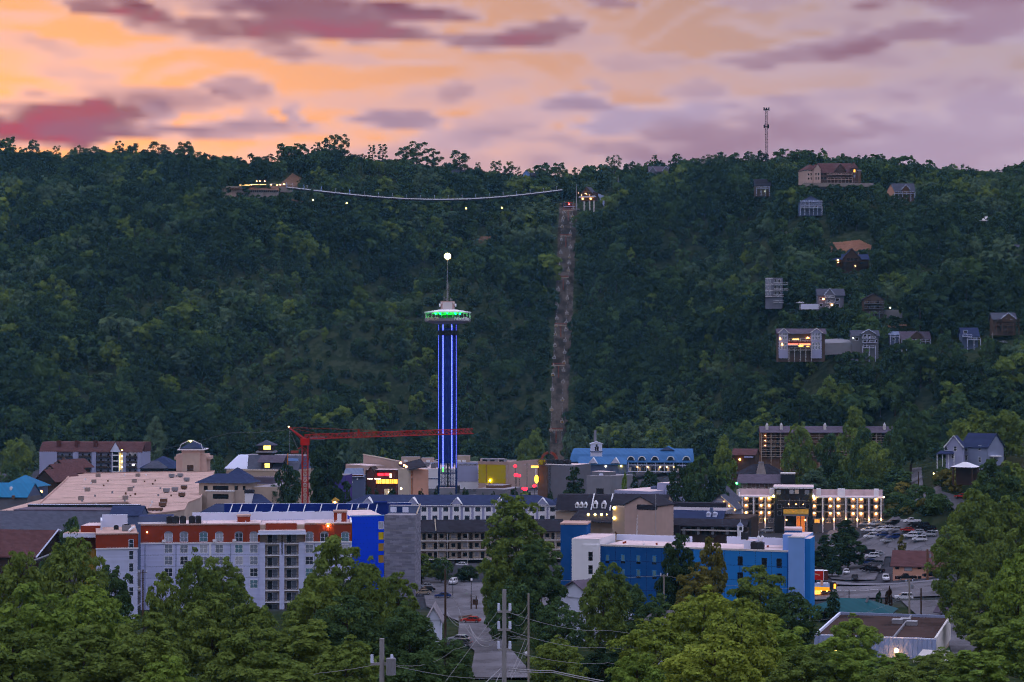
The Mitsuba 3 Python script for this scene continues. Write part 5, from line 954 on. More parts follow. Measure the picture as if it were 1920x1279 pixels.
lamp(t, F, F.u(122), -1, F.z(122, 885), .35, glow(WARM, 2.5))
t = thing('dark_roofed_hall', 'low hall with dark green-grey hipped roofs between the apartment block and the peach tower', 'building')
F = fr(262, 1060, 330, 1058); ze = F.z(290, 878); part(t, 'wall', MB().box(F, 0, F.len, 1, 20, 0, ze, 'charcoal')); part(t, 'roof', MB().hip(F, 0, F.len, 0, 20, ze, F.z(290, 855, 10), 'roof_navy', .5, 9)); K = fr(268, 1020, 308, 1020); part(t, 'front_roof', MB().hip(K, 0, K.len, 0, 9, K.z(288, 878), K.z(288, 864, 4), 'roof_slate', .3, 4).box(K, .3, K.len - .3, .3, 8.5, 0, K.z(288, 879), 'charcoal'))

t = thing('lookout_building', 'dark-roofed building topped by a small lit lookout tower with a pagoda-like roof', 'building')
F = fr(424, 1010, 560, 1000); ze = F.z(480, 881); part(t, 'wall', MB().box(F, 0, F.len, 0, 30, 0, ze, 'tan')); part(t, 'roof', MB().slab([F.p(-1, -.6, ze), F.p(F.len, -.6, ze), F.p(F.len - 2, 12, F.z(480, 853, 12)), F.p(2, 12, F.z(480, 853, 12))], .4, 'roof_slate').slab([F.p(-.9, -.3, ze + .5), F.p(F.u(464), -.3, ze + .5), F.p(F.u(466, 11), 11, F.z(480, 854, 11) + .4), F.p(2.2, 11, F.z(480, 854, 11) + .4)], .2, 'bluewhite').box(F, 2, F.len - 2, 12, 28, ze, F.z(480, 853, 12) - .2, 'slateblue', 'roof_grey'))
part(t, 'dormer', MB().box(F, F.u(489), F.u(508), .5, 8, ze, F.z(498, 866), 'darkbrown').gable(F, F.u(484), F.u(530), 0, 9, F.z(498, 866), F.z(498, 854), 'roof_purple', 'darkbrown', 'u', .3)); part(t, 'lit_window', MB().box(F, F.u(496), F.u(505), .35, .45, F.z(500, 877), F.z(500, 869), 'yellow'), glow=glow(GOLD, .5))
K = fr(482, 1018, 514, 1018); zt_ = K.z(498, 835); part(t, 'tower', MB().box(K, .6, K.len - .6, .6, 8, 20, zt_, 'darkbrown')); part(t, 'tower_deck', MB().box(K, -.6, K.len + .6, -.6, 9, K.z(498, 849), K.z(498, 846), 'grey')); part(t, 'tower_roof', MB().hip(K, 0, K.len, 0, 8.6, zt_, K.z(498, 825, 4), 'roof_slate', .8, 3.9)); part(t, 'tower_window', MB().box(K, K.u(494), K.u(507), .45, .58, K.z(500, 843), K.z(500, 836), 'yellow'), glow=glow((1, .55, .08), .9))
part(t, 'roof_rig', MB().box(F, F.u(536), F.u(556), 2, 2.4, F.z(545, 865), F.z(545, 860), 'paleblue').tube([F.p(F.u(538), 1, ze), F.p(F.u(538), 1, F.z(538, 850))], .2, 'orange', 4))
K = fr(426, 970, 524, 966); part(t, 'front_wall', MB().box(K, 0, K.len, 0, 8, 0, K.z(470, 882), 'tan').box(K, -.2, K.len + .2, -.3, .2, K.z(470, 883), K.z(470, 881), 'cream')); K = fr(415, 880, 468, 880); part(t, 'front_hip', MB().hip(K, 0, K.len, 0, 14, K.z(440, 898), K.z(440, 876, 7), 'roof_navy', .5, 7).box(K, .3, K.len - .3, .5, 13, 0, K.z(440, 899), 'grey')); K = fr(466, 905, 512, 900); part(t, 'flat_wing', MB().box(K, 0, K.len, 0, 12, 0, K.z(490, 908), 'tan', 'roof_purple').box(K, 0, K.len, 4, 12, K.z(490, 908), K.z(490, 896), 'roof_purple'))

t = thing('purple_theatre', 'windowless deep purple building behind the tall tree and the crane mast', 'building')
F = fr(588, 930, 648, 928); part(t, 'wall', MB().box(F, 0, F.len, 0, 14, 0, F.z(610, 891), 'purple', 'roof_grey')); K = fr(566, 925, 590, 925); part(t, 'side_block', MB().box(K, 0, K.len - .1, 0, 10, 0, K.z(575, 895), 'pinktan', 'roof_purple'))
t = thing('metal_roof_shop', 'shop with a pale blue-grey mansard roof and dark front left of the red-lit cafe', 'building')
F = fr(643, 955, 684, 955); z0_ = F.z(660, 893); part(t, 'wall', MB().box(F, 0, F.len, .5, 12, 0, z0_, 'slateblue')); part(t, 'roof', MB().slab([F.p(0, -.6, z0_), F.p(F.len, -.6, z0_), F.p(F.len - 1.4, 4, F.z(660, 879, 4)), F.p(.8, 4, F.z(660, 879, 4))], .3, 'metal_blue').box(F, .8, F.len - 1.4, 4, 12, z0_, F.z(660, 879, 4) - .1, 'metal_blue')); part(t, 'sign_board', MB().box(F, F.len * .3, F.len - .4, -.9, -.7, F.z(660, 894), F.z(660, 889.5), 'bluewhite').box(F, F.len * .32, F.len - .6, -.95, -.9, F.z(660, 892.7), F.z(660, 890.6), 'maroon'))
for px, py in ((660, 904), (670, 898)): part(t, 'wall_sign', MB().box(F, F.u(px) - .3, F.u(px) + .3, .3, .5, F.z(px, py + 2), F.z(px, py - 2), 'white'))
t = thing('brick_theatre', 'tall blank buff-brick building whose parapet slopes down behind the red-lit cafe', 'building')
F = fr(681, 1105, 742, 1085); za, zb = F.z(681, 852), F.z(741, 864); part(t, 'wall', MB().add([F.p(0, 0, 0), F.p(F.len, 0, 0), F.p(F.len, 0, zb), F.p(0, 0, za), F.p(0, 8, 0), F.p(F.len, 8, 0), F.p(F.len, 8, zb - 1), F.p(0, 8, za - 1)], [[0, 1, 2], [0, 2, 3], [1, 5, 6], [1, 6, 2], [4, 0, 3], [4, 3, 7], [5, 4, 7], [5, 7, 6], [3, 2, 6], [3, 6, 7]], 'pinktan')); part(t, 'coping', MB().tube([F.p(0, -.1, za), F.p(F.len, -.1, zb)], .35, 'cream', 4)); K = fr(648, 1100, 690, 1080); part(t, 'low_wall', MB().box(K, 0, K.len, 0, 10, 0, K.z(660, 871), 'pinktan', 'roof_white'))
t = thing('red_cafe', 'maroon cafe with red neon on its front and orange lit shop openings', 'building')
F = fr(684, 960, 741, 956); part(t, 'wall', MB().box(F, 0, F.len, 1, 12, 0, F.z(710, 881), 'maroon', 'roof_white')); part(t, 'gable', MB().box(F, F.u(688), F.u(704), -.4, 4, 0, F.z(696, 886), 'maroon').gable(F, F.u(687), F.u(705), -.6, 6, F.z(696, 886), F.z(696, 875), 'darkbrown', 'maroon', 'v', .4)); part(t, 'awning', MB().box(F, F.u(705), F.u(735), -.5, 1.2, F.z(715, 884), F.z(715, 882), 'charcoal'))
for px, w in ((713, 1.4), (725, 1.2)): part(t, 'neon_sign', MB().box(F, F.u(px) - w, F.u(px) + w, .6, .9, F.z(px, 892), F.z(px, 887.5), 'red'), glow=glow((1, .01, .02), 1.0))
for px, w, c in ((697, 2.2, (1, .25, .12)), (707, 1.8, (1, .42, .06)), (722, 2.8, (1, .36, .05)), (737, 2.0, (1, .3, .03))): part(t, 'lit_opening', MB().box(F, F.u(px) - w, F.u(px) + w, .8, .99, F.z(px, 907), F.z(px, 899), 'orange'), glow=glow(c, .5)); part(t, 'opening_frame', MB().box(F, F.u(px) - w - .2, F.u(px) - w, .6, 1, F.z(px, 909), F.z(px, 897), 'darkbrick').box(F, F.u(px) + w, F.u(px) + w + .2, .6, 1, F.z(px, 909), F.z(px, 897), 'darkbrick').box(F, F.u(px) - .1, F.u(px) + .1, .7, .8, F.z(px, 907), F.z(px, 899), 'darkbrick'))
for a, b in ((690, 699), (703, 714)): part(t, 'fascia_light', MB().box(F, F.u(a), F.u(b), -.6, -.5, F.z(a, 898.5), F.z(a, 896.5), 'white'), glow=glow((1, .8, .65), .5))
part(t, 'hanging_sign', MB().box(F, F.u(731), F.u(735), -.4, -.1, F.z(733, 896), F.z(733, 888), 'cream'), glow=glow((1, .75, .45), .3))
t = thing('balcony_bar', 'bar with an orange-lit upper balcony under a dark gable roof beside the tall tower', 'building')
F = fr(752, 950, 768, 935); zt_ = F.z(760, 880); part(t, 'wall', MB().box(F, 0, F.len, 1.6, 9, 0, zt_, 'peach')); part(t, 'roof', MB().slab([F.p(-.5, -1.2, F.z(758, 872)), F.p(F.len + .6, -1.2, F.z(766, 880)), F.p(F.len + 7, 6, F.z(780, 875)), F.p(2, 9, F.z(765, 862))], .4, 'roof_dark')); K = fr(766, 934, 783, 940); part(t, 'side_wall', MB().box(K, 0, K.len, 0, 6, 0, K.z(775, 879), 'cream').box(K, K.len * .3, K.len * .3 + .4, -.1, 0, 0, K.z(775, 880), 'orange'))
part(t, 'balcony', MB().slab([F.p(0, -.8, F.z(754, 885)), F.p(F.len, -.8, F.z(766, 893)), F.p(F.len, 1.5, F.z(766, 893)), F.p(0, 1.5, F.z(754, 885))], .9, 'peach'))
for u, py in ((.4, 869), (F.len * .45, 872.5), (F.len * .7, 874.5)): lamp(t, F, u, -.3, F.z(758, py), .55, glow((1, .35, .08), 2.4)); 
lamp(t, F, F.len * .2, .4, F.z(754, 901), .8, glow(AMBER, 1.3), 'door_lamp')
K = fr(772, 945, 789, 945); part(t, 'mural_panel', MB().box(K, 0, K.len, 0, 2, K.z(780, 900), K.z(780, 887), 'charcoal').box(K, .6, K.len * .8, -.05, 0, K.z(780, 899), K.z(780, 894), 'paleblue'))

t = thing('white_arcade', 'long white-walled flat-roofed arcade behind the tall tower', 'building')
F = fr(772, 1090, 898, 1084); zt_ = F.z(830, 879); part(t, 'wall', MB().box(F, 0, F.len, 0, 46, 0, zt_, 'white', 'roof_white')); part(t, 'wall_panel', MB().box(F, F.u(855), F.u(896), -.3, -.002, F.z(870, 903), F.z(870, 873), 'lavender')); part(t, 'wall_band', MB().box(F, 0, F.u(824), -.4, -.002, F.z(800, 898), F.z(800, 896.5), 'slateblue'))
R_ = np.random.default_rng(8)
for px, v in ((775, 3), (784, 6), (796, 8), (812, 4), (818, 12), (862, 8), (872, 14), (882, 10), (890, 20), (800, 24), (846, 26)): rooftop_unit(t, F, F.u(px, v), v, zt_, 2.6, 2.4, R_.uniform(1.4, 2.6), 'white' if px % 2 else 'midgrey', 'roof_unit')
part(t, 'roof_rail', MB().tube([F.p(F.u(802), 1, zt_), F.p(F.u(808), 3, zt_ + 4), F.p(F.u(822), 20, zt_ + 5)], .15, 'offwhite', 4))
t = thing('yellow_wall_shop', 'flat-roofed building with one bright yellow side wall right of the tall tower', 'building')
F = fr(897, 1078, 952, 1070); zt_ = F.z(920, 871); part(t, 'wall', MB().box(F, 0, F.len, .02, 40, 0, zt_, 'pinktan', 'roof_white')); part(t, 'yellow_panel', MB().box(F, .05, F.len - 1.2, -.2, .019, F.z(920, 906), zt_, 'yellow')); part(t, 'pilaster', MB().box(F, F.u(911.5), F.u(913.5), -.26, -.201, F.z(920, 904), zt_, 'ochre')); part(t, 'parapet', MB().box(F, -.2, F.len + .2, -.2, .4, zt_ + .002, zt_ + 1.6, 'roof_pink').box(F, F.len, F.len + .4, .4, 40, 0, zt_ + 1.6, 'pinktan'))
for px, v in ((904, 9), (918, 9), (935, 9)): m = MB().box(F, F.u(px, v), F.u(px, v) + 3.4, v, v + 3, zt_, zt_ + 2.6, 'grey'); m.box(F, F.u(px, v) + .4, F.u(px, v) + 3, v - .1, v, zt_ + .4, zt_ + 2.2, 'charcoal'); part(t, 'roof_unit', m)
lamp(t, F, F.u(920), -.8, F.z(920, 901), .55, glow((1, .85, .05), 2.6), 'wall_lamp')
t = thing('brown_flat_shop', 'low shop with ragged brown flat roof in front of the yellow wall', 'building'); F = fr(893, 960, 950, 955); part(t, 'wall', MB().box(F, 0, F.len, 0, 22, 0, F.z(920, 917), 'midgrey', 'roof_grey')); part(t, 'roof_step', MB().box(F, 2, F.len * .7, 8, 20, F.z(920, 917), F.z(920, 910, 8), 'brown', 'roof_grey'))
t = thing('rear_warehouse', 'row of low pale warehouses along the foot of the mountain', 'building'); F = fr(740, 1230, 1000, 1225); part(t, 'wall', MB().box(F, 0, F.len, 0, 16, 0, F.z(850, 867), 'lavender', 'roof_grey'))
for a, b, z_ in ((752, 786, 857), (790, 812, 859), (842, 880, 854), (900, 945, 860), (950, 985, 863)): part(t, 'roof_block', MB().box(F, F.u(a, 2), F.u(b, 2), 2, 9, F.z(850, 867), F.z(850, z_, 2), ('pinktan', 'white', 'tan', 'offwhite', 'brown')[a % 5], 'roof_grey'))
for px in (757, 781, 799, 857, 866, 915): part(t, 'roof_unit', MB().box(F, F.u(px), F.u(px) + 2.2, .6, 2, F.z(850, 867), F.z(850, 863), 'white'))

# tall observation tower
t = thing('observation_tower', 'tall slender observation tower with blue neon legs and a green-lit round deck', 'tower')
tx, td = X(839.5, 1045), 1045.0; TF = Frame(tx, td); px_ = 1045 / FOCAL
def tz(py): return Z(py, td)
half = 16.0 * px_ ; z_top = tz(608)
for su in (-1, 1):
    for sv in (-1, 1): part(t, 'leg', MB().box(TF, su * half - .42, su * half + .42, sv * half - .42, sv * half + .42, 0, z_top, 'navy'))
part(t, 'lift_shaft', lattice((tx, td, 0), (tx, td, z_top), 2.3, 42, 'midgrey'))
part(t, 'lift_core', MB().box(TF, -.5, .5, -.5, .5, 0, z_top, 'darkgrey'))
m = MB()
for py in list(range(628, 905, 20)):
    z = tz(py)
    for s_ in (-1, 1): m.box(TF, -half, half, s_ * half - .15, s_ * half + .15, z, z + .3, 'navy').box(TF, s_ * half - .15, s_ * half + .15, -half, half, z, z + .3, 'navy')
part(t, 'tie_beam', m)
for su in (-1, 1): part(t, 'web_panel', MB().box(TF, su * (half - 2.6) - 1.9, su * (half - 2.6) + 1.9, -half + .9, -half + .96, tz(868), z_top - 2, 'navy').box(TF, su * (half - 2.6) - 1.9, su * (half - 2.6) + 1.9, half - .96, half - .9, tz(868), z_top - 2, 'navy'))
for su, wide, c in ((-1, .13, (.03, .028, .36)), (1, .12, (.03, .025, .33))): 
    for a, b in ((877, 629), (620, 609)): part(t, 'neon_edge', MB().box(TF, su * (half + .1) - wide, su * (half + .1) + wide, -half - .6, -half - .45, tz(a), tz(b), 'paleblue'), glow=glow(c, .55))
for su in (-1, 1):
    for a, b in ((877, 629), (620, 609)): part(t, 'neon_tube', MB().box(TF, su * 8.2 * px_ - .17, su * 8.2 * px_ + .17, -half - .75, -half - .55, tz(a), tz(b), 'paleblue'), glow=glow((.075, .10, .75), .8))
part(t, 'neon_foot', MB().box(TF, -8.2 * px_ - .3, -8.2 * px_ + .3, -half - .8, -half - .6, tz(883), tz(876), 'green'), glow=glow((.05, 1, .05), .7))
m = MB(); 
for su in (-1, 1): m.add(*(lambda q: (np.vstack(q.V), np.vstack(q.F)))(lattice((tx + su * 8.2 * px_, td - half, 0), (tx + su * 8.2 * px_, td - half, tz(868)), 1.4, 8, 'steel')), 'navy')
part(t, 'base_truss', m)
part(t, 'dark_collar', MB().box(TF, -half - .5, half + .5, -half - .5, half + .5, tz(629), tz(620), 'charcoal'))
R1, R2 = 43 * px_, 30 * px_
part(t, 'deck_floor', MB().cyl((tx, td), R2, R1, tz(607), tz(603), 'grey', 40)); part(t, 'deck_wall', MB().cyl((tx, td), R1, R1, tz(603), tz(597.5), 'grey', 40), label='parapet of the round deck in pale green light')
m = MB()
for a in np.arange(0, 2 * math.pi, math.pi / 12):
    q = (tx + (R1 - .3) * math.cos(a), td + (R1 - .3) * math.sin(a)); m.cyl(q, .1, .1, tz(603), tz(585.5), 'white', 5)
part(t, 'deck_post', m, kind='stuff'); part(t, 'deck_roof', MB().cyl((tx, td), R1 + .3, R1 + .3, tz(587), tz(585.2), 'white', 40).cyl((tx, td), R1 + .2, 15 * px_, tz(585.19), tz(580.5), 'white', 40))
part(t, 'deck_core', MB().cyl((tx, td), 11.5 * px_, 11.5 * px_, tz(603), tz(587), 'offwhite', 12)); 
for a, b, y0, y1 in ((-2.8, 3.5, 596, 590.5),): part(t, 'core_opening', MB().box(TF, a, b, -3.6, -3.45, tz(y0), tz(y1), 'charcoal'))
for u_ in (-3.4, 3.4): part(t, 'core_door', MB().box(TF, u_ - .45, u_ + .45, -3.3, -3.1, tz(602), tz(592), 'charcoal'))
for a in np.arange(0, 2 * math.pi, math.pi / 5): lamp(t, TF, 6.6 * math.cos(a + .31), 6.6 * math.sin(a + .31), tz(588.3), .35, glow((.0, 1, .03), 16), 'green_lamp')
part(t, 'roof_house', MB().cyl((tx, td), 13 * px_, 13 * px_, tz(581), tz(566.5), 'pinktan', 8).box(TF, -2.4, 2.4, -4.2, -3.4, tz(580), tz(567), 'offwhite').cyl((tx, td), 13.6 * px_, 13.6 * px_, tz(566.49), tz(565), 'pinktan', 8))
for a, r_ in ((-1, 1.0), (1, 1.0)): part(t, 'dish', MB().ball((tx + a * 14.6 * px_, td - 1, tz(572.5)), (.5, .9, .9), 'white', 2).ball((tx + a * 11.5 * px_, td - 3, tz(569)), (.5, .4, .5), 'offwhite', 1))
part(t, 'antenna', MB().tube([(tx - .3, td, tz(565)), (tx - .3, td, tz(520)), (tx, td, tz(482))], [.22, .14, .09], 'steel', 5).tube([(tx + .6, td, tz(565)), (tx + .6, td, tz(530))], .07, 'steel', 4))
for q, y in ((-7, 559), (5.5, 561), (-3, 562), (8, 563)): part(t, 'aerial', MB().tube([(tx + q * px_, td, tz(566)), (tx + q * px_, td, tz(y))], .06, 'steel', 4).box(Frame(tx + q * px_, td), -.3, .3, -.2, .2, tz(y), tz(y - 2), 'grey'))
lamp(t, TF, 0, -.3, tz(480.5), 1.7, glow((1, .62, .2), 3), 'beacon')
# letters round the deck, in raised strokes
def arc_text(t, word, a0, a1, col, h):
    n = len(word)
    for i, ch in enumerate(word):
        a = a0 + (a1 - a0) * (i + .5) / n; r = R1 + .25; f = Frame(tx + r * math.sin(a), td - r * math.cos(a), a)
        part(t, 'letter', MB().text(f, -.9, 0, tz(601.5), ch, h, col, .2, True, width=1.75))
arc_text(t, 'SPACE', -1.05, -.36, 'cream', 1.5); arc_text(t, 'Needle', .30, 1.12, 'white', 1.7)
part(t, 'base_hut', MB().box(TF, -4, 4, -8, -5, 0, 3.6, 'grey', 'roof_white').box(TF, -6, 6, 2, 12, 0, 4, 'darkgrey', 'roof_grey'))

# neon-signed grey block and the chairlift house
t = thing('grey_block', 'windowless grey block with amber neon signs at its left corner', 'building')
F = fr(1010, 1000, 1074, 992); zt_ = F.z(1040, 872); part(t, 'wall', MB().box(F, 0, F.len, 0, 22, 0, zt_, 'midgrey', 'roof_white').box(F, 0, F.u(1028), -1, -.002, 0, zt_ - .4, 'brown')); part(t, 'parapet', MB().box(F, -.2, F.len + .2, -.15, .3, zt_, zt_ + .5, 'white')); part(t, 'downpipe', MB().box(F, F.u(1031), F.u(1031.8), -.35, 0, 0, zt_, 'charcoal')); part(t, 'roof_room', MB().box(F, 0, F.u(1028), 3, 8, zt_, F.z(1012, 862, 3), 'charcoal'))
for px, v in ((1036, 5), (1044, 8), (1052, 4), (1062, 6), (1058, 12)): rooftop_unit(t, F, F.u(px, v), v, zt_, 3, 2.5, 2.2, 'white' if px % 2 else 'charcoal', 'roof_unit')
t = thing('neon_sign', 'amber neon sign on the upper corner of the grey block beside the chairlift', 'sign')
F2 = fr(1008, 996, 1024, 995); part(t, 'panel', MB().ball(F2.p(F2.len / 2, .4, F2.z(1016, 866.5)), (2.3, .3, 1.7), 'brown', 2))
for i, px in enumerate((1010.5, 1013, 1015.3, 1017.5, 1021)): part(t, 'tube', MB().tube([F2.p(F2.u(px), -.1, F2.z(px, 871 - (i == 4) * 4)), F2.p(F2.u(px) + .2, -.1, F2.z(px, 862.5))], .24, 'yellow', 5), glow=glow((1, .45, .05), .8))
t = thing('hanging_neon', 'vertical amber and white neon sign hanging at the corner of the grey block', 'sign')
part(t, 'arm', MB().box(F2, F2.u(996), F2.u(1009.5), -.3, .3, F2.z(1000, 877), F2.z(1000, 873.5), 'orange'), glow=glow((1, .42, .04), .75)); part(t, 'white_tube', MB().tube([F2.p(F2.u(1005), -.3, F2.z(1005, 891)), F2.p(F2.u(1005), -.3, F2.z(1005, 879))], .25, 'white', 5), glow=glow((1, .8, .6), .9)); part(t, 'plate', MB().ball(F2.p(F2.u(1006), 0, F2.z(1006, 898.5)), (1.0, .3, 2.1), 'yellow', 2), glow=glow((1, .42, .03), .75)); part(t, 'bracket', MB().box(F2, F2.u(1009.5), F2.u(1011), -.2, .6, F2.z(1000, 905), F2.z(1000, 873), 'brown'))
for i, (px, py, r_, d) in enumerate(((966, 874, .9, 1010), (968, 891, 1.2, 1000), (973.5, 892, .9, 1000), (985, 917, 1.2, 960), (1002, 911, .9, 975), (981, 916, .8, 960), (1144.5, 917, .7, 860))):
    solo('traffic_light', MB().ball((X(px, d), d, Z(py, d)), (r_, .4, r_ * .8), 'red', 2).tube([(X(px, d), d + .5, Z(py, d)), (X(px, d), d + .5, 0)], .12, 'charcoal', 5), 'red glowing street light ' + ('highest beside the yellow-walled building', 'left of the pair above the narrow street', 'right of the pair above the narrow street', 'low at the street corner in front of the gabled hotel roof', 'under the hanging neon of the grey block', 'small one touching the corner light', 'alone beside the grey stucco building by the car park')[i], 'street light')
    k = list(scene)[-1]; del scene[k]; part(k, 'lens', MB().ball((X(px, d), d, Z(py, d)), (r_, .4, r_ * .8), 'red', 2), glow=glow((1, .012, .03), .7)); part(k, 'post', MB().tube([(X(px, d), d + .6, Z(py, d)), (X(px, d), d + .6, 0)], .12, 'charcoal', 5))
t = thing('chairlift_station', 'rust-coloured lower chairlift station with curved steel arches', 'building')
bx, bd = X(1030, 1060), 1060.0; SF = Frame(bx, bd); m = MB()
for r_, v in ((4.6, 0), (4.2, 3), (3.6, 6)): m.tube([SF.p(r_ * math.cos(a), v, Z(866, bd) + 1.3 * r_ * math.sin(a) * .9) for a in np.linspace(0, math.pi, 11)], .22, 'rust', 4)
for a in (-3.9, -1.5, 1.5, 3.9): m.tube([SF.p(a, 0, 0), SF.p(a, 0, Z(866, bd) + 1)], .2, 'rust', 4)
part(t, 'arch', m); part(t, 'drum', MB().cyl((bx, bd + 5), 3, 3, Z(868, bd), Z(864, bd), 'rust', 14)); part(t, 'deck', MB().box(SF, -5, 5, -2, 8, Z(872, bd), Z(870, bd), 'brown'))

# blue-roofed lodge
t = thing('blue_roof_lodge', 'long lodge with a vivid blue roof, arched dormers and a white clock-like tower', 'hotel')
F = fr(1070, 1150, 1300, 1140); L = F.len; ze = F.z(1200, 866); zr = F.z(1200, 842, 6)
part(t, 'wall', MB().box(F, 0, L, 1.5, 16, 8, ze, 'slateblue')); part(t, 'roof', MB().slab([F.p(-.6, -.4, ze), F.p(L + .6, -.4, ze), F.p(L, 2.5, F.z(1200, 852, 2.5)), F.p(0, 2.5, F.z(1200, 852, 2.5))], .4, 'roof_blue').slab([F.p(0, 2.5, F.z(1200, 852, 2.5)), F.p(L, 2.5, F.z(1200, 852, 2.5)), F.p(L - .8, 7, zr), F.p(.8, 7, zr)], .4, 'roof_blue').box(F, .8, L - .8, 7, 16, ze, zr, 'roof_blue'))
for px in (1183, 1203.5, 1228, 1257.5, 1287):
    u, z = F.at(px, 859); c = [F.p(u + 2.0 * math.cos(a), -.3, z - 1.2 + 2.2 * math.sin(a)) for a in np.linspace(0, math.pi, 9)]; m = MB().tube(c, .28, 'white', 5)
    for i in range(8): m.tri(F.p(u, -.2, z - 1.2), np.array(c[i]) + [0, .1, 0], np.array(c[i + 1]) + [0, .1, 0], 'glass'); m.slab([c[i], c[i + 1], np.array(c[i + 1]) + [0, 5, .2], np.array(c[i]) + [0, 5, .2]], .1, 'roof_blue')
    part(t, 'arched_dormer', m)
for py in (871.5, 884): z = F.z(1200, py); part(t, 'gallery', MB().box(F, F.u(1178), L, -.4, 1.5, z - .3, z, 'bluewhite'))
for i, px in enumerate(range(1181, 1300, 6)): part(t, 'room_window', MB().box(F, F.u(px) - .7, F.u(px) + .7, 1.38, 1.49, F.z(px, 871), F.z(px, 867), 'glassdark')); part(t, 'lower_door', MB().box(F, F.u(px) - .6, F.u(px) + .6, 1.38, 1.49, F.z(px, 883), F.z(px, 876.5), 'charcoal' if i % 3 else 'cream'))
for px in (1195, 1214, 1238, 1250, 1263): lamp(t, F, F.u(px), .9, F.z(px, 876), .38, glow(WARM, 1.8), 'gallery_lamp')
for px in range(1178, 1301, 17): part(t, 'gallery_post', MB().box(F, F.u(px) - .15, F.u(px) + .15, -.35, -.1, 6, ze - .3, 'bluewhite'))
K = fr(1084, 1120, 1176, 1116); z0_ = K.z(1130, 870); part(t, 'front_roof', MB().slab([K.p(0, -.4, z0_), K.p(K.len, -.4, z0_), K.p(K.len - 1, 6, K.z(1130, 856, 6)), K.p(-.4, 6, K.z(1130, 856, 6))], .4, 'roof_blue').box(K, .4, K.len - .4, 1, 8, 0, z0_ - .4, 'slateblue'))
for px in (1112, 1154): part(t, 'front_gable', MB().gable(K, K.u(px) - 2.2, K.u(px) + 2.2, -.8, 5, K.z(px, 867.5), K.z(px, 858), 'white', 'bluewhite', 'v', .3, .3))
for px, py, c, k_ in ((1135.5, 874.5, (1, .9, .7), .5), (1164.5, 874, GOLD, 3.0)): lamp(t, K, K.u(px), .4, K.z(px, py), .55, glow(c, k_), 'porch_lamp')
Tq = fr(1107, 1128, 1130, 1128); zt_ = Tq.z(1118, 832); part(t, 'tower', MB().box(Tq, .3, Tq.len - .3, 0, 6, 8, zt_, 'bluewhite').box(Tq, 0, Tq.len, -.4, 6.4, Tq.z(1118, 848), Tq.z(1118, 846), 'slateblue')); part(t, 'tower_roof', MB().gable(Tq, 0, Tq.len, -.3, 6.3, zt_, Tq.z(1118, 828), 'bluewhite', 'white', 'v', .3)); 
for px, py, w, h in ((1117, 841.5, .5, 1.2), (1121, 841.5, .5, 1.2), (1119, 836, .5, .8)): part(t, 'tower_window', MB().box(Tq, Tq.u(px) - w, Tq.u(px) + w, -.08, 0, Tq.z(px, py) - h, Tq.z(px, py) + h, 'charcoal'))
part(t, 'chimney', MB().cyl(Tq.p(Tq.u(1116.5), 4, 0)[:2], .8, .7, zt_, Tq.z(1116, 807), 'grey', 8)); part(t, 'rear_gable', MB().gable(F, F.u(1238), F.u(1262), 5, 16, zr - .3, zr + 1.6, 'roof_blue', 'slateblue', 'v', .3))
t = thing('log_hut', 'dark cabin with an amber lamp at the wood edge left of the timber hotel', 'building'); F = fr(1372, 1010, 1416, 1006); part(t, 'wall', MB().box(F, 0, F.len, .5, 9, 0, F.z(1390, 852), 'log')); part(t, 'roof', MB().gable(F, 0, F.len, 0, 10, F.z(1390, 852), F.z(1390, 841, 5), 'roof_maroon', 'log', over=.4)); part(t, 'awning', MB().box(F, F.u(1396), F.u(1412), -1.4, .4, F.z(1400, 858), F.z(1400, 855.5), 'lavender')); lamp(t, F, F.u(1387.5), -.6, F.z(1387, 861.5), .5, glow(AMBER, 2.6))
t = thing('grey_stucco_building', 'grey stucco flat-roofed building right of the round conifer', 'building'); F = fr(1100, 862, 1144, 855); part(t, 'wall', MB().box(F, 0, F.len, 0, 18, 0, F.z(1120, 892), 'grey', 'roof_grey').box(F, .5, F.len * .75, 3, 9, F.z(1120, 892), F.z(1120, 884, 3), 'midgrey', 'roof_white')); part(t, 'garage_door', MB().box(F, F.u(1118), F.u(1132), -.05, 0, 0, F.z(1125, 916), 'charcoal')); part(t, 'roof_unit', MB().box(F, 2, 3.5, 10, 11.5, F.z(1120, 892), F.z(1120, 887, 9), 'white').box(F, 5, 6.4, 2, 3.4, F.z(1120, 892), F.z(1120, 888, 2), 'bluewhite'))
t = thing('white_roof_store', 'low store with a white membrane roof and dark skylight before the blue-roofed lodge', 'building'); F = fr(1152, 800, 1220, 790); part(t, 'wall', MB().box(F, 0, F.len, 0, 44, 0, F.z(1180, 920), 'lavender', 'roof_white')); part(t, 'roof_unit', MB().box(F, F.u(1184), F.u(1192), 14, 17, F.z(1180, 920), F.z(1180, 910, 14), 'slateblue')); part(t, 'rear_block', MB().box(F, F.len * .8, F.len + 3, 10, 40, 0, F.z(1220, 908), 'lavender', 'roof_white')); part(t, 'awning', MB().box(F, F.len - 3, F.len + 2.5, -4, -.3, 3, 3.3, 'paleblue'))
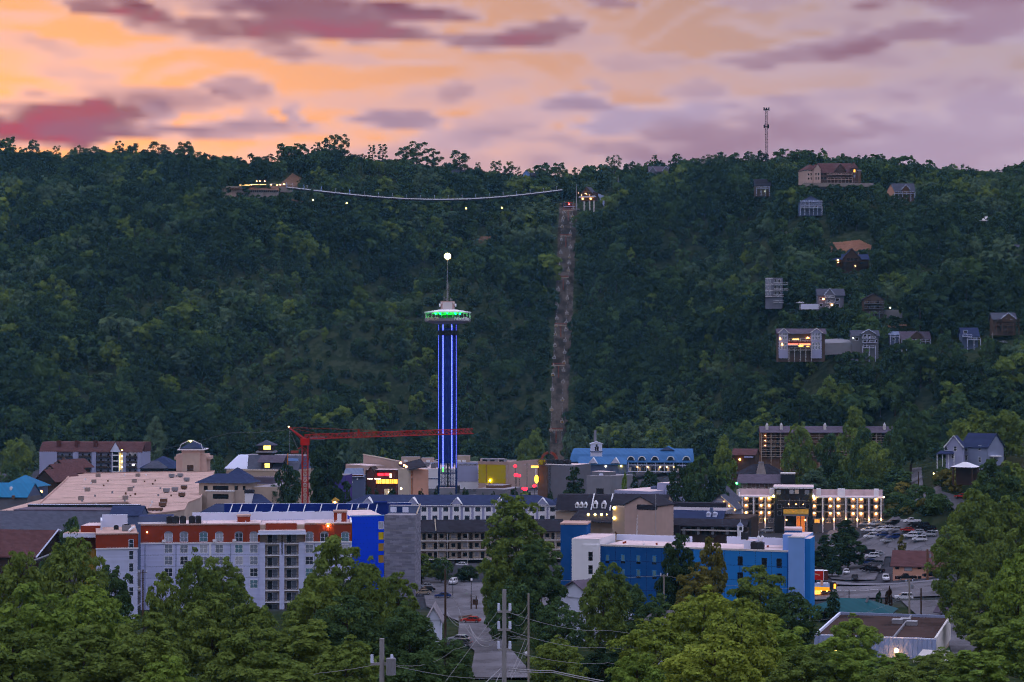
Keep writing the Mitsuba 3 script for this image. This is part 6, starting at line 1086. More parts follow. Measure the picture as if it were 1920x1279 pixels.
# ---------------------------------------------------------------- the mountain: lift, bridge, houses
# cleared lift line
v, f = drape(SWATH, 5, .25)
def swath_color(p, n, uv):
    a = mikit.fbm(p.x * .25, p.y * .12, p.z * .12, 4); b = mikit.noise(p.x * 1.2, p.y * .7, p.z * .7)
    return mikit.mix(mi.Color3f(.040, .034, .029), mi.Color3f(.105, .085, .070), mikit.smoothstep(.35, .65, a)) * (.7 + .6 * b)
scene['litter'] = {'type': 'twosided', 'bsdf': {'type': 'diffuse', 'reflectance': mikit.proc(swath_color)}}
struct('lift_clearing_ground', MB().add(v, f, 'soil'), 'steep bare brown clearing that climbs straight up the mountain', 'litter')
def lift_xy(s, off=0.0): d = 1325 + (1715 - 1325) * s; px = 1042 + (1067 - 1042) * s; return X(px, d) + off, d
LIFT_H = 8.5
def lift_pt(s, off): x, y = lift_xy(s, off); return np.array([x, y, h1(*lift_xy(s)) + LIFT_H])
tw = [.03, .2, .38, .56, .76, .93]
for i, s in enumerate(tw):
    x, y = lift_xy(s); z = h1(x, y); fx = Frame(x, y); k = thing('lift_tower', f'steel chairlift tower with a wide crossarm, number {i + 1} of six counting up the clearing', 'lift tower')
    labels[k]['label'] = ('lowest chairlift tower, at the foot of the brown clearing', 'second chairlift tower up the brown clearing', 'third chairlift tower up the brown clearing', 'fourth chairlift tower up the brown clearing', 'second highest chairlift tower on the brown clearing', 'highest chairlift tower, just below the red-lit top station')[i]
    part(k, 'mast', MB().tube([(x, y, z - 1), (x, y, z + LIFT_H + .4)], [.32, .24], 'rust', 6)); part(k, 'crossarm', MB().box(fx, -4.4, 4.4, -.25, .25, z + LIFT_H, z + LIFT_H + .55, 'tan').box(fx, -4.4, 4.4, -.2, .2, z + LIFT_H + 1.2, z + LIFT_H + 1.6, 'rust').tube([(x - 4.2, y, z + LIFT_H), (x - 4.2, y, z + LIFT_H + 1.4)], .1, 'rust', 4).tube([(x + 4.2, y, z + LIFT_H), (x + 4.2, y, z + LIFT_H + 1.4)], .1, 'rust', 4))
for off in (-3.6, 3.6):
    solo('lift_cable', MB().tube([lift_pt(s, off) + [0, 0, -.4 * abs(math.sin(s * 18))] for s in np.linspace(0, 1, 50)], .05, 'wire', 3, cap=False), ('left' if off < 0 else 'right') + ' haul cable of the chairlift climbing the clearing', 'cable')
R_ = np.random.default_rng(12)
def chair(s, off):
    p_ = lift_pt(s, off) + [0, 0, -.3]; fx = Frame(p_[0], p_[1]); k = thing('lift_chair', 'empty metal two-seat chair hanging from the chairlift cable over the clearing', 'lift chair', 'chairs on the chairlift')
    z = p_[2]; part(k, 'hanger', MB().tube([(p_[0], p_[1], z), (p_[0] + .2, p_[1], z - 1.4), (p_[0] + 1.0, p_[1], z - 1.6), (p_[0] + 1.0, p_[1], z - 3.0), (p_[0] - 1.0, p_[1], z - 3.0), (p_[0] - 1.0, p_[1], z - 1.6), (p_[0], p_[1], z - 1.4)], .2, 'offwhite', 4)); part(k, 'seat', MB().box(fx, -.9, .9, -.6, .1, z - 3.0, z - 2.85, 'ochre' if R_.random() < .4 else 'grey').box(fx, -.9, .9, .05, .15, z - 2.85, z - 2.2, 'ochre' if R_.random() < .3 else 'grey'))
for i in range(21): chair(.04 + i * .045, -3.6); chair(.06 + i * .045, 3.6)
t = thing('top_station', 'red-lit upper chairlift station at the head of the clearing', 'building'); x, y = lift_xy(1.005); z = h1(x, y); fx = Frame(x, y)
part(t, 'frame', MB().box(fx, -5, 5, -.4, .4, z + 2, z + 2.4, 'bluewhite').box(fx, -5, -4.6, -.3, .3, z - 2, z + 5, 'rust').box(fx, 4.6, 5, -.3, .3, z - 2, z + 5, 'rust').box(fx, -3, 3, 1, 6, z, z + 4.2, 'maroon').box(fx, -6, -1, 4, 10, z, z + 6, 'charcoal')); part(t, 'wheel', MB().cyl((x, y + 1), 3.4, 3.4, z + 5.2, z + 5.7, 'rust', 16)); lamp(t, fx, 0, -.8, z + 3.8, .6, glow((1, .1, .08), 1.1)); lamp(t, fx, -.6, -.8, z + 5.3, .35, glow((1, .08, .06), 1.1)); part(t, 'deck', MB().box(fx, -9, 9, -3, 8, z - 1, z, 'stone'))
solo('flag_pole', MB().tube([(X(1081, 1712), 1712, Z(394, 1712)), (X(1081, 1712), 1712, Z(345, 1712))], [.35, .2], 'steel', 5), 'tall pale pole right of the red-lit chairlift station', 'pole')
solo('flag_pole', MB().tube([(X(1159, 1705), 1705, Z(372, 1705)), (X(1159, 1705), 1705, Z(333, 1705))], [.35, .2], 'steel', 5), 'tall pale pole right of the concrete ramp', 'pole')
t = thing('ridge_lodge', 'lodge on tall posts with glowing deck beside the chairlift top', 'building'); F = fr(1086, 1712, 1116, 1706); zt_, zg = F.z(1100, 360), F.z(1100, 400)
part(t, 'wall', MB().box(F, 1, F.len - 1, 2, 9, F.z(1100, 375), zt_, 'log')); part(t, 'roof', MB().gable(F, F.u(1092), F.u(1109), 0, 9, zt_, F.z(1100, 350), 'roof_slate', 'wood', 'v', 1.0)); part(t, 'upper_deck', MB().box(F, 0, F.len, -1, 2, F.z(1100, 370), F.z(1100, 368), 'bluewhite').box(F, 0, F.len, -1, 6, F.z(1100, 377), F.z(1100, 376), 'wood'))
for px in (1096, 1106, 1114): part(t, 'post', MB().box(F, F.u(px) - .5, F.u(px) + .5, -.8, .2, zg - 4, F.z(1100, 377), 'offwhite'))
for px, py, c, r_ in ((1093, 373, AMBER, 1.0), (1108, 373, AMBER, 1.1), (1098, 363, WARM, .6), (1100.5, 364, WARM, .5), (1091, 366, WARM, .5), (1085, 362, (1, .2, .08), .5), (1106, 366, WARM, .4)): lamp(t, F, F.u(px), -.6, F.z(px, py), r_ * .7, glow(c, 1.6), 'deck_lamp')
K = fr(1126, 1722, 1142, 1750); part(t, 'concrete_ramp', MB().quad(K.p(0, -4, Z(390, 1710)), K.p(5, -4, Z(388, 1710)), K.p(K.len - 2, 4, Z(366, 1745)), K.p(4, 4, Z(366, 1745)), 'greyblue').quad(K.p(0, -4.2, Z(391, 1710)), K.p(5, -4.2, Z(388, 1710)), K.p(5, -4.2, Z(396, 1710)), K.p(0, -4.2, Z(396, 1710)), 'grey'))

# suspension footbridge
BR0, BR1 = np.array([X(538, 1648), 1648, Z(352, 1648)]), np.array([X(1054, 1722), 1722, Z(357, 1722)])
SAG = np.polyfit([0, .15, .3, .5, .7, .85, 1], [352, 361.5, 369, 375, 372.5, 366, 357], 4)
def bridge(s, dz=0.0): p_ = BR0 + (BR1 - BR0) * s; pyz = np.polyval(SAG, s); return np.array([p_[0], p_[1], Z(pyz, p_[1]) + dz])
t = thing('suspension_bridge', 'long sagging suspension footbridge strung with blue and white lights between two ridges', 'footbridge')
ss = np.linspace(0, 1, 60); m = MB()
for a, b in zip(ss[:-1], ss[1:]): p_, q_ = bridge(a), bridge(b); m.add([p_ + [0, -.9, 0], q_ + [0, -.9, 0], q_ + [0, .9, 0], p_ + [0, .9, 0], p_ + [0, -.9, -1], q_ + [0, -.9, -1], q_ + [0, .9, -1], p_ + [0, .9, -1]], [[0, 1, 2], [0, 2, 3], [0, 4, 5], [0, 5, 1], [3, 2, 6], [3, 6, 7], [4, 6, 5], [4, 7, 6]], 'charcoal')
part(t, 'walkway', m)
for s_ in (-1, 1): part(t, 'main_cable', MB().tube([bridge(a, 1.5) + [0, s_ * .95, 0] for a in ss], .09, 'darkgrey', 4, cap=False))
m = MB()
for a in np.linspace(0, 1, 140): m.tube([bridge(a) + [0, -.95, 0], bridge(a, 1.5) + [0, -.95, 0]], .05, 'darkgrey', 3)
part(t, 'hanger', m, kind='stuff')
for a, b, c, k_ in ((0.0, .08, (.25, .3, 1), .55), (.08, .21, (.55, .55, .9), .45), (.21, .315, (.2, .2, .9), .12), (.315, .44, (.7, .6, .8), .5), (.44, .58, (.7, .6, .75), .4), (.58, .66, (.3, .22, 1), .7), (.66, .76, (.55, .5, .8), .4), (.76, .88, (.2, .15, 1), .55), (.88, 1, (.55, .5, .75), .45)):  # the dim third span is an added glow to show the unlit walkway
    part(t, 'light_strip', MB().tube([bridge(q, .35) + [0, -1.05, 0] for q in np.linspace(a, b, 10)], .4, 'white', 4), glow=glow((c[0] * .6, c[1] * .55, c[2] * 1.2), k_ * .34))
for a in np.linspace(.02, .98, 20): part(t, 'light_post', MB().tube([bridge(a, 1.0) + [0, -1.1, 0], bridge(a, 3.4) + [0, -1.1, 0]], .1, 'bluewhite', 4).ball(bridge(a, 3.5) + [0, -1.1, 0], .35, 'white', 1))
for a in (0.0, .06, .12, .22): part(t, 'blue_mast', MB().tube([bridge(a, .3) + [0, -1.2, 0], bridge(a, 4) + [0, -1.2, 0]], .25, 'paleblue', 4), glow=glow((.1, .12, 1), .5))
# visitor terrace at the left end
t = thing('hilltop_terrace', 'curved hilltop terrace building with a pale roof rim at the left end of the footbridge', 'building'); cx, cd = X(447, 1652), 1652; F = fr(416, 1640, 520, 1640)
m = MB(); r_ = 14
part(t, 'rotunda', MB().cyl((cx, cd), r_ - 1, r_ - 1, Z(368, 1640) - 3, Z(352, 1640), 'pinktan', 28)); part(t, 'rim', MB().cyl((cx, cd), r_, r_, Z(352, 1640) + .002, Z(349.5, 1640), 'cream', 28)); 
for a in np.linspace(math.pi * 1.05, math.pi * 1.95, 11): part(t, 'column', MB().cyl((cx + (r_ - .7) * math.cos(a), cd + (r_ - .7) * math.sin(a)), .3, .3, Z(368, 1640) - 3, Z(352, 1640), 'cream', 6))
part(t, 'long_wing', MB().box(F, F.u(450), F.len, -3, 8, Z(372, 1640) - 4, F.z(490, 356), 'stone').slab([F.p(F.u(430), -3.5, F.z(470, 355)), F.p(F.len + 2, -3.5, F.z(520, 358)), F.p(F.len, 8, F.z(490, 347)), F.p(F.u(445), 8, F.z(470, 346))], .5, 'brown'))
for px in range(463, 522, 4): part(t, 'person_rail', MB().box(F, F.u(px), F.u(px) + 1.2, -3.6, -3.3, F.z(px, 361), F.z(px, 357.5), 'charcoal'))
for a, b, py in ((450, 470, 347.5), (474, 486, 346.5), (488, 500, 346)): part(t, 'lit_strip', MB().box(F, F.u(a), F.u(b), -3.9, -3.7, F.z(a, py + 1), F.z(a, py), 'cream'), glow=glow(WARM, .5))
for px, py, c in ((482, 340.5, (1, .35, .12)), (488, 340.5, (1, .35, .12)), (497, 340.5, (1, .4, .15)), (472, 347, WARM), (509, 347, WARM), (520, 348, GOLD), (526, 347, WARM), (533, 346, WARM)): lamp(t, F, F.u(px), -2.5, F.z(px, py), .5, glow(c, 1.5), 'terrace_lamp')
K = fr(508, 1652, 548, 1660); part(t, 'upper_terrace', MB().box(K, 0, K.len, 0, 5, Z(352, 1650) - 3, K.z(520, 350), 'stone').box(K, 0, K.len, 0, 5, K.z(520, 345.5), K.z(520, 344.8), 'cream'))
for i, (px, py, d) in enumerate(((587, 375.5, 1640), (650, 381, 1640), (874, 391, 1690), (941, 389.5, 1690), (998, 376, 1700))): 
    k = thing('path_lamp', ('yellow lamp below the left end of the footbridge', 'yellow lamp second from the left under the footbridge', 'yellow lamp under the middle of the footbridge', 'pale lamp under the right half of the footbridge', 'orange-lit little shelter near the right end of the footbridge')[i], 'lamp'); x = X(px, d); part(k, 'post', MB().tube([(x, d, h1(x, d) - 1), (x, d, Z(py, d))], .12, 'charcoal', 4)); lamp(k, Frame(x, d), 0, -.2, Z(py, d), .62, glow(GOLD if i < 4 else AMBER, 2.4), 'globe')
# bare banks
def patch(name, pts, col, label, lo=1100, hi=2000): v, f = drape([hill_xy(*q, lo, hi) for q in pts], 5, .35); return struct(name, MB().add(v, f, col), label, kind='structure')
patch('bare_earth', [(890, 463), (968, 440), (974, 430), (902, 446)], 'soil', 'bare tan scar on the spur left of the chairlift'); patch('cut_bank', [(1556, 480), (1631, 480), (1634, 462), (1612, 453), (1580, 456), (1556, 458)], 'redsoil', 'orange cut bank of raw earth above the dark log lodge'); patch('mown_slope', [(352, 384), (395, 371), (430, 383), (380, 397)], 'green', 'small mown grass slope left of the terrace'); patch('cut_slope', [(520, 351), (560, 353), (565, 336), (548, 326)], 'soil', 'bare brown cut slope above the terrace'); patch('gravel_path', [(470, 377), (640, 393), (830, 397), (930, 394), (930, 391), (830, 391), (640, 388), (480, 371)], 'soil', 'bare gravel path running under the footbridge')

# hillside houses: walls, roof, decks, windows
def cabin(name, label, pl, pr, d, py_base, py_eave, py_ridge, wall, roof, along='u', deck=(), wins=(), lit=(), depth=8, dl=0, posts=True, gables=(), over=.8, cat='house', rail='bluewhite', frame='bluewhite', gwall=None, glass='glassdark'):
    t = thing(name, label, cat); F = fr(pl, d, pr, d + dl); L = F.len; zb, ze, zr = F.z(pl, py_base), F.z(pl, py_eave), F.z((pl + pr) / 2, py_ridge)
    part(t, 'wall', MB().box(F, 0, L, 0, depth, zb - 5, ze, wall)); part(t, 'roof', MB().gable(F, 0, L, -.2, depth, ze, zr, roof, wall, along, over, .35))
    for a, b, e, r_ in gables: u0, u1 = F.u(a), F.u(b); part(t, 'gable', MB().box(F, u0 + .3, u1 - .3, -1.4, depth * .5, zb - 3, F.z(a, e), gwall or wall).gable(F, u0, u1, -1.8, depth * .5, F.z(a, e), F.z(a, r_), roof, gwall or wall, 'v', .5, .3)); part(t, 'gable_trim', MB().tube([F.p(u0 - .3, -2.4, F.z(a, e) - .3), F.p((u0 + u1) / 2, -2.4, F.z(a, r_) + .1), F.p(u1 + .3, -2.4, F.z(a, e) - .3)], .18, frame, 4))
    for a, b, y in deck:
        z = F.z(a, y); part(t, 'deck', MB().box(F, F.u(a), F.u(b), -3.2, -.05, z - .25, z, rail)); m = MB().box(F, F.u(a), F.u(b), -3.2, -3.1, z + .95, z + 1.1, rail)
        for q in np.linspace(F.u(a), F.u(b), max(3, int((F.u(b) - F.u(a)) / 2.2))): m.box(F, q - .1, q + .1, -3.2, -3.05, z, z + 1.0, rail); m.box(F, q - .14, q + .14, -3.15, -2.9, zb - 5, z, rail) if posts and y == deck[-1][2] else None
        part(t, 'deck_rail', m)
    for px, py, w, h in wins: vv = -1.45 if any(a < px < b for a, b, _, _ in gables) else 0; flat_window(t, F, F.u(px), F.z(px, py), w, h, vv, glass, frame, fw=.18)
    for px, py, r_, c in lit: lamp(t, F, F.u(px), -1.7, F.z(px, py), r_, c)
    return t
t = cabin('mansion', 'large stone mansion with a turret and dark hipped roof on the ridge below the mast', 1537, 1597, 1500, 341, 322, 304, 'mansionstone', 'roof_maroon', deck=((1550, 1597, 328), (1550, 1597, 337)), wins=[(x, y, 1.3, 1.7) for x in (1541, 1547, 1560, 1572, 1586) for y in (326, 334)], gables=((1565, 1585, 319, 308),), depth=14, rail='pinktan', frame='brown')
F = fr(1512, 1496, 1537, 1500); part(t, 'wing', MB().box(F, 0, F.len, 0, 12, F.z(1520, 345), F.z(1520, 320), 'pinktan').hip(F, 0, F.len, 0, 12, F.z(1520, 319), F.z(1520, 309, 5), 'roof_maroon', .5, 4)); part(t, 'rear_gable', MB().box(F, F.u(1524), F.u(1537), -1.5, 3, F.z(1520, 343), F.z(1530, 318), 'pinktan').gable(F, F.u(1523), F.u(1538), -1.8, 3, F.z(1530, 318), F.z(1530, 308), 'roof_maroon', 'pinktan', 'v', .4))  # wing and rear gable: sunset light painted in as a paler tan
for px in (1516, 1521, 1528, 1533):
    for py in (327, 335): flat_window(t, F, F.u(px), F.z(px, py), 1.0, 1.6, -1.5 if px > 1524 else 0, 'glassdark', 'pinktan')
K = Frame(X(1601, 1499), 1499); part(t, 'turret', MB().cyl((K.x, K.y), 2.6, 2.6, Z(343, 1499), Z(316, 1499), 'mansionstone', 10).cyl((K.x, K.y), 3.4, .1, Z(316, 1499), Z(304, 1499), 'roof_maroon', 10)); part(t, 'side_porch', MB().box(K, 2.5, 5.2, -1, 4, Z(343, 1499), Z(320, 1499), 'brown').box(K, 2.4, 5.4, -1.2, 4, Z(320, 1499), Z(319, 1499), 'bluewhite'))
for py in (321, 331): part(t, 'turret_window', MB().box(K, -.6, .6, -2.75, -2.55, Z(py + 2.5, 1499), Z(py - 2.5, 1499), 'orange' if py == 321 else 'glasspale'), glow=glow(AMBER, .3) if py == 321 else None)
part(t, 'terrace_wall', MB().box(fr(1508, 1488, 1640, 1490), 0, 51, -1, 8, Z(350, 1488), Z(343, 1488), 'stone'))
t = cabin('hill_house', 'house with a grey roof and a peach gable end below and right of the mansion', 1676, 1714, 1478, 366, 357, 343, 'brown', 'roof_slate', wins=((1690, 360, 1.2, 1.4),), gables=((1690, 1705, 355, 347),), deck=((1676, 1714, 363),)); F = fr(1663, 1478, 1677, 1476); part(t, 'end_gable', MB().box(F, 0, F.len, 0, 7, F.z(1670, 370), F.z(1670, 358), 'peach').gable(F, 0, F.len, -.2, 7, F.z(1670, 358), F.z(1670, 345), 'roof_slate', 'peach', 'v', .6))
cabin('white_framed_house', 'gable-fronted house of white posts and open decks on the upper right slope', 1500, 1540, 1428, 391, 378, 367, 'slateblue', 'roof_slate', 'v', deck=((1500, 1540, 379), (1500, 1540, 385), (1500, 1540, 390)), wins=((1512, 381, 1.6, 1.4), (1520, 381, 1.6, 1.4), (1530, 387, 1.6, 1.4)), rail='bluewhite')
cabin('ridge_house', 'house with two gables on the skyline left of the radio mast', 1217, 1254, 1752, 330, 320, 311, 'weathered', 'roof_purple', gables=((1217, 1230, 322, 313), (1242, 1255, 321, 311)), wins=((1224, 325, 1.2, 1.2), (1249, 325, 1.6, 1.4)))
cabin('blue_ridge_house', 'small blue house on the skyline above the footbridge', 981, 993, 1850, 338, 325, 318, 'paleblue', 'roof_slate', 'v', wins=((985, 329, 1.2, 1.2), (989, 333, 1.2, 1.2)), depth=6); cabin('dark_ridge_house', 'dark roofed house beside the small blue one on the skyline', 994, 1009, 1853, 337, 329, 323, 'slateblue', 'roof_dark', wins=((1000, 332, 1.2, 1),)); cabin('crest_cottage', 'tiny pale cottage on the skyline under a lone bushy tree', 848, 870, 1835, 328, 322, 317, 'paleblue', 'roof_slate', wins=((855, 325, 1, .8), (862, 325, 1, .8)))
cabin('wood_cabin', 'small dark cabin with a steep roof below the radio mast', 1416, 1444, 1562, 356, 346, 335, 'duskwood', 'roof_dark', 'u', deck=((1418, 1442, 353),), lit=((1434, 359, .35, glow((.9, 1, .6), .8)),))
cabin('log_lodge', 'dark log lodge with a high central gable in front of the orange bank', 1562, 1628, 1330, 505, 485, 476, 'log', 'roof_navy', deck=((1562, 1627, 491), (1562, 1627, 499)), wins=((1590, 487, 2, 1.6), (1597, 487, 2, 1.6), (1604, 487, 2, 1.6), (1574, 493, 1.4, 1.4), (1615, 493, 1.4, 1.4)), gables=((1580, 1612, 484, 466),), lit=((1570, 488, .6, glow(WARM, 1.5)), (1571, 492, .5, glow(WARM, 1.5)), (1603, 499, .5, glow(WARM, 1.2))), rail='log', frame='log', depth=10)
t = thing('tall_narrow_house', 'tall narrow four-storey grey house with white trim on the right slope', 'house'); F = fr(1435, 1252, 1466, 1250); zt_, zb = F.z(1450, 521), F.z(1450, 564); part(t, 'wall', MB().box(F, 0, F.len, 0, 9, zb - 5, zt_, 'weathered').box(F, 0, F.u(1450), -1.2, -.002, F.z(1450, 557), zt_, 'weathered'))
for py in (522, 533, 545, 556): part(t, 'floor_band', MB().box(F, -.1, F.u(1450) + .1, -1.35, -1.2, F.z(1440, py) - .2, F.z(1440, py) + .15, 'white')); part(t, 'balcony', MB().box(F, F.u(1451), F.u(1478 if py < 540 else 1470), -1.2, -.05, F.z(1460, py + 11) - .15, F.z(1460, py + 11) + .05, 'white').box(F, F.u(1451), F.u(1478 if py < 540 else 1470), -1.2, -1.1, F.z(1460, py + 11) + .9, F.z(1460, py + 11) + 1.05, 'white'))
for py in (527, 539, 550):
    for px in (1438, 1443.5): flat_window(t, F, F.u(px), F.z(px, py), 1.0, 2.3, -1.2, 'glasspale', 'white')
    for px in (1454, 1461): flat_window(t, F, F.u(px), F.z(px, py), 1.2, 2.3, 0, 'glassdark', 'white')
cabin('bracketed_house', 'grey-blue house with a tall balconied gable and white walled terrace on the right slope', 1534, 1582, 1232, 575, 552, 541, 'weathered', 'roof_slate', deck=((1546, 1563, 558), (1546, 1563, 568), (1546, 1563, 577)), wins=((1540, 560, 1.6, 1.4), (1540, 572, 1.6, 1.4), (1570, 562, 2, 1.4), (1570, 572, 2, 1.4), (1554, 554, 2, 1.6), (1554, 564, 2, 1.6)), gables=((1545, 1564, 553, 541),), lit=((1543, 561, .6, glow((1, .35, .12), 1.5)), (1559, 572, .6, glow(WARM, 1.6))), rail='white')
solo('terrace_wall', MB().box(fr(1502, 1222, 1535, 1222), 0, 10.6, 0, .6, Z(580, 1222), Z(570, 1222), 'bluewhite').box(fr(1502, 1222, 1535, 1222), 0, 10.6, .6, 8, Z(580, 1222), Z(571, 1222), 'grey'), 'white retaining wall of a parking terrace left of the balconied house', 'retaining wall')
cabin('red_roof_house', 'dark brown three-decked house with a rust-lit gable edge on the right slope', 1620, 1657, 1200, 590, 560, 550, 'duskwood', 'roof_dark', 'v', deck=((1620, 1656, 569), (1620, 1656, 578), (1620, 1656, 587)), wins=((1630, 566, 1.6, 1.6), (1646, 566, 1.6, 1.6), (1630, 575, 1.6, 1.6), (1646, 575, 1.6, 1.6)), rail='grey', frame='brown')
t = thing('retaining_wall', 'long pale retaining wall with three lamps right of the dark three-decked house', 'retaining wall'); F = fr(1660, 1205, 1701, 1205); part(t, 'wall', MB().box(F, 0, F.len, 0, 5, F.z(1680, 597), F.z(1680, 581), 'grey')); 
for px, c in ((1669, (1, .9, .7)), (1684, (1, .9, .7)), (1700, (.9, 1, .05))): lamp(t, F, F.u(px), -.3, F.z(px, 577), .38, glow(c, 1.8)); part(t, 'lamp_post', MB().box(F, F.u(px) - .08, F.u(px) + .08, .2, .36, F.z(1680, 581), F.z(px, 577), 'charcoal'))
t = cabin('lit_chalet', 'big grey chalet with red and yellow lit balconies, lowest on the right slope', 1459, 1547, 1150, 662, 624, 616, 'duskwood', 'roof_purple', deck=((1478, 1520, 639), (1478, 1520, 648), (1478, 1520, 656)), wins=[(x, y, 1.0, 1.7) for x in (1463, 1469, 1473, 1524, 1530, 1535) for y in (626, 634, 645, 652)], gables=((1459, 1478, 624, 616), (1519, 1541, 624, 616)), lit=((1462, 635, .45, glow(AMBER, 2)), (1466, 646, .5, glow(AMBER, 1.5)), (1514, 633, .4, glow((1, .4, .1), 2))), rail='offwhite', frame='white', gwall='lavender', glass='glasspale')
F = fr(1459, 1150, 1547, 1150)
for a, b, py, c in ((1486, 1498, 636, (1, .65, .12)), (1511, 1518, 634, (1, .3, .08)), (1477, 1496, 645, (1, .12, .08)), (1498, 1519, 645, (1, .2, .08)), (1497, 1506, 648, GOLD), (1512, 1517, 649, AMBER)): part(t, 'lit_opening', MB().box(F, F.u(a), F.u(b), -.4, -.2, F.z(a, py + 1.6), F.z(a, py - 1), 'orange'), glow=glow(c, .6))
solo('drive_slab', MB().slab([(X(1547, 1152), 1152, Z(644, 1152)), (X(1597, 1152), 1152, Z(642, 1152)), (X(1597, 1175), 1175, Z(634, 1175)), (X(1547, 1175), 1175, Z(636, 1175))], 6.5, 'grey'), 'concrete drive terrace between the lit chalet and its neighbour', 'terrace')
cabin('deck_house', 'grey house with a stack of four white balconies right of the lit chalet', 1598, 1647, 1150, 662, 628, 619, 'midgrey', 'roof_slate', deck=((1616, 1640, 634), (1616, 1640, 642), (1616, 1640, 652)), wins=((1606, 636, 1.6, 1.4), (1621, 630, 1.4, 1.6), (1629, 630, 1.4, 1.6), (1621, 639, 1.4, 1.6), (1629, 639, 1.4, 1.6), (1621, 648, 1.4, 1.6), (1643, 640, 1.2, 1.4)), gables=((1614, 1640, 625, 618),), lit=((1599, 634, .35, glow((.9, .9, .8), 1)),))
cabin('stilt_shed', 'narrow grey house with a pale metal porch roof left of the brown lodge', 1668, 1684, 1153, 654, 626, 621, 'slateblue', 'metal_blue', deck=((1668, 1684, 631),), wins=((1676, 635, 1.4, 1.4),)); cabin('brown_lodge', 'long brown lodge with a mauve roof and a central gable on the lower right slope', 1689, 1743, 1155, 645, 633, 621, 'duskwood', 'roof_purple', deck=((1689, 1742, 640),), wins=[(x, 636.5, 1.3, 1.3) for x in (1696, 1704, 1713, 1724, 1733)], gables=((1706, 1730, 632, 621),), frame='brown')
patch('road_cut', [(1664, 618), (1700, 616), (1700, 610), (1664, 612)], 'redsoil', 'pinkish bank of bare soil above the narrow grey house')
cabin('slate_porch_house', 'house with a slate-blue roof and glazed porch among trees on the right slope', 1804, 1834, 1128, 640, 628, 614, 'slateblue', 'roof_navy', deck=((1803, 1820, 631), (1812, 1836, 637)), wins=((1810, 622, 2, 1.4), (1826, 633, 2.4, 1.5))); cabin('dark_deck_house', 'dark house on stone footings with wide decks near the right edge', 1862, 1904, 1132, 612, 597, 586, 'duskwood', 'roof_slate', deck=((1868, 1910, 602), (1866, 1908, 610)), wins=((1882, 595, 1.3, 1.6), (1889, 595, 1.3, 1.6), (1896, 597, 1.3, 1.4)), gables=((1876, 1902, 597, 587),), rail='brown')
cabin('edge_house', 'blue-grey house with white windows cut by the right edge of the mountain view', 1904, 1940, 1300, 492, 466, 458, 'weathered', 'roof_slate', deck=((1906, 1940, 478), (1906, 1940, 486)), wins=((1912, 470, 1.4, 1.8), (1917, 470, 1.4, 1.8), (1912, 482, 1.4, 1.8)), rail='white'); cabin('far_roof_house', 'house with only its pale grey roof showing among trees at the upper right', 1832, 1852, 1392, 417, 412, 405, 'grey', 'offwhite')
# radio mast
t = thing('radio_mast', 'tall lattice radio mast with an antenna crown on the skyline', 'mast'); x, d = X(1437, 1690), 1690; z0_ = h1(x, d); zt_ = Z(204, d)
part(t, 'lattice', lattice((x, d, z0_), (x, d, zt_), 1.5, 24, 'charcoal')); K = Frame(x, d); part(t, 'antenna_crown', MB().box(K, -2.4, 2.4, -.6, .6, zt_ - 1.0, zt_ - .6, 'black').box(K, -2.5, -1.4, -.9, -.5, zt_ - 1.6, zt_ + 1.0, 'black').box(K, 1.4, 2.5, -.9, -.5, zt_ - 1.6, zt_ + 1.0, 'black').box(K, -.5, .5, -.9, -.5, zt_ - 1.4, zt_ + .8, 'black')); zm = Z(237, d); part(t, 'dish_cluster', MB().box(K, -2.2, -1.2, -.9, .2, zm - 1.3, zm + 1.3, 'black').box(K, 1.1, 2.1, -.9, .2, zm - 1.6, zm + 1.6, 'black').box(K, -1.4, 1.4, -.3, .3, zm - .2, zm + .2, 'black'))
# small light poles on the slope
for i, (px, py, d, hgt) in enumerate(((1474, 405, 1420, 8), (1559, 420, 1415, 13), (1629, 547, 1215, 7), (1861, 640, 1125, 8), (1513, 407, 1425, 4))):
    x = X(px, d); solo('utility_pole', MB().tube([(x, d, h1(x, d) - 1), (x, d, h1(x, d) + hgt)], .22, 'deadwood', 5).box(Frame(x, d), -1.1, 1.1, -.1, .1, h1(x, d) + hgt - 1, h1(x, d) + hgt - .8, 'deadwood'), ('pole with a crossarm at the far left of the upper right slope', 'tallest pole on the mountain, above the orange bank', 'pole just above the dark three-decked house', 'pole left of the silver car near the right edge', 'short pole between the two leftmost on the upper right slope')[i], 'pole')
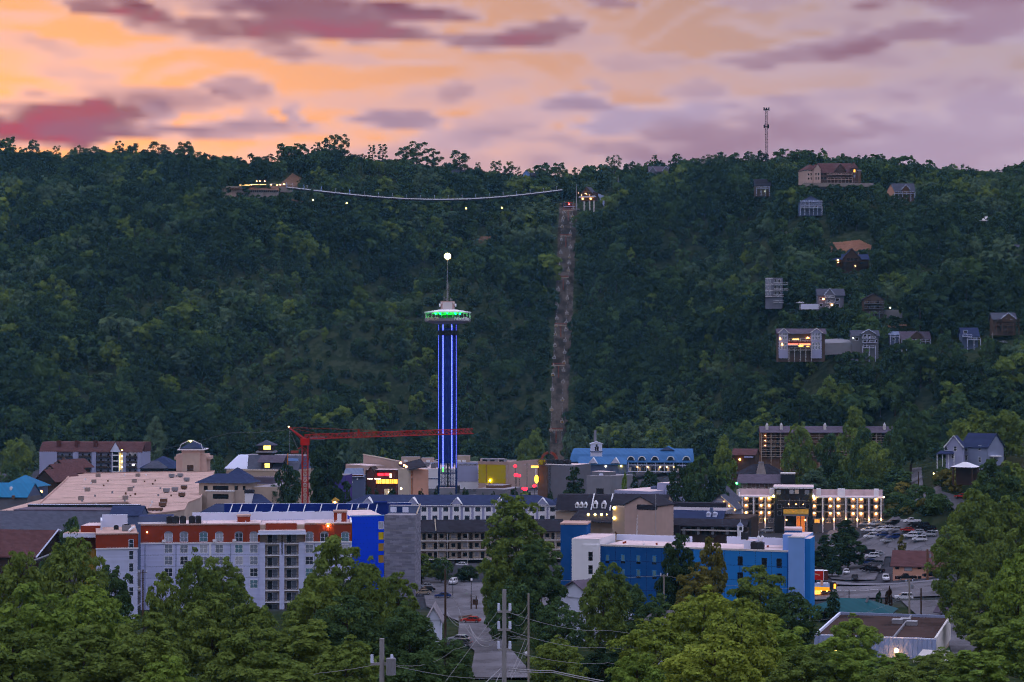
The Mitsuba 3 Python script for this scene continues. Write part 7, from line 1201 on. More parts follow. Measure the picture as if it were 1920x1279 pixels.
# single trees on the crest
for i, (k_, px, top, d, half) in enumerate((('crest0', 14, 258, 1960, 17), ('crest3', 62, 262, 1955, 16), ('crest2', 108, 272, 1955, 10), ('crest1', 150, 272, 1950, 11), ('crest2', 180, 274, 1950, 8), ('crest2', 219, 262, 1945, 12), ('crest1', 240, 280, 1945, 9), ('crest0', 300, 268, 1930, 24), ('crest3', 345, 265, 1925, 22), ('crest1', 372, 284, 1920, 14), ('crest2', 405, 292, 1910, 9), ('crest2', 437, 292, 1900, 9), ('crest3', 498, 300, 1880, 14), ('crest0', 535, 276, 1765, 18), ('crest3', 565, 268, 1765, 20), ('crest1', 596, 266, 1768, 13), ('crest0', 616, 256, 1772, 17), ('crest0', 642, 254, 1775, 17), ('crest2', 668, 290, 1785, 8),
    ('crest2', 697, 270, 1795, 10), ('crest2', 716, 268, 1798, 12), ('crest3', 755, 276, 1810, 20), ('crest0', 780, 268, 1812, 22), ('crest1', 812, 278, 1815, 18), ('crest0', 864, 284, 1840, 22), ('crest1', 896, 304, 1850, 8), ('crest0', 929, 302, 1855, 12), ('crest1', 955, 302, 1858, 13), ('crest2', 973, 312, 1860, 8), ('crest1', 1016, 310, 1850, 14), ('crest3', 1046, 304, 1800, 18), ('crest1', 1078, 314, 1800, 12), ('crest3', 1102, 312, 1800, 14), ('parasol', 1153, 291, 1790, 17), ('crest1', 1228, 290, 1775, 10), ('crest3', 1268, 288, 1770, 15), ('crest0', 1298, 298, 1765, 15), ('crest1', 1330, 290, 1760, 14), ('crest3', 1350, 284, 1750, 16), ('crest0', 1375, 288, 1745, 14), ('crest3', 1404, 284, 1740, 16), ('crest1', 1420, 290, 1720, 14), ('crest3', 1466, 278, 1700, 22), ('crest0', 1492, 284, 1690, 18), ('crest3', 1518, 280, 1680, 18), ('crest1', 1555, 296, 1600, 8),
    ('crest3', 1640, 288, 1600, 22), ('crest1', 1660, 306, 1600, 14), ('crest3', 1692, 312, 1590, 18), ('crest0', 1722, 318, 1590, 16), ('crest2', 1742, 317, 1590, 13), ('crest1', 1766, 335, 1590, 12), ('crest2', 1795, 334, 1590, 9), ('crest3', 1818, 348, 1590, 14), ('crest1', 1868, 330, 1585, 12), ('crest3', 1905, 309, 1570, 24), ('crest3', 1890, 325, 1575, 18), ('crest1', 1582, 306, 1600, 12))):
    tree_at(k_, 'deep', px, top, d, half, 'lone parasol-shaped tree standing highest right of the chairlift top' if k_ == 'parasol' else 'bare-limbed tree silhouetted against the sunset sky on the ridge', None if k_ == 'parasol' else 'trees silhouetted on the ridge', 'ridge_tree')
# ---------------------------------------------------------------- roads, car parks, cars, poles
def asphalt(p, n, uv):
    a = mikit.fbm(p.x * .16, p.y * .10, 2.0, 4); b = mikit.noise(p.x * 2.1, p.y * 2.1, 0.5)
    crack = mikit.smoothstep(.035, .0, dr.abs(mikit.fbm(p.x * .12 + 5, p.y * .12, 1.0, 4) - .5))
    return mi.Color3f(.115, .112, .125) * (.35 + 1.2 * a + .25 * (b - .5)) * (1 - .35 * crack)
scene['asphalt'] = {'type': 'twosided', 'bsdf': {'type': 'principled', 'base_color': mikit.proc(asphalt), 'roughness': .75, 'specular': .3}}
def pave(name, pts, label, lift=.12): v, f = drape(pts, 5, lift + .3); return struct(name, MB().add(v, f, 'grey'), label, 'asphalt')
pave('car_park', [gp(*q) for q in ((1560, 986), (1690, 976), (1760, 1000), (1775, 1040), (1660, 1046), (1640, 1090), (1560, 1088), (1520, 1060))], 'grey asphalt car park between the lit motel and the salmon building')
pave('road', [gp(*q) for q in ((1500, 1098), (1780, 1092), (1800, 1120), (1500, 1128))], 'asphalt road running across in front of the salmon building', .16)
pave('side_road', [gp(*q) for q in ((1690, 1130), (1770, 1128), (1830, 1200), (1850, 1240), (1790, 1240), (1770, 1190))], 'asphalt side road at the lower right', .14)
pave('bank_road', [gp(*q) for q in ((1709, 880), (1728, 878), (1730, 902), (1766, 926), (1822, 952), (1800, 970), (1732, 938), (1709, 910))], 'narrow road climbing the bank below the blue house', .2)
pave('street', [gp(*q) for q in ((880, 1276), (1010, 1276), (950, 1210), (925, 1165), (862, 1160), (858, 1200), (890, 1225))], 'asphalt street running up from the bottom edge past the utility poles', .14)
pave('street_lot', [gp(*q) for q in ((790, 1092), (1040, 1098), (1010, 1160), (860, 1168), (800, 1140))], 'patched asphalt lot behind the utility poles', .10)
pave('parkway', [(X(930, 1060), 1060), (X(1010, 1060), 1060), (X(1010, 770), 770), (X(640, 770), 770), (X(560, 960), 960), (X(770, 960), 960)], 'main street through the middle of town', .10)
m = MB()
def stripe(pxa, pxb, w=.15, n=1):
    a, b = np.array(gp(*pxa)), np.array(gp(*pxb)); t_ = (b - a) / np.linalg.norm(b - a); s_ = np.array([-t_[1], t_[0]]) * w / 2
    q = [np.append(c, h1(*c) + .52) for c in (a - s_, b - s_, b + s_, a + s_)]; return MB().quad(*q, 'white')
for i, (a, b) in enumerate((((1690, 979), (1758, 1000)), ((1560, 1112), (1780, 1107)))): struct('road_marking', stripe(a, b, .35), ('white edge line at the top of the car park', 'pale centre line of the cross road')[i])
struct('kerb_strip', MB().add(*(lambda q: (q[0] + [0, 0, .42], q[1]))(drape([gp(*q) for q in ((1560, 1093), (1780, 1088), (1780, 1094), (1560, 1099))], 5, .15)), 'midgrey'), 'dusty kerb strip between the car park and the road')
v, f = drape([gp(*q) for q in ((1748, 1200), (1778, 1203), (1792, 1225), (1770, 1232), (1752, 1226))], 4, .2); struct('lawn', MB().add(v, f, 'green'), 'small mown lawn beside the brown shop')

def car(kind_, col, x, y, deg, label, group=None, z=None, name='parked_car', cat='car'):
    """A car of its own: body with wheel arches, glasshouse, wheels, lamps."""
    t = thing(name, label, cat, group); z = h1(x, y) + .47 if z is None else z; F = Frame(x, y, math.radians(deg)); c = 'car_' + col
    L, Wd = dict(sedan=(4.6, 1.8), suv=(4.7, 1.9), pickup=(5.6, 1.95), van=(5.0, 1.95))[kind_]; hw = Wd / 2
    def prof(pts, w0, w1, colr):
        n = len(pts); v = [F.p(u, s_ * (w1 if zz > 1.0 else w0), z + zz) for s_ in (-1, 1) for u, zz in pts]; m = MB(); f = []
        for i in range(n): j = (i + 1) % n; f += [[i, j, n + j], [i, n + j, n + i]]
        f += [[0, i + 1, i] for i in range(1, n - 1)] + [[n, n + i, n + i + 1] for i in range(1, n - 1)]
        return m.add(v, f, colr)
    h = L / 2; belt = dict(sedan=.92, suv=1.08, pickup=1.1, van=1.1)[kind_]; roof = dict(sedan=1.42, suv=1.72, pickup=1.8, van=1.9)[kind_]
    low = [(-h, .35), (h, .35), (h, .62), (h - .15, belt - .16), (h - 1.2, belt), (-h + (.5 if kind_ != 'pickup' else .05), belt), (-h, belt - .1)]
    part(t, 'body', prof(low, hw, hw, c))
    a0, a1 = dict(sedan=(-h + .35, h - 1.25), suv=(-h + .05, h - 1.2), pickup=(-.6, h - 1.35), van=(-h + .02, h - .9))[kind_]
    cab = [(a0, belt), (a1, belt), (a1 - .75, roof - .06), (a0 + (.6 if kind_ == 'sedan' else .22), roof - .06)]
    part(t, 'windows', prof([(u, q) for u, q in cab], hw - .06, hw - .2, 'glassdark'))
    b0, b1 = a0 + (.55 if kind_ == 'sedan' else .2), a1 - .7
    m = MB().box(F, b0, b1, -hw + .2, hw - .2, z + roof - .07, z + roof, c)
    for s_ in (-1, 1):
        for q in (b0 + .05, (b0 + b1) / 2, b1 - .05): m.tube([F.p(q + (.65 if q > b1 - .1 else -.5 if q < b0 + .1 and kind_ == 'sedan' else 0), s_ * (hw - .07), z + belt), F.p(q, s_ * (hw - .2), z + roof - .05)], .05, c, 4)
    part(t, 'roof', m)
    for u in (-h + .85, h - .9):
        for s_ in (-1, 1): part(t, 'wheel', MB().tube([F.p(u, s_ * (hw - .22), z + .33), F.p(u, s_ * (hw + .01), z + .33)], .34, 'tyre', 9).tube([F.p(u, s_ * (hw + .012), z + .33), F.p(u, s_ * (hw + .03), z + .33)], .19, 'steel', 7))
    part(t, 'headlight', MB().box(F, h - .06, h + .02, -hw + .1, -hw + .5, z + .62, z + .78, 'glasspale').box(F, h - .06, h + .02, hw - .5, hw - .1, z + .62, z + .78, 'glasspale'))
    part(t, 'tail_light', MB().box(F, -h - .02, -h + .05, -hw + .08, -hw + .3, z + .65, z + .85, 'red').box(F, -h - .02, -h + .05, hw - .3, hw - .08, z + .65, z + .85, 'red'))
    return t
def car_px(kind_, col, px, py, deg, label, group=None): x, y = gp(px, py); return car(kind_, col, x, y, deg, label, group)
# named cars
for a in (('pickup', 'white', 1710, 985, 185, 'white pickup truck at the top of the car park'), ('suv', 'black', 1741, 1000, 150, 'big black off-road vehicle at the right end of the car park'), ('sedan', 'black', 1717, 990, 160, 'black car just below the white pickup'), ('suv', 'black', 1729, 994, 158, 'black car left of the big black off-road vehicle'),
          ('sedan', 'red', 1701, 1002, 165, 'red car in the middle rows of the car park'), ('sedan', 'silver', 1721, 1004, 165, 'silver saloon right of the red car'), ('suv', 'white', 1707, 1012, 170, 'white people carrier below the red car'), ('suv', 'white', 1724, 1018, 170, 'white car nearest the rust-brown gabled building'), ('suv', 'silver', 1742, 1010, 160, 'silver car below the big black off-road vehicle'),
          ('sedan', 'silver', 1664, 1021, 195, 'silver car standing alone in front of the parked rows'), ('suv', 'blue', 1675, 1015, 195, 'blue-grey car behind the lone silver car'), ('suv', 'white', 1633, 1012, 185, 'white car at the left end of the nearest parked row'), ('sedan', 'blue', 1655, 1010, 190, 'dark blue car in the nearest parked row'),
          ('suv', 'white', 1626, 1000, 185, 'pale car at the left end of the middle row'), ('suv', 'white', 1648, 1001, 185, 'white car second from the left in the middle row'), ('suv', 'white', 1663, 1000, 185, 'white car third from the left in the middle row'), ('sedan', 'silver', 1679, 1001, 185, 'silver car fourth from the left in the middle row'),
          ('sedan', 'silver', 1622, 988, 185, 'silver car at the left of the top row under the motel'), ('suv', 'white', 1638, 988, 185, 'white car second in the top row under the motel'), ('sedan', 'tan', 1655, 989, 185, 'tan car third in the top row under the motel'), ('suv', 'black', 1674, 988, 185, 'black car at the right of the top row under the motel'),
          ('suv', 'white', 1635, 1050, 170, 'white car left of the salmon building'), ('sedan', 'silver', 1645, 1046, 170, 'silver car behind the white one left of the salmon building'), ('suv', 'black', 1628, 1044, 175, 'black car half under the conifers left of the salmon building'), ('suv', 'blue', 1628, 1062, 165, 'blue car beside the dark trucks left of the salmon building'), ('suv', 'grey', 1642, 1064, 165, 'grey car in the near row left of the salmon building'), ('pickup', 'black', 1630, 1074, 150, 'black truck at the corner of the car park'), ('pickup', 'black', 1641, 1076, 150, 'second black truck at the corner of the car park'),
          ('sedan', 'white', 1587, 1079, 262, 'white car alone on the lot behind the red trailer'), ('suv', 'black', 1603, 1092, 262, 'dark vehicle with a pale front on the kerb strip'), ('suv', 'white', 1661, 1091, 262, 'pale car parked in front of the salmon building'), ('pickup', 'black', 1700, 1090, 180, 'dark pickup in front of the salmon building'), ('suv', 'black', 1745, 1086, 180, 'black vehicle at the right end of the salmon building'),
          ('suv', 'white', 1694, 1128, 180, 'long white vehicle right of the teal-roofed pavilion'), ('sedan', 'silver', 1764, 1181, 265, 'silver car on the lower right side road'),
          ('sedan', 'red', 883, 1171, 172, 'red sports car in the lot behind the poles'), ('sedan', 'silver', 860, 1208, 165, 'silver car at the edge of the street near the bottom'), ('sedan', 'grey', 862, 1216, 165, 'grey car half hidden below the silver one'), ('sedan', 'blue', 830, 1124, 185, 'blue car in the lot left of the thin pole'), ('sedan', 'black', 800, 1112, 200, 'black car at the left of the lot'), ('sedan', 'silver', 797, 1106, 195, 'silver car behind the black one in the lot'), ('sedan', 'tan', 792, 1118, 200, 'pale car partly hidden by leaves left of the lot'), ('suv', 'white', 850, 1098, 260, 'white van by the hedge behind the lot'), ('pickup', 'white', 757, 1090, 250, 'white pickup glimpsed between trees left of the lot'),
          ('sedan', 'red', 1803, 937, 150, 'red car parked at the bottom of the bank road'), ('suv', 'silver', 1438, 1000, 185, 'silver car under the hedge of the lit motel'), ('sedan', 'white', 1410, 990, 185, 'white car at the left end of the lit motel'), ('sedan', 'white', 1530, 989, 185, 'white car right of the motel entrance'), ('sedan', 'silver', 1548, 993, 185, 'silver car by the conifers right of the motel entrance'),
          ('sedan', 'silver', 700, 908, 185, 'silver car in front of the red-lit cafe'), ('sedan', 'tan', 724, 913, 182, 'pale car right of the cafe, by the lit shrubs'), ('suv', 'white', 1158, 916, 185, 'white car left of the white-roofed store'), ('sedan', 'blue', 1152, 902, 180, 'dark blue car in the row behind the grey stucco building'), ('sedan', 'grey', 1163, 905, 180, 'grey car in the row behind the grey stucco building'), ('sedan', 'black', 1150, 895, 180, 'black car highest in the row behind the grey stucco building'), ('suv', 'silver', 1016, 925, 185, 'silver car by the gabled hotel roof under the grey block'),
          ('van', 'white', 632, 917, 175, 'white box van left of the purple building tree'), ('suv', 'white', 668, 925, 178, 'white truck on the street behind the crane'), ('sedan', 'silver', 655, 913, 178, 'silver car behind the white truck'), ('sedan', 'silver', 250, 1112, 170, 'silver car glimpsed between trees under the white hotel'), ('sedan', 'grey', 262, 1122, 170, 'grey car glimpsed lower between the left trees'), ('sedan', 'white', 276, 1142, 170, 'white car glimpsed lowest between the left trees'), ('sedan', 'silver', 330, 1106, 170, 'silver car behind the trees at the hotel wall')): car_px(*a)
F_, z_ = MOTEL_DECK; x_, y_, _ = F_.p(F_.u(862), -5, 0); car('sedan', 'white', x_, y_, 170, 'white car on the parking deck of the gallery motel', z=z_ + .02); x_, y_, _ = F_.p(F_.u(846), -6, 0); car('suv', 'black', x_, y_, 265, 'black car on the parking deck of the gallery motel', z=z_ + .02)
x_, y_ = X(1500, 1226), 1226; car('sedan', 'white', x_, y_, 190, 'white car on the terrace left of the balconied hillside house', z=Z(569, 1222)); x_, y_ = X(1881, 1128), 1128; car('sedan', 'silver', x_, y_, 200, 'silver car below the dark deck house near the right edge')

# utility poles and wires
def pole(px, top, base, d, r, label, col='pole', arms=(), name='utility_pole', transformer=False):
    x = X(px, d); t = thing(name, label, 'pole'); zt_ = Z(top, d); zb = min(h1(x, d) - 1, Z(base, d)); part(t, 'shaft', MB().tube([(x, d, zb), (x, d, zt_)], [r * 1.25, r], col, 8)); fx = Frame(x, d)
    for py, w in arms:
        z = Z(py, d); part(t, 'crossarm', MB().box(fx, -w, w, -.1, .1, z - .08, z + .08, col)); m = MB()
        for q in (-w * .88, w * .88): m.cyl((x + q, d), .12, .10, z + .08, z + .62, 'bluewhite', 7)
        part(t, 'insulator', m)
    if transformer: part(t, 'transformer', MB().cyl((x + r + .45, d - .2), .34, .34, zt_ - 2.4, zt_ - 1.3, 'grey', 9))
    return x, d
# main pole: d = 150, about 25 px per metre
PD = 150.0
pole(945.5, 1106, 1300, PD, .15, 'tall pale steel pole with three pairs of insulators at the bottom centre', 'pole', ((1147, .47), (1181, .47), (1218, .47)))
pole(716, 1197, 1300, 135, .16, 'shorter pale pole at the bottom left of centre', 'pole', ((1245, .75),), transformer=True)
pole(991, 1113, 1300, 190, .09, 'thin weathered pole just right of the tall steel pole', 'deadwood')
pole(835, 1068, 1300, 400, .2, 'thin dark pole standing in the lot left of the street', 'log', transformer=False); pole(883.5, 1115, 1165, 520, .16, 'left of two dark poles joined by a bar behind the lot', 'log'); pole(893, 1118, 1168, 520, .16, 'right of two dark poles joined by a bar behind the lot', 'log')
pole(1245, 1077, 1130, 430, .16, 'pole in front of the blue hotel between the trees', 'deadwood', ((1080, .8),)); pole(1678, 1028, 1090, 600, .2, 'dark pole behind the salmon building roof', 'log'); pole(1739, 1030, 1094, 570, .3, 'heavy brown pole in front of the salmon building', 'wood', transformer=True); pole(1705, 1085, 1150, 480, .2, 'pole with a grey transformer above the teal roof', 'deadwood', ((1091, .9),), transformer=True); pole(1727, 1103, 1150, 470, .18, 'dark pole beside the brown-roofed house', 'log')
pole(1742, 940, 1000, 740, .25, 'wooden pole with crossarms at the top of the car park', 'deadwood', ((944, 2.2), (949, 1.6))); pole(268, 1068, 1105, 470, .17, 'dark cross-armed pole in front of the white hotel', 'log', ((1074, 1.0),)); pole(1770, 1178, 1230, 420, .12, 'black lamp pole on the lower right lawn', 'black'); pole(1722, 885, 925, 800, .22, 'dark pole beside the bank road', 'log'); pole(1592, 1106, 1125, 490, .1, 'short dark pole beside the filling station', 'black'); pole(1668, 1098, 1120, 500, .12, 'thin dark pole in front of the cross road', 'black'); pole(1775, 908, 940, 690, .2, 'dark pole at the foot of the blue house bank', 'log'); pole(1422, 995, 1025, 640, .1, 'grey lamp pole before the lit motel car park', 'steel'); pole(988, 868, 890, 1020, .22, 'pale pole beside the narrow lit street', 'deadwood', ((872, 1.2),))
def wire(pts, r, label, sag=0.0, name='wire'):
    m = MB()
    for (pa, da), (pb, db) in zip(pts[:-1], pts[1:]):
        a, b = np.array([X(pa[0], da), da, Z(pa[1], da)]), np.array([X(pb[0], db), db, Z(pb[1], db)]); s_ = np.linspace(0, 1, 12)
        m.tube([a + (b - a) * q - [0, 0, sag * np.linalg.norm(b - a) * 4 * q * (1 - q)] for q in s_], r, 'wire', 4, cap=False)
    return solo(name, m, label, 'wire')
B1 = ((1205, 1078), 320)
for i, a in enumerate((
    ([((938, 1187), PD), ((860, 1140), 400), ((836, 1090), 400)], .022, 'slack wire from the middle arm of the steel pole to the thin dark pole', .01), ([((938, 1193), PD), ((880, 1172), 300), ((838, 1148), 400)], .03, 'upper strand of the bundle crossing the red sports car', .008), ([((940, 1197), PD), ((882, 1177), 300), ((838, 1152), 400)], .03, 'lower strand of the bundle crossing the red sports car', .01),
    ([((952, 1192), PD), ((985, 1198), 185), ((970, 1235), 175), ((956, 1268), PD)], .014, 'left looping service cable beside the steel pole', .0), ([((952, 1196), PD), ((992, 1200), 188), ((976, 1238), 176), ((958, 1274), PD)], .014, 'right looping service cable beside the steel pole', .0), ([((952, 1138), PD), ((989, 1132), 190)], .011, 'short wire from the top arm to the thin weathered pole', .02), ([((953, 1158), PD), ((989, 1153), 190)], .011, 'short wire below the top arm to the thin weathered pole', .02), ([((953, 1178), PD), ((989, 1174), 190)], .011, 'short wire at the middle arm to the thin weathered pole', .02),
    ([((952, 1148), PD), ((1140, 1182), 230), ((1500, 1200), 360)], .02, 'wire running right from the top arm across the trees', .006), ([((952, 1182), PD), ((1140, 1214), 230), ((1540, 1236), 340)], .02, 'wire running right from the middle arm across the trees', .006), ([((952, 1219), PD), ((1140, 1243), 220), ((1600, 1262), 340)], .02, 'wire running right from the lower arm across the trees', .006),
    ([((953, 1253), PD), ((1037, 1258), 130), ((1132, 1277), 120)], .032, 'upper of two thick cables leaving to the bottom right', .002), ([((953, 1258), PD), ((1037, 1261), 130), ((1132, 1281), 120)], .032, 'lower of two thick cables leaving to the bottom right', .002), ([((938, 1254), PD), ((900, 1290), 120)], .025, 'cable dropping left from the foot of the steel pole', .0), ([((938, 1262), PD), ((925, 1290), 120)], .02, 'second cable dropping left from the foot of the steel pole', .0), ([((938, 1140), PD), ((830, 1285), 95)], .008, 'thin stay wire slanting down to the bottom left', .0),
    ([((706, 1246), 135), ((600, 1262), 150), ((480, 1284), 170)], .018, 'wire leaving left from the short pale pole', .004), ([((726, 1246), 135), ((840, 1268), 140), ((945, 1274), PD)], .018, 'wire from the short pale pole to the foot of the steel pole', .004), ([((728, 1244), 135), ((850, 1218), 210), ((940, 1156), 300)], .014, 'wire rising right from the short pale pole', .01),
    ([((1010, 1090), 470), ((1130, 1084), 440), ((1245, 1079), 430)], .03, 'wire crossing in front of the white bay of the blue hotel', .006), ([((1245, 1079), 430), ((1340, 1096), 430), ((1500, 1105), 440)], .03, 'wire running right along the front of the blue hotel', .004), ([((1705, 1092), 480), ((1600, 1108), 485), ((1508, 1112), 490)], .025, 'wire over the cross road to the filling station', .004), ([((1706, 1090), 480), ((1727, 1106), 470)], .03, 'short wire between the two poles by the brown-roofed house', .02), ([((1727, 1108), 470), ((1620, 1150), 440), ((1520, 1165), 420)], .02, 'wire sagging over the teal roof', .004),
    ([((1742, 945), 740), ((1690, 985), 720), ((1640, 1040), 650)], .03, 'wire slanting down over the car park', .01), ([((538, 806), 900), ((430, 812), 980), ((270, 850), 1050)], .03, 'faint wire in front of the peach tower', .004), ([((884, 1116), 520), ((893, 1119), 520)], .1, 'bar joining the two dark poles behind the lot', 0))): wire(*a)
# street lanterns
for i, (px, py, d) in enumerate(((849, 1086, 560), (884, 1087, 560), (907, 1088, 560), (987, 1226, 330))):
    x = X(px, d); k = thing('street_lantern', ('white globe lantern left of three in front of the hedge', 'white globe lantern middle of three in front of the hedge', 'white globe lantern right of three in front of the hedge', 'grey lantern head on a post right of the steel pole')[i], 'street lamp'); part(k, 'post', MB().tube([(x, d, h1(x, d) - .5), (x, d, Z(py, d) - .3)], .07, 'charcoal', 5)); part(k, 'globe', MB().ball((x, d, Z(py, d)), (.32, .32, .4), 'white', 2))
solo('dumpster', MB().box(fr(886, 535, 896, 535), 0, 1.4, 0, 1.2, h1(X(890, 535), 535), h1(X(890, 535), 535) + 1.6, 'log').box(fr(886, 535, 896, 535), -.05, 1.45, -.05, 1.25, h1(X(890, 535), 535) + 1.6, h1(X(890, 535), 535) + 1.7, 'black'), 'dark bin between the two joined poles', 'bin')
t = thing('street_house', 'small grey gabled house with a white end wall left of the street', 'house'); F = fr(800, 400, 826, 400); zg = h1(F.x, F.y); part(t, 'wall', MB().box(F, 0, F.len, 0, 9, zg - 1, F.z(812, 1160), 'bluewhite')); part(t, 'roof', MB().gable(F, 0, F.len, -.2, 9, F.z(812, 1160), F.z(816, 1137), 'roof_grey', 'bluewhite', 'v', .5))
t = thing('lot_wall', 'low weathered wall ending in a board fence beside the street', 'wall'); F = fr(862, 470, 885, 474); part(t, 'wall', MB().box(F, 0, F.len, 0, .3, h1(F.x, F.y) - 1, h1(F.x, F.y) + 1.5, 'deadwood')); part(t, 'coping', MB().box(F, 0, F.len, -.1, .4, h1(F.x, F.y) + 1.5, h1(F.x, F.y) + 1.65, 'brown'))
t = thing('cottage', 'green-grey cottage with a brown gable roof half hidden behind the big central tree', 'house'); F = fr(1040, 420, 1120, 410); zg = h1(F.x, F.y); ze = F.z(1080, 1118); part(t, 'wall', MB().box(F, 0, F.len, 0, 10, zg - 2, ze, 'bluewhite')); part(t, 'roof', MB().gable(F, 0, F.len, -.3, 10, ze, F.z(1080, 1088), 'roof_purple', 'bluewhite', 'v', .7))
t = thing('small_white_house', 'white house glimpsed between the trees below the blue hotel', 'house'); F = fr(1215, 330, 1250, 328); zg = h1(F.x, F.y); part(t, 'wall', MB().box(F, 0, F.len, 0, 6, zg - 1, F.z(1230, 1160), 'bluewhite')); part(t, 'roof', MB().gable(F, 0, F.len, -.2, 6, F.z(1230, 1160), F.z(1230, 1142, 3), 'roof_grey', 'bluewhite', over=.4))
t = thing('gravel_bank', 'pale retaining wall of rough stone under the conifers right of the blue hotel', 'wall'); F = fr(1518, 662, 1600, 658); part(t, 'wall', MB().box(F, 0, F.len, 0, 1.2, -.5, 2.6, 'stone')); 
for i in range(11): part(t, 'stone', MB().box(F, .1 + i * 1.16, 1.16 + i * 1.16, -.12, .3, .1 + (i % 3) * .1, 1.4 + (i % 2) * .5, 'stonework'))
t = thing('bank_wall', 'pale curved concrete wall beside the bank road above the car park', 'wall'); F = fr(1722, 735, 1765, 712); part(t, 'wall', MB().box(F, 0, F.len, 0, .5, h1(F.x, F.y) - 1, h1(F.x, F.y) + 2.6, 'grey'))

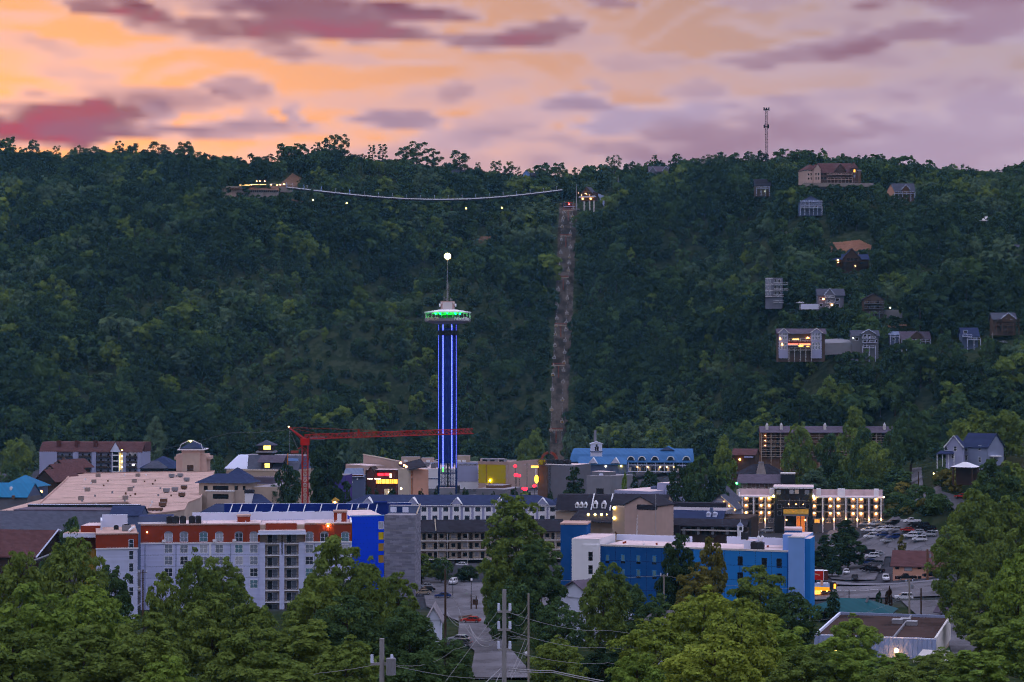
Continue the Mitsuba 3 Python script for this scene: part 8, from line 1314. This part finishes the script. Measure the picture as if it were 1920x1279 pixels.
# ---------------------------------------------------------------- trees and shrubs in and before the town
TT = [
 # kind, tone, px, top, distance, half width px, label
 ('town0', 'dark', 535, 870, 800, 33, 'round dark tree left of the crane mast'), ('town1', 'dark', 615, 833, 840, 37, 'tall dark tree right of the crane mast'), ('town1', 'deep', 600, 862, 850, 24, 'lower dark tree filling in behind the crane mast'),
 ('conifer', 'dark', 1078, 872, 880, 29, 'dark spreading conifer in front of the grey block'), ('town2', 'dark', 1272, 872, 760, 36, 'dark round tree left of the pair before the lodge'), ('town0', 'deep', 1318, 852, 750, 38, 'big dark tree before the right end of the blue-roofed lodge'), ('town1', 'mid', 1356, 822, 860, 24, 'tall slender sage tree right of the blue-roofed lodge'), ('town2', 'dark', 1345, 885, 745, 34, 'dark tree left of the stone inn'), ('town0', 'dark', 1300, 902, 735, 30, 'low dark tree behind the twin gables'),
 ('town2', 'mid', 1502, 793, 920, 40, 'big round mid-green tree in front of the timber hotel'), ('town0', 'deep', 1560, 812, 930, 32, 'dark tree right of the round tree before the timber hotel'), ('town1', 'mid', 1604, 768, 900, 34, 'tall sage tree left of the pair above the lit motel'), ('town0', 'mid', 1640, 828, 860, 34, 'pale green tree just above the right wing of the lit motel'), ('town1', 'deep', 1708, 758, 930, 38, 'tallest dark sage tree beside the bank road'), ('town2', 'deep', 1620, 800, 880, 30, 'sage tree between the two above the lit motel'), ('town2', 'deep', 1672, 800, 920, 28, 'dark tree between the two tall sage trees'), ('town1', 'sage', 1530, 880, 850, 30, 'pale bushy tree above the motel centre block'), ('town0', 'deep', 1580, 880, 850, 28, 'bushy dark tree above the motel right wing'), ('town2', 'deep', 1625, 895, 830, 34, 'bushy dark tree at the right above the motel roof'), ('town1', 'deep', 1680, 880, 830, 30, 'dark scrub tree left of the bank road'), ('town0', 'deep', 1680, 922, 790, 26, 'dark scrub tree right of the motel end wall'), ('town2', 'dark', 1702, 940, 770, 22, 'dark scrub tree beside the curved concrete wall'),
 ('conifer', 'dark', 1582, 972, 690, 36, 'big loose conifer right of the motel entrance'), ('conifer', 'dark', 1542, 1000, 640, 32, 'broad dark conifer beside the blue hotel'), ('town1', 'dark', 1590, 1005, 630, 34, 'dark tree in the clump right of the blue hotel'), ('conifer', 'dark', 1560, 1022, 615, 22, 'small dark conifer lowest in the clump right of the blue hotel'), ('conifer', 'olive', 1690, 1000, 610, 15, 'thin wispy conifer in front of the salmon building roof'), ('yew', 'dark', 1562, 1105, 470, 16, 'dark column-shaped yew beside the teal roof'), ('shrub', 'rust', 1667, 1107, 495, 9, 'dark reddish bush by the cross road'), ('shrub', 'dark', 1648, 1112, 495, 8, 'dark round bush left of the reddish bush'),
 ('town2', 'mid', 30, 822, 1120, 34, 'pale tree at the far left edge above the azure roofs'), ('town1', 'sage', 48, 818, 1150, 26, 'sage tree left of the apartment block'), ('town0', 'deep', 20, 870, 1000, 22, 'dark tree behind the azure roofs'), ('town2', 'deep', 410, 852, 1050, 16, 'dark tree right of the peach tower'), ('town1', 'sage', 292, 785, 1180, 24, 'sage birch with a pale trunk between the apartment block and the peach tower'), ('town0', 'sage', 678, 776, 1240, 30, 'pale round-headed tree behind the crane jib'), ('town1', 'sage', 1076, 790, 1210, 26, 'pale round-headed tree beside the foot of the chairlift'), ('town1', 'mid', 1005, 806, 1190, 18, 'slender tree right of the yellow-walled building'), ('town0', 'mid', 985, 822, 1150, 20, 'bushy tree above the narrow lit street'), ('town0', 'deep', 140, 968, 600, 26, 'scrubby tree between the slate complex and the hotel porch'), ('town2', 'deep', 85, 1046, 560, 22, 'dark scrub tree under the maroon hall'),
 ('yew', 'dark', 1185, 885, 870, 14, 'dark bush in front of the lodge gallery'), ('shrub', 'fresh', 1171, 893, 850, 7, 'bright clipped bush in front of the lodge'), ('town0', 'dark', 1215, 882, 900, 22, 'dark tree in front of the right half of the lodge gallery'),
 ('town1', 'dark', 745, 1025, 600, 20, 'slim dark conifer-like tree in front of the concrete block wall'), ('town0', 'mid', 790, 1038, 597, 32, 'fresh green tree below the gallery motel'), ('town2', 'deep', 828, 1045, 597, 26, 'tree with pale leaves right of the fresh green one'), ('town0', 'dark', 735, 1052, 597, 34, 'dark bushy tree below the concrete block wall'), ('town2', 'dark', 880, 1060, 600, 26, 'dark hedge tree below the motel deck'), ('town0', 'deep', 865, 1070, 602, 18, 'small hedge tree below the motel deck'),
 # right edge mass
 ('near1', 'mid', 1840, 918, 520, 62, 'large rounded tree below the bank road at the right'), ('near0', 'deep', 1860, 862, 600, 56, 'broad tree under the blue house at the right edge'), ('near2', 'mid', 1908, 930, 470, 52, 'tall tree cut by the right edge under the bank'), ('near3', 'mid', 1805, 992, 450, 60, 'wide tree right of the salmon building'), ('near1', 'fresh', 1905, 1040, 330, 70, 'bright tree cut by the right edge in the lower right'), ('near0', 'mid', 1835, 1075, 380, 66, 'leafy tree covering the right side road'), ('near2', 'mid', 1865, 1145, 330, 70, 'leafy tree lowest on the right'), ('near3', 'fresh', 1925, 1160, 280, 80, 'bright leafy tree in the bottom right corner'), ('near1', 'mid', 1880, 990, 420, 50, 'tree in the middle of the right-hand mass'), ('town1', 'mid', 1835, 770, 800, 36, 'sage tree behind the blue house'), ('town0', 'mid', 1885, 768, 800, 40, 'sage tree right of the blue house at the edge'), ('town2', 'mid', 1800, 785, 850, 30, 'sage tree left behind the blue house'), ('town1', 'mid', 1895, 868, 640, 36, 'green tree on the lawn edge right of the blue house'),
 # centre
 ('poplar', 'mid', 975, 927, 430, 84, 'very tall tree with a broken crown in the centre of the picture'), ('near2', 'deep', 1015, 1010, 400, 56, 'lower right shoulder tree of the tall central tree'), ('near0', 'deep', 950, 1100, 380, 46, 'dark tree under the tall central tree'), ('near2', 'mid', 930, 1030, 425, 34, 'left shoulder tree of the tall central tree'), ('near1', 'deep', 1040, 1130, 330, 60, 'dark tree at the foot of the central tree on the right'),
 ('near3', 'mid', 1120, 1060, 345, 56, 'loose tree with visible trunks in front of the white bay of the blue hotel'), ('near1', 'deep', 1180, 1090, 360, 56, 'bushy tree in front of the dark blue wall'), ('near0', 'dark', 1270, 1004, 440, 46, 'dark rounded tree in front of the middle of the blue hotel'), ('near2', 'olive', 1332, 1008, 420, 34, 'slender brownish-olive tree in front of the blue hotel'), ('near2', 'olive', 1300, 1062, 400, 46, 'low olive tree beside the slender one'), ('near0', 'mid', 1430, 1062, 400, 70, 'green tree in front of the east wall of the blue hotel'), ('near1', 'deep', 1475, 1110, 360, 66, 'bushy tree below the corner of the blue hotel'), ('near3', 'deep', 1240, 1120, 330, 50, 'dark tree behind the bright trees at the bottom right of centre'), ('near1', 'mid', 1040, 1200, 260, 60, 'tree right of the thin weathered pole'), ('near3', 'dark', 1120, 1215, 250, 70, 'dark shady tree right of the street'), ('near2', 'mid', 1080, 1238, 190, 30, 'small pale tree by the thick cables'),
 ('near1', 'spring', 1310, 1112, 250, 100, 'bright yellow-green tree highest in the bottom right foreground'), ('near0', 'spring', 1400, 1125, 240, 90, 'bright yellow-green tree right of the highest one in the foreground'), ('near3', 'spring', 1230, 1170, 210, 92, 'bright yellow-green tree at the bottom, left of the foreground group'), ('near2', 'fresh', 1450, 1160, 250, 80, 'green tree at the right of the bright foreground group'), ('near0', 'spring', 1350, 1195, 180, 110, 'bright tree at the bottom edge in the middle of the foreground group'), ('near3', 'fresh', 1180, 1232, 170, 70, 'bright tree at the bottom edge left of the foreground group'), ('near1', 'fresh', 1600, 1158, 300, 62, 'tree standing in front of the brown flat roof'), ('near0', 'fresh', 1560, 1196, 240, 80, 'leafy tree at the bottom edge under the brown shop'), ('near2', 'fresh', 1660, 1225, 230, 66, 'leafy tree in front of the metal slope of the brown shop'), ('near3', 'mid', 1490, 1215, 230, 70, 'leafy tree at the bottom left of the brown shop'), ('near1', 'mid', 1760, 1222, 250, 70, 'leafy tree at the bottom right below the side road'), ('near2', 'fresh', 1840, 1220, 220, 70, 'leafy tree at the bottom edge near the right corner'), ('near0', 'mid', 1690, 1245, 200, 70, 'low leafy tree at the bottom edge under the shop corner'),
 # left mass
 ('near1', 'mid', 125, 1010, 330, 78, 'tall bushy tree in front of the slate complex'), ('near3', 'mid', 20, 1040, 300, 70, 'tree at the far left edge below the maroon hall'), ('near0', 'fresh', 60, 1095, 240, 100, 'big bright tree at the left edge'), ('near2', 'deep', 215, 1060, 360, 40, 'darker slim tree below the hotel left wing'), ('near1', 'fresh', 165, 1100, 260, 86, 'bright leafy tree right of the one at the left edge'), ('near0', 'mid', 30, 1170, 190, 120, 'leafy tree in the bottom left corner'), ('near3', 'mid', 150, 1185, 200, 110, 'leafy tree at the bottom left'), ('near2', 'mid', 260, 1150, 230, 76, 'leafy tree below the gap with the parked cars'), ('near0', 'mid', 310, 1075, 330, 42, 'small rounded tree in front of the hotel, left of the pair'), ('near1', 'mid', 365, 1042, 340, 50, 'taller tree of the pair in front of the hotel windows'), ('near3', 'mid', 435, 1050, 345, 62, 'broad tree of the pair in front of the hotel windows'), ('near0', 'mid', 395, 1115, 260, 86, 'leafy tree below the pair in front of the hotel'), ('near2', 'fresh', 316, 1228, 150, 62, 'brightest small tree at the bottom edge left of centre'), ('near1', 'mid', 480, 1130, 260, 70, 'leafy tree under the hotel balconies'), ('near3', 'mid', 290, 1190, 200, 80, 'leafy tree at the bottom between the left groups'),
 ('near0', 'mid', 625, 1008, 330, 84, 'great dense tree in front of the brick hotel and the blue wall'), ('near1', 'mid', 690, 1060, 320, 54, 'right shoulder tree of the great dense tree'), ('near3', 'mid', 575, 1085, 300, 70, 'left lower tree of the great dense tree'), ('near2', 'mid', 752, 1072, 340, 46, 'tree left of the street lot'), ('near0', 'deep', 660, 1120, 270, 90, 'dense tree below the great one'), ('near1', 'deep', 770, 1140, 290, 70, 'dense tree left of the silver car by the street'), ('near3', 'deep', 820, 1205, 240, 66, 'dense tree at the bottom left of the street'), ('near2', 'mid', 560, 1160, 220, 90, 'leafy tree at the bottom in front of the great dense tree'), ('near0', 'mid', 450, 1190, 190, 100, 'leafy tree at the bottom edge, left of centre'), ('near1', 'mid', 640, 1205, 180, 90, 'leafy tree at the bottom edge beside the short pale pole'), ('near3', 'deep', 750, 1225, 170, 80, 'leafy tree at the bottom edge right of the short pale pole'), ('near2', 'mid', 540, 1240, 150, 90, 'low leafy tree at the bottom edge under the dense trees')]
for a in TT: tree_at(*a, name='conifer' if a[0] == 'conifer' else 'yew_tree' if a[0] == 'yew' else 'bush' if a[0] == 'shrub' else 'broadleaf_tree')
for i, (px, top, half) in enumerate(((652, 915, 9), (690, 912, 12), (706, 917, 8), (735, 912, 13), (790, 917, 10), (817, 916, 8), (872, 915, 11), (925, 922, 8), (965, 914, 13), (990, 920, 10), (1032, 922, 10), (905, 925, 7), (845, 924, 8))):
    tree_at('town2', 'dark', px, top, 752, half, 'dark spiky little tree in the row behind the slate-blue hotel roof', 'little trees behind the hotel roof', 'street_tree')
t = thing('lit_shrub_wall', 'pale lit wall panel between the little street trees', 'wall'); F = fr(720, 770, 736, 770); part(t, 'panel', MB().box(F, 0, F.len, 0, .4, 0, F.z(728, 917), 'cream')); lamp(t, F, F.len * .6, -1.2, F.z(728, 922), .3, glow((1, .8, .35), 2.5)); lamp(t, Frame(X(752, 770), 770), 0, 0, Z(916, 770), .4, glow((1, .8, .3), 2.5), 'side_lamp')
t = thing('taxi_shelter', 'small amber-lit kiosk behind the construction roof', 'kiosk'); F = fr(622, 730, 634, 730); part(t, 'roof', MB().hip(F, 0, F.len, 0, 3, F.z(628, 939), F.z(628, 933), 'ochre', .3)); part(t, 'wall', MB().box(F, .2, F.len - .2, .2, 2.8, 0, F.z(628, 940), 'cream')); lamp(t, F, F.len / 2, -.4, F.z(628, 942), .4, glow(AMBER, 3))
R_ = np.random.default_rng(77); n_ = 0
while n_ < 34:
    px, py = R_.uniform(1664, 1800), R_.uniform(900, 985); x, y = gp(px, py)
    if y > 1000 or abs(px - np.interp(py, [880, 905, 930, 955, 966], [1718, 1719, 1745, 1795, 1808])) < 34 or (px < 1765 and py > 972): continue
    plant('shrub', ('dark', 'deep', 'deep', 'olive')[n_ % 4], x, y, R_.uniform(2.2, 6), R_.uniform(.8, 1.3), R_.uniform(0, 360), name='bush', label='scrubby bush on the grassy bank between the lit motel and the blue house', group='scrub on the bank', cat='bush'); n_ += 1
# ---------------------------------------------------------------- evening air
scene['air'] = {'type': 'homogeneous', 'albedo': {'type': 'rgb', 'value': [.93, .95, .97]}, 'sigma_t': {'type': 'rgb', 'value': [1.1e-5, 3.0e-5, 4.4e-5]}}
scene['haze'] = {'type': 'cube', 'to_world': T4().translate([0, 1300, 245]).scale([1700, 2200, 250]), 'bsdf': {'type': 'null'}, 'interior': {'type': 'ref', 'id': 'air'}}
scene['camera']['medium'] = {'type': 'ref', 'id': 'air'}
labels['haze'] = {'label': 'thin blue evening air over the valley', 'kind': 'stuff'}
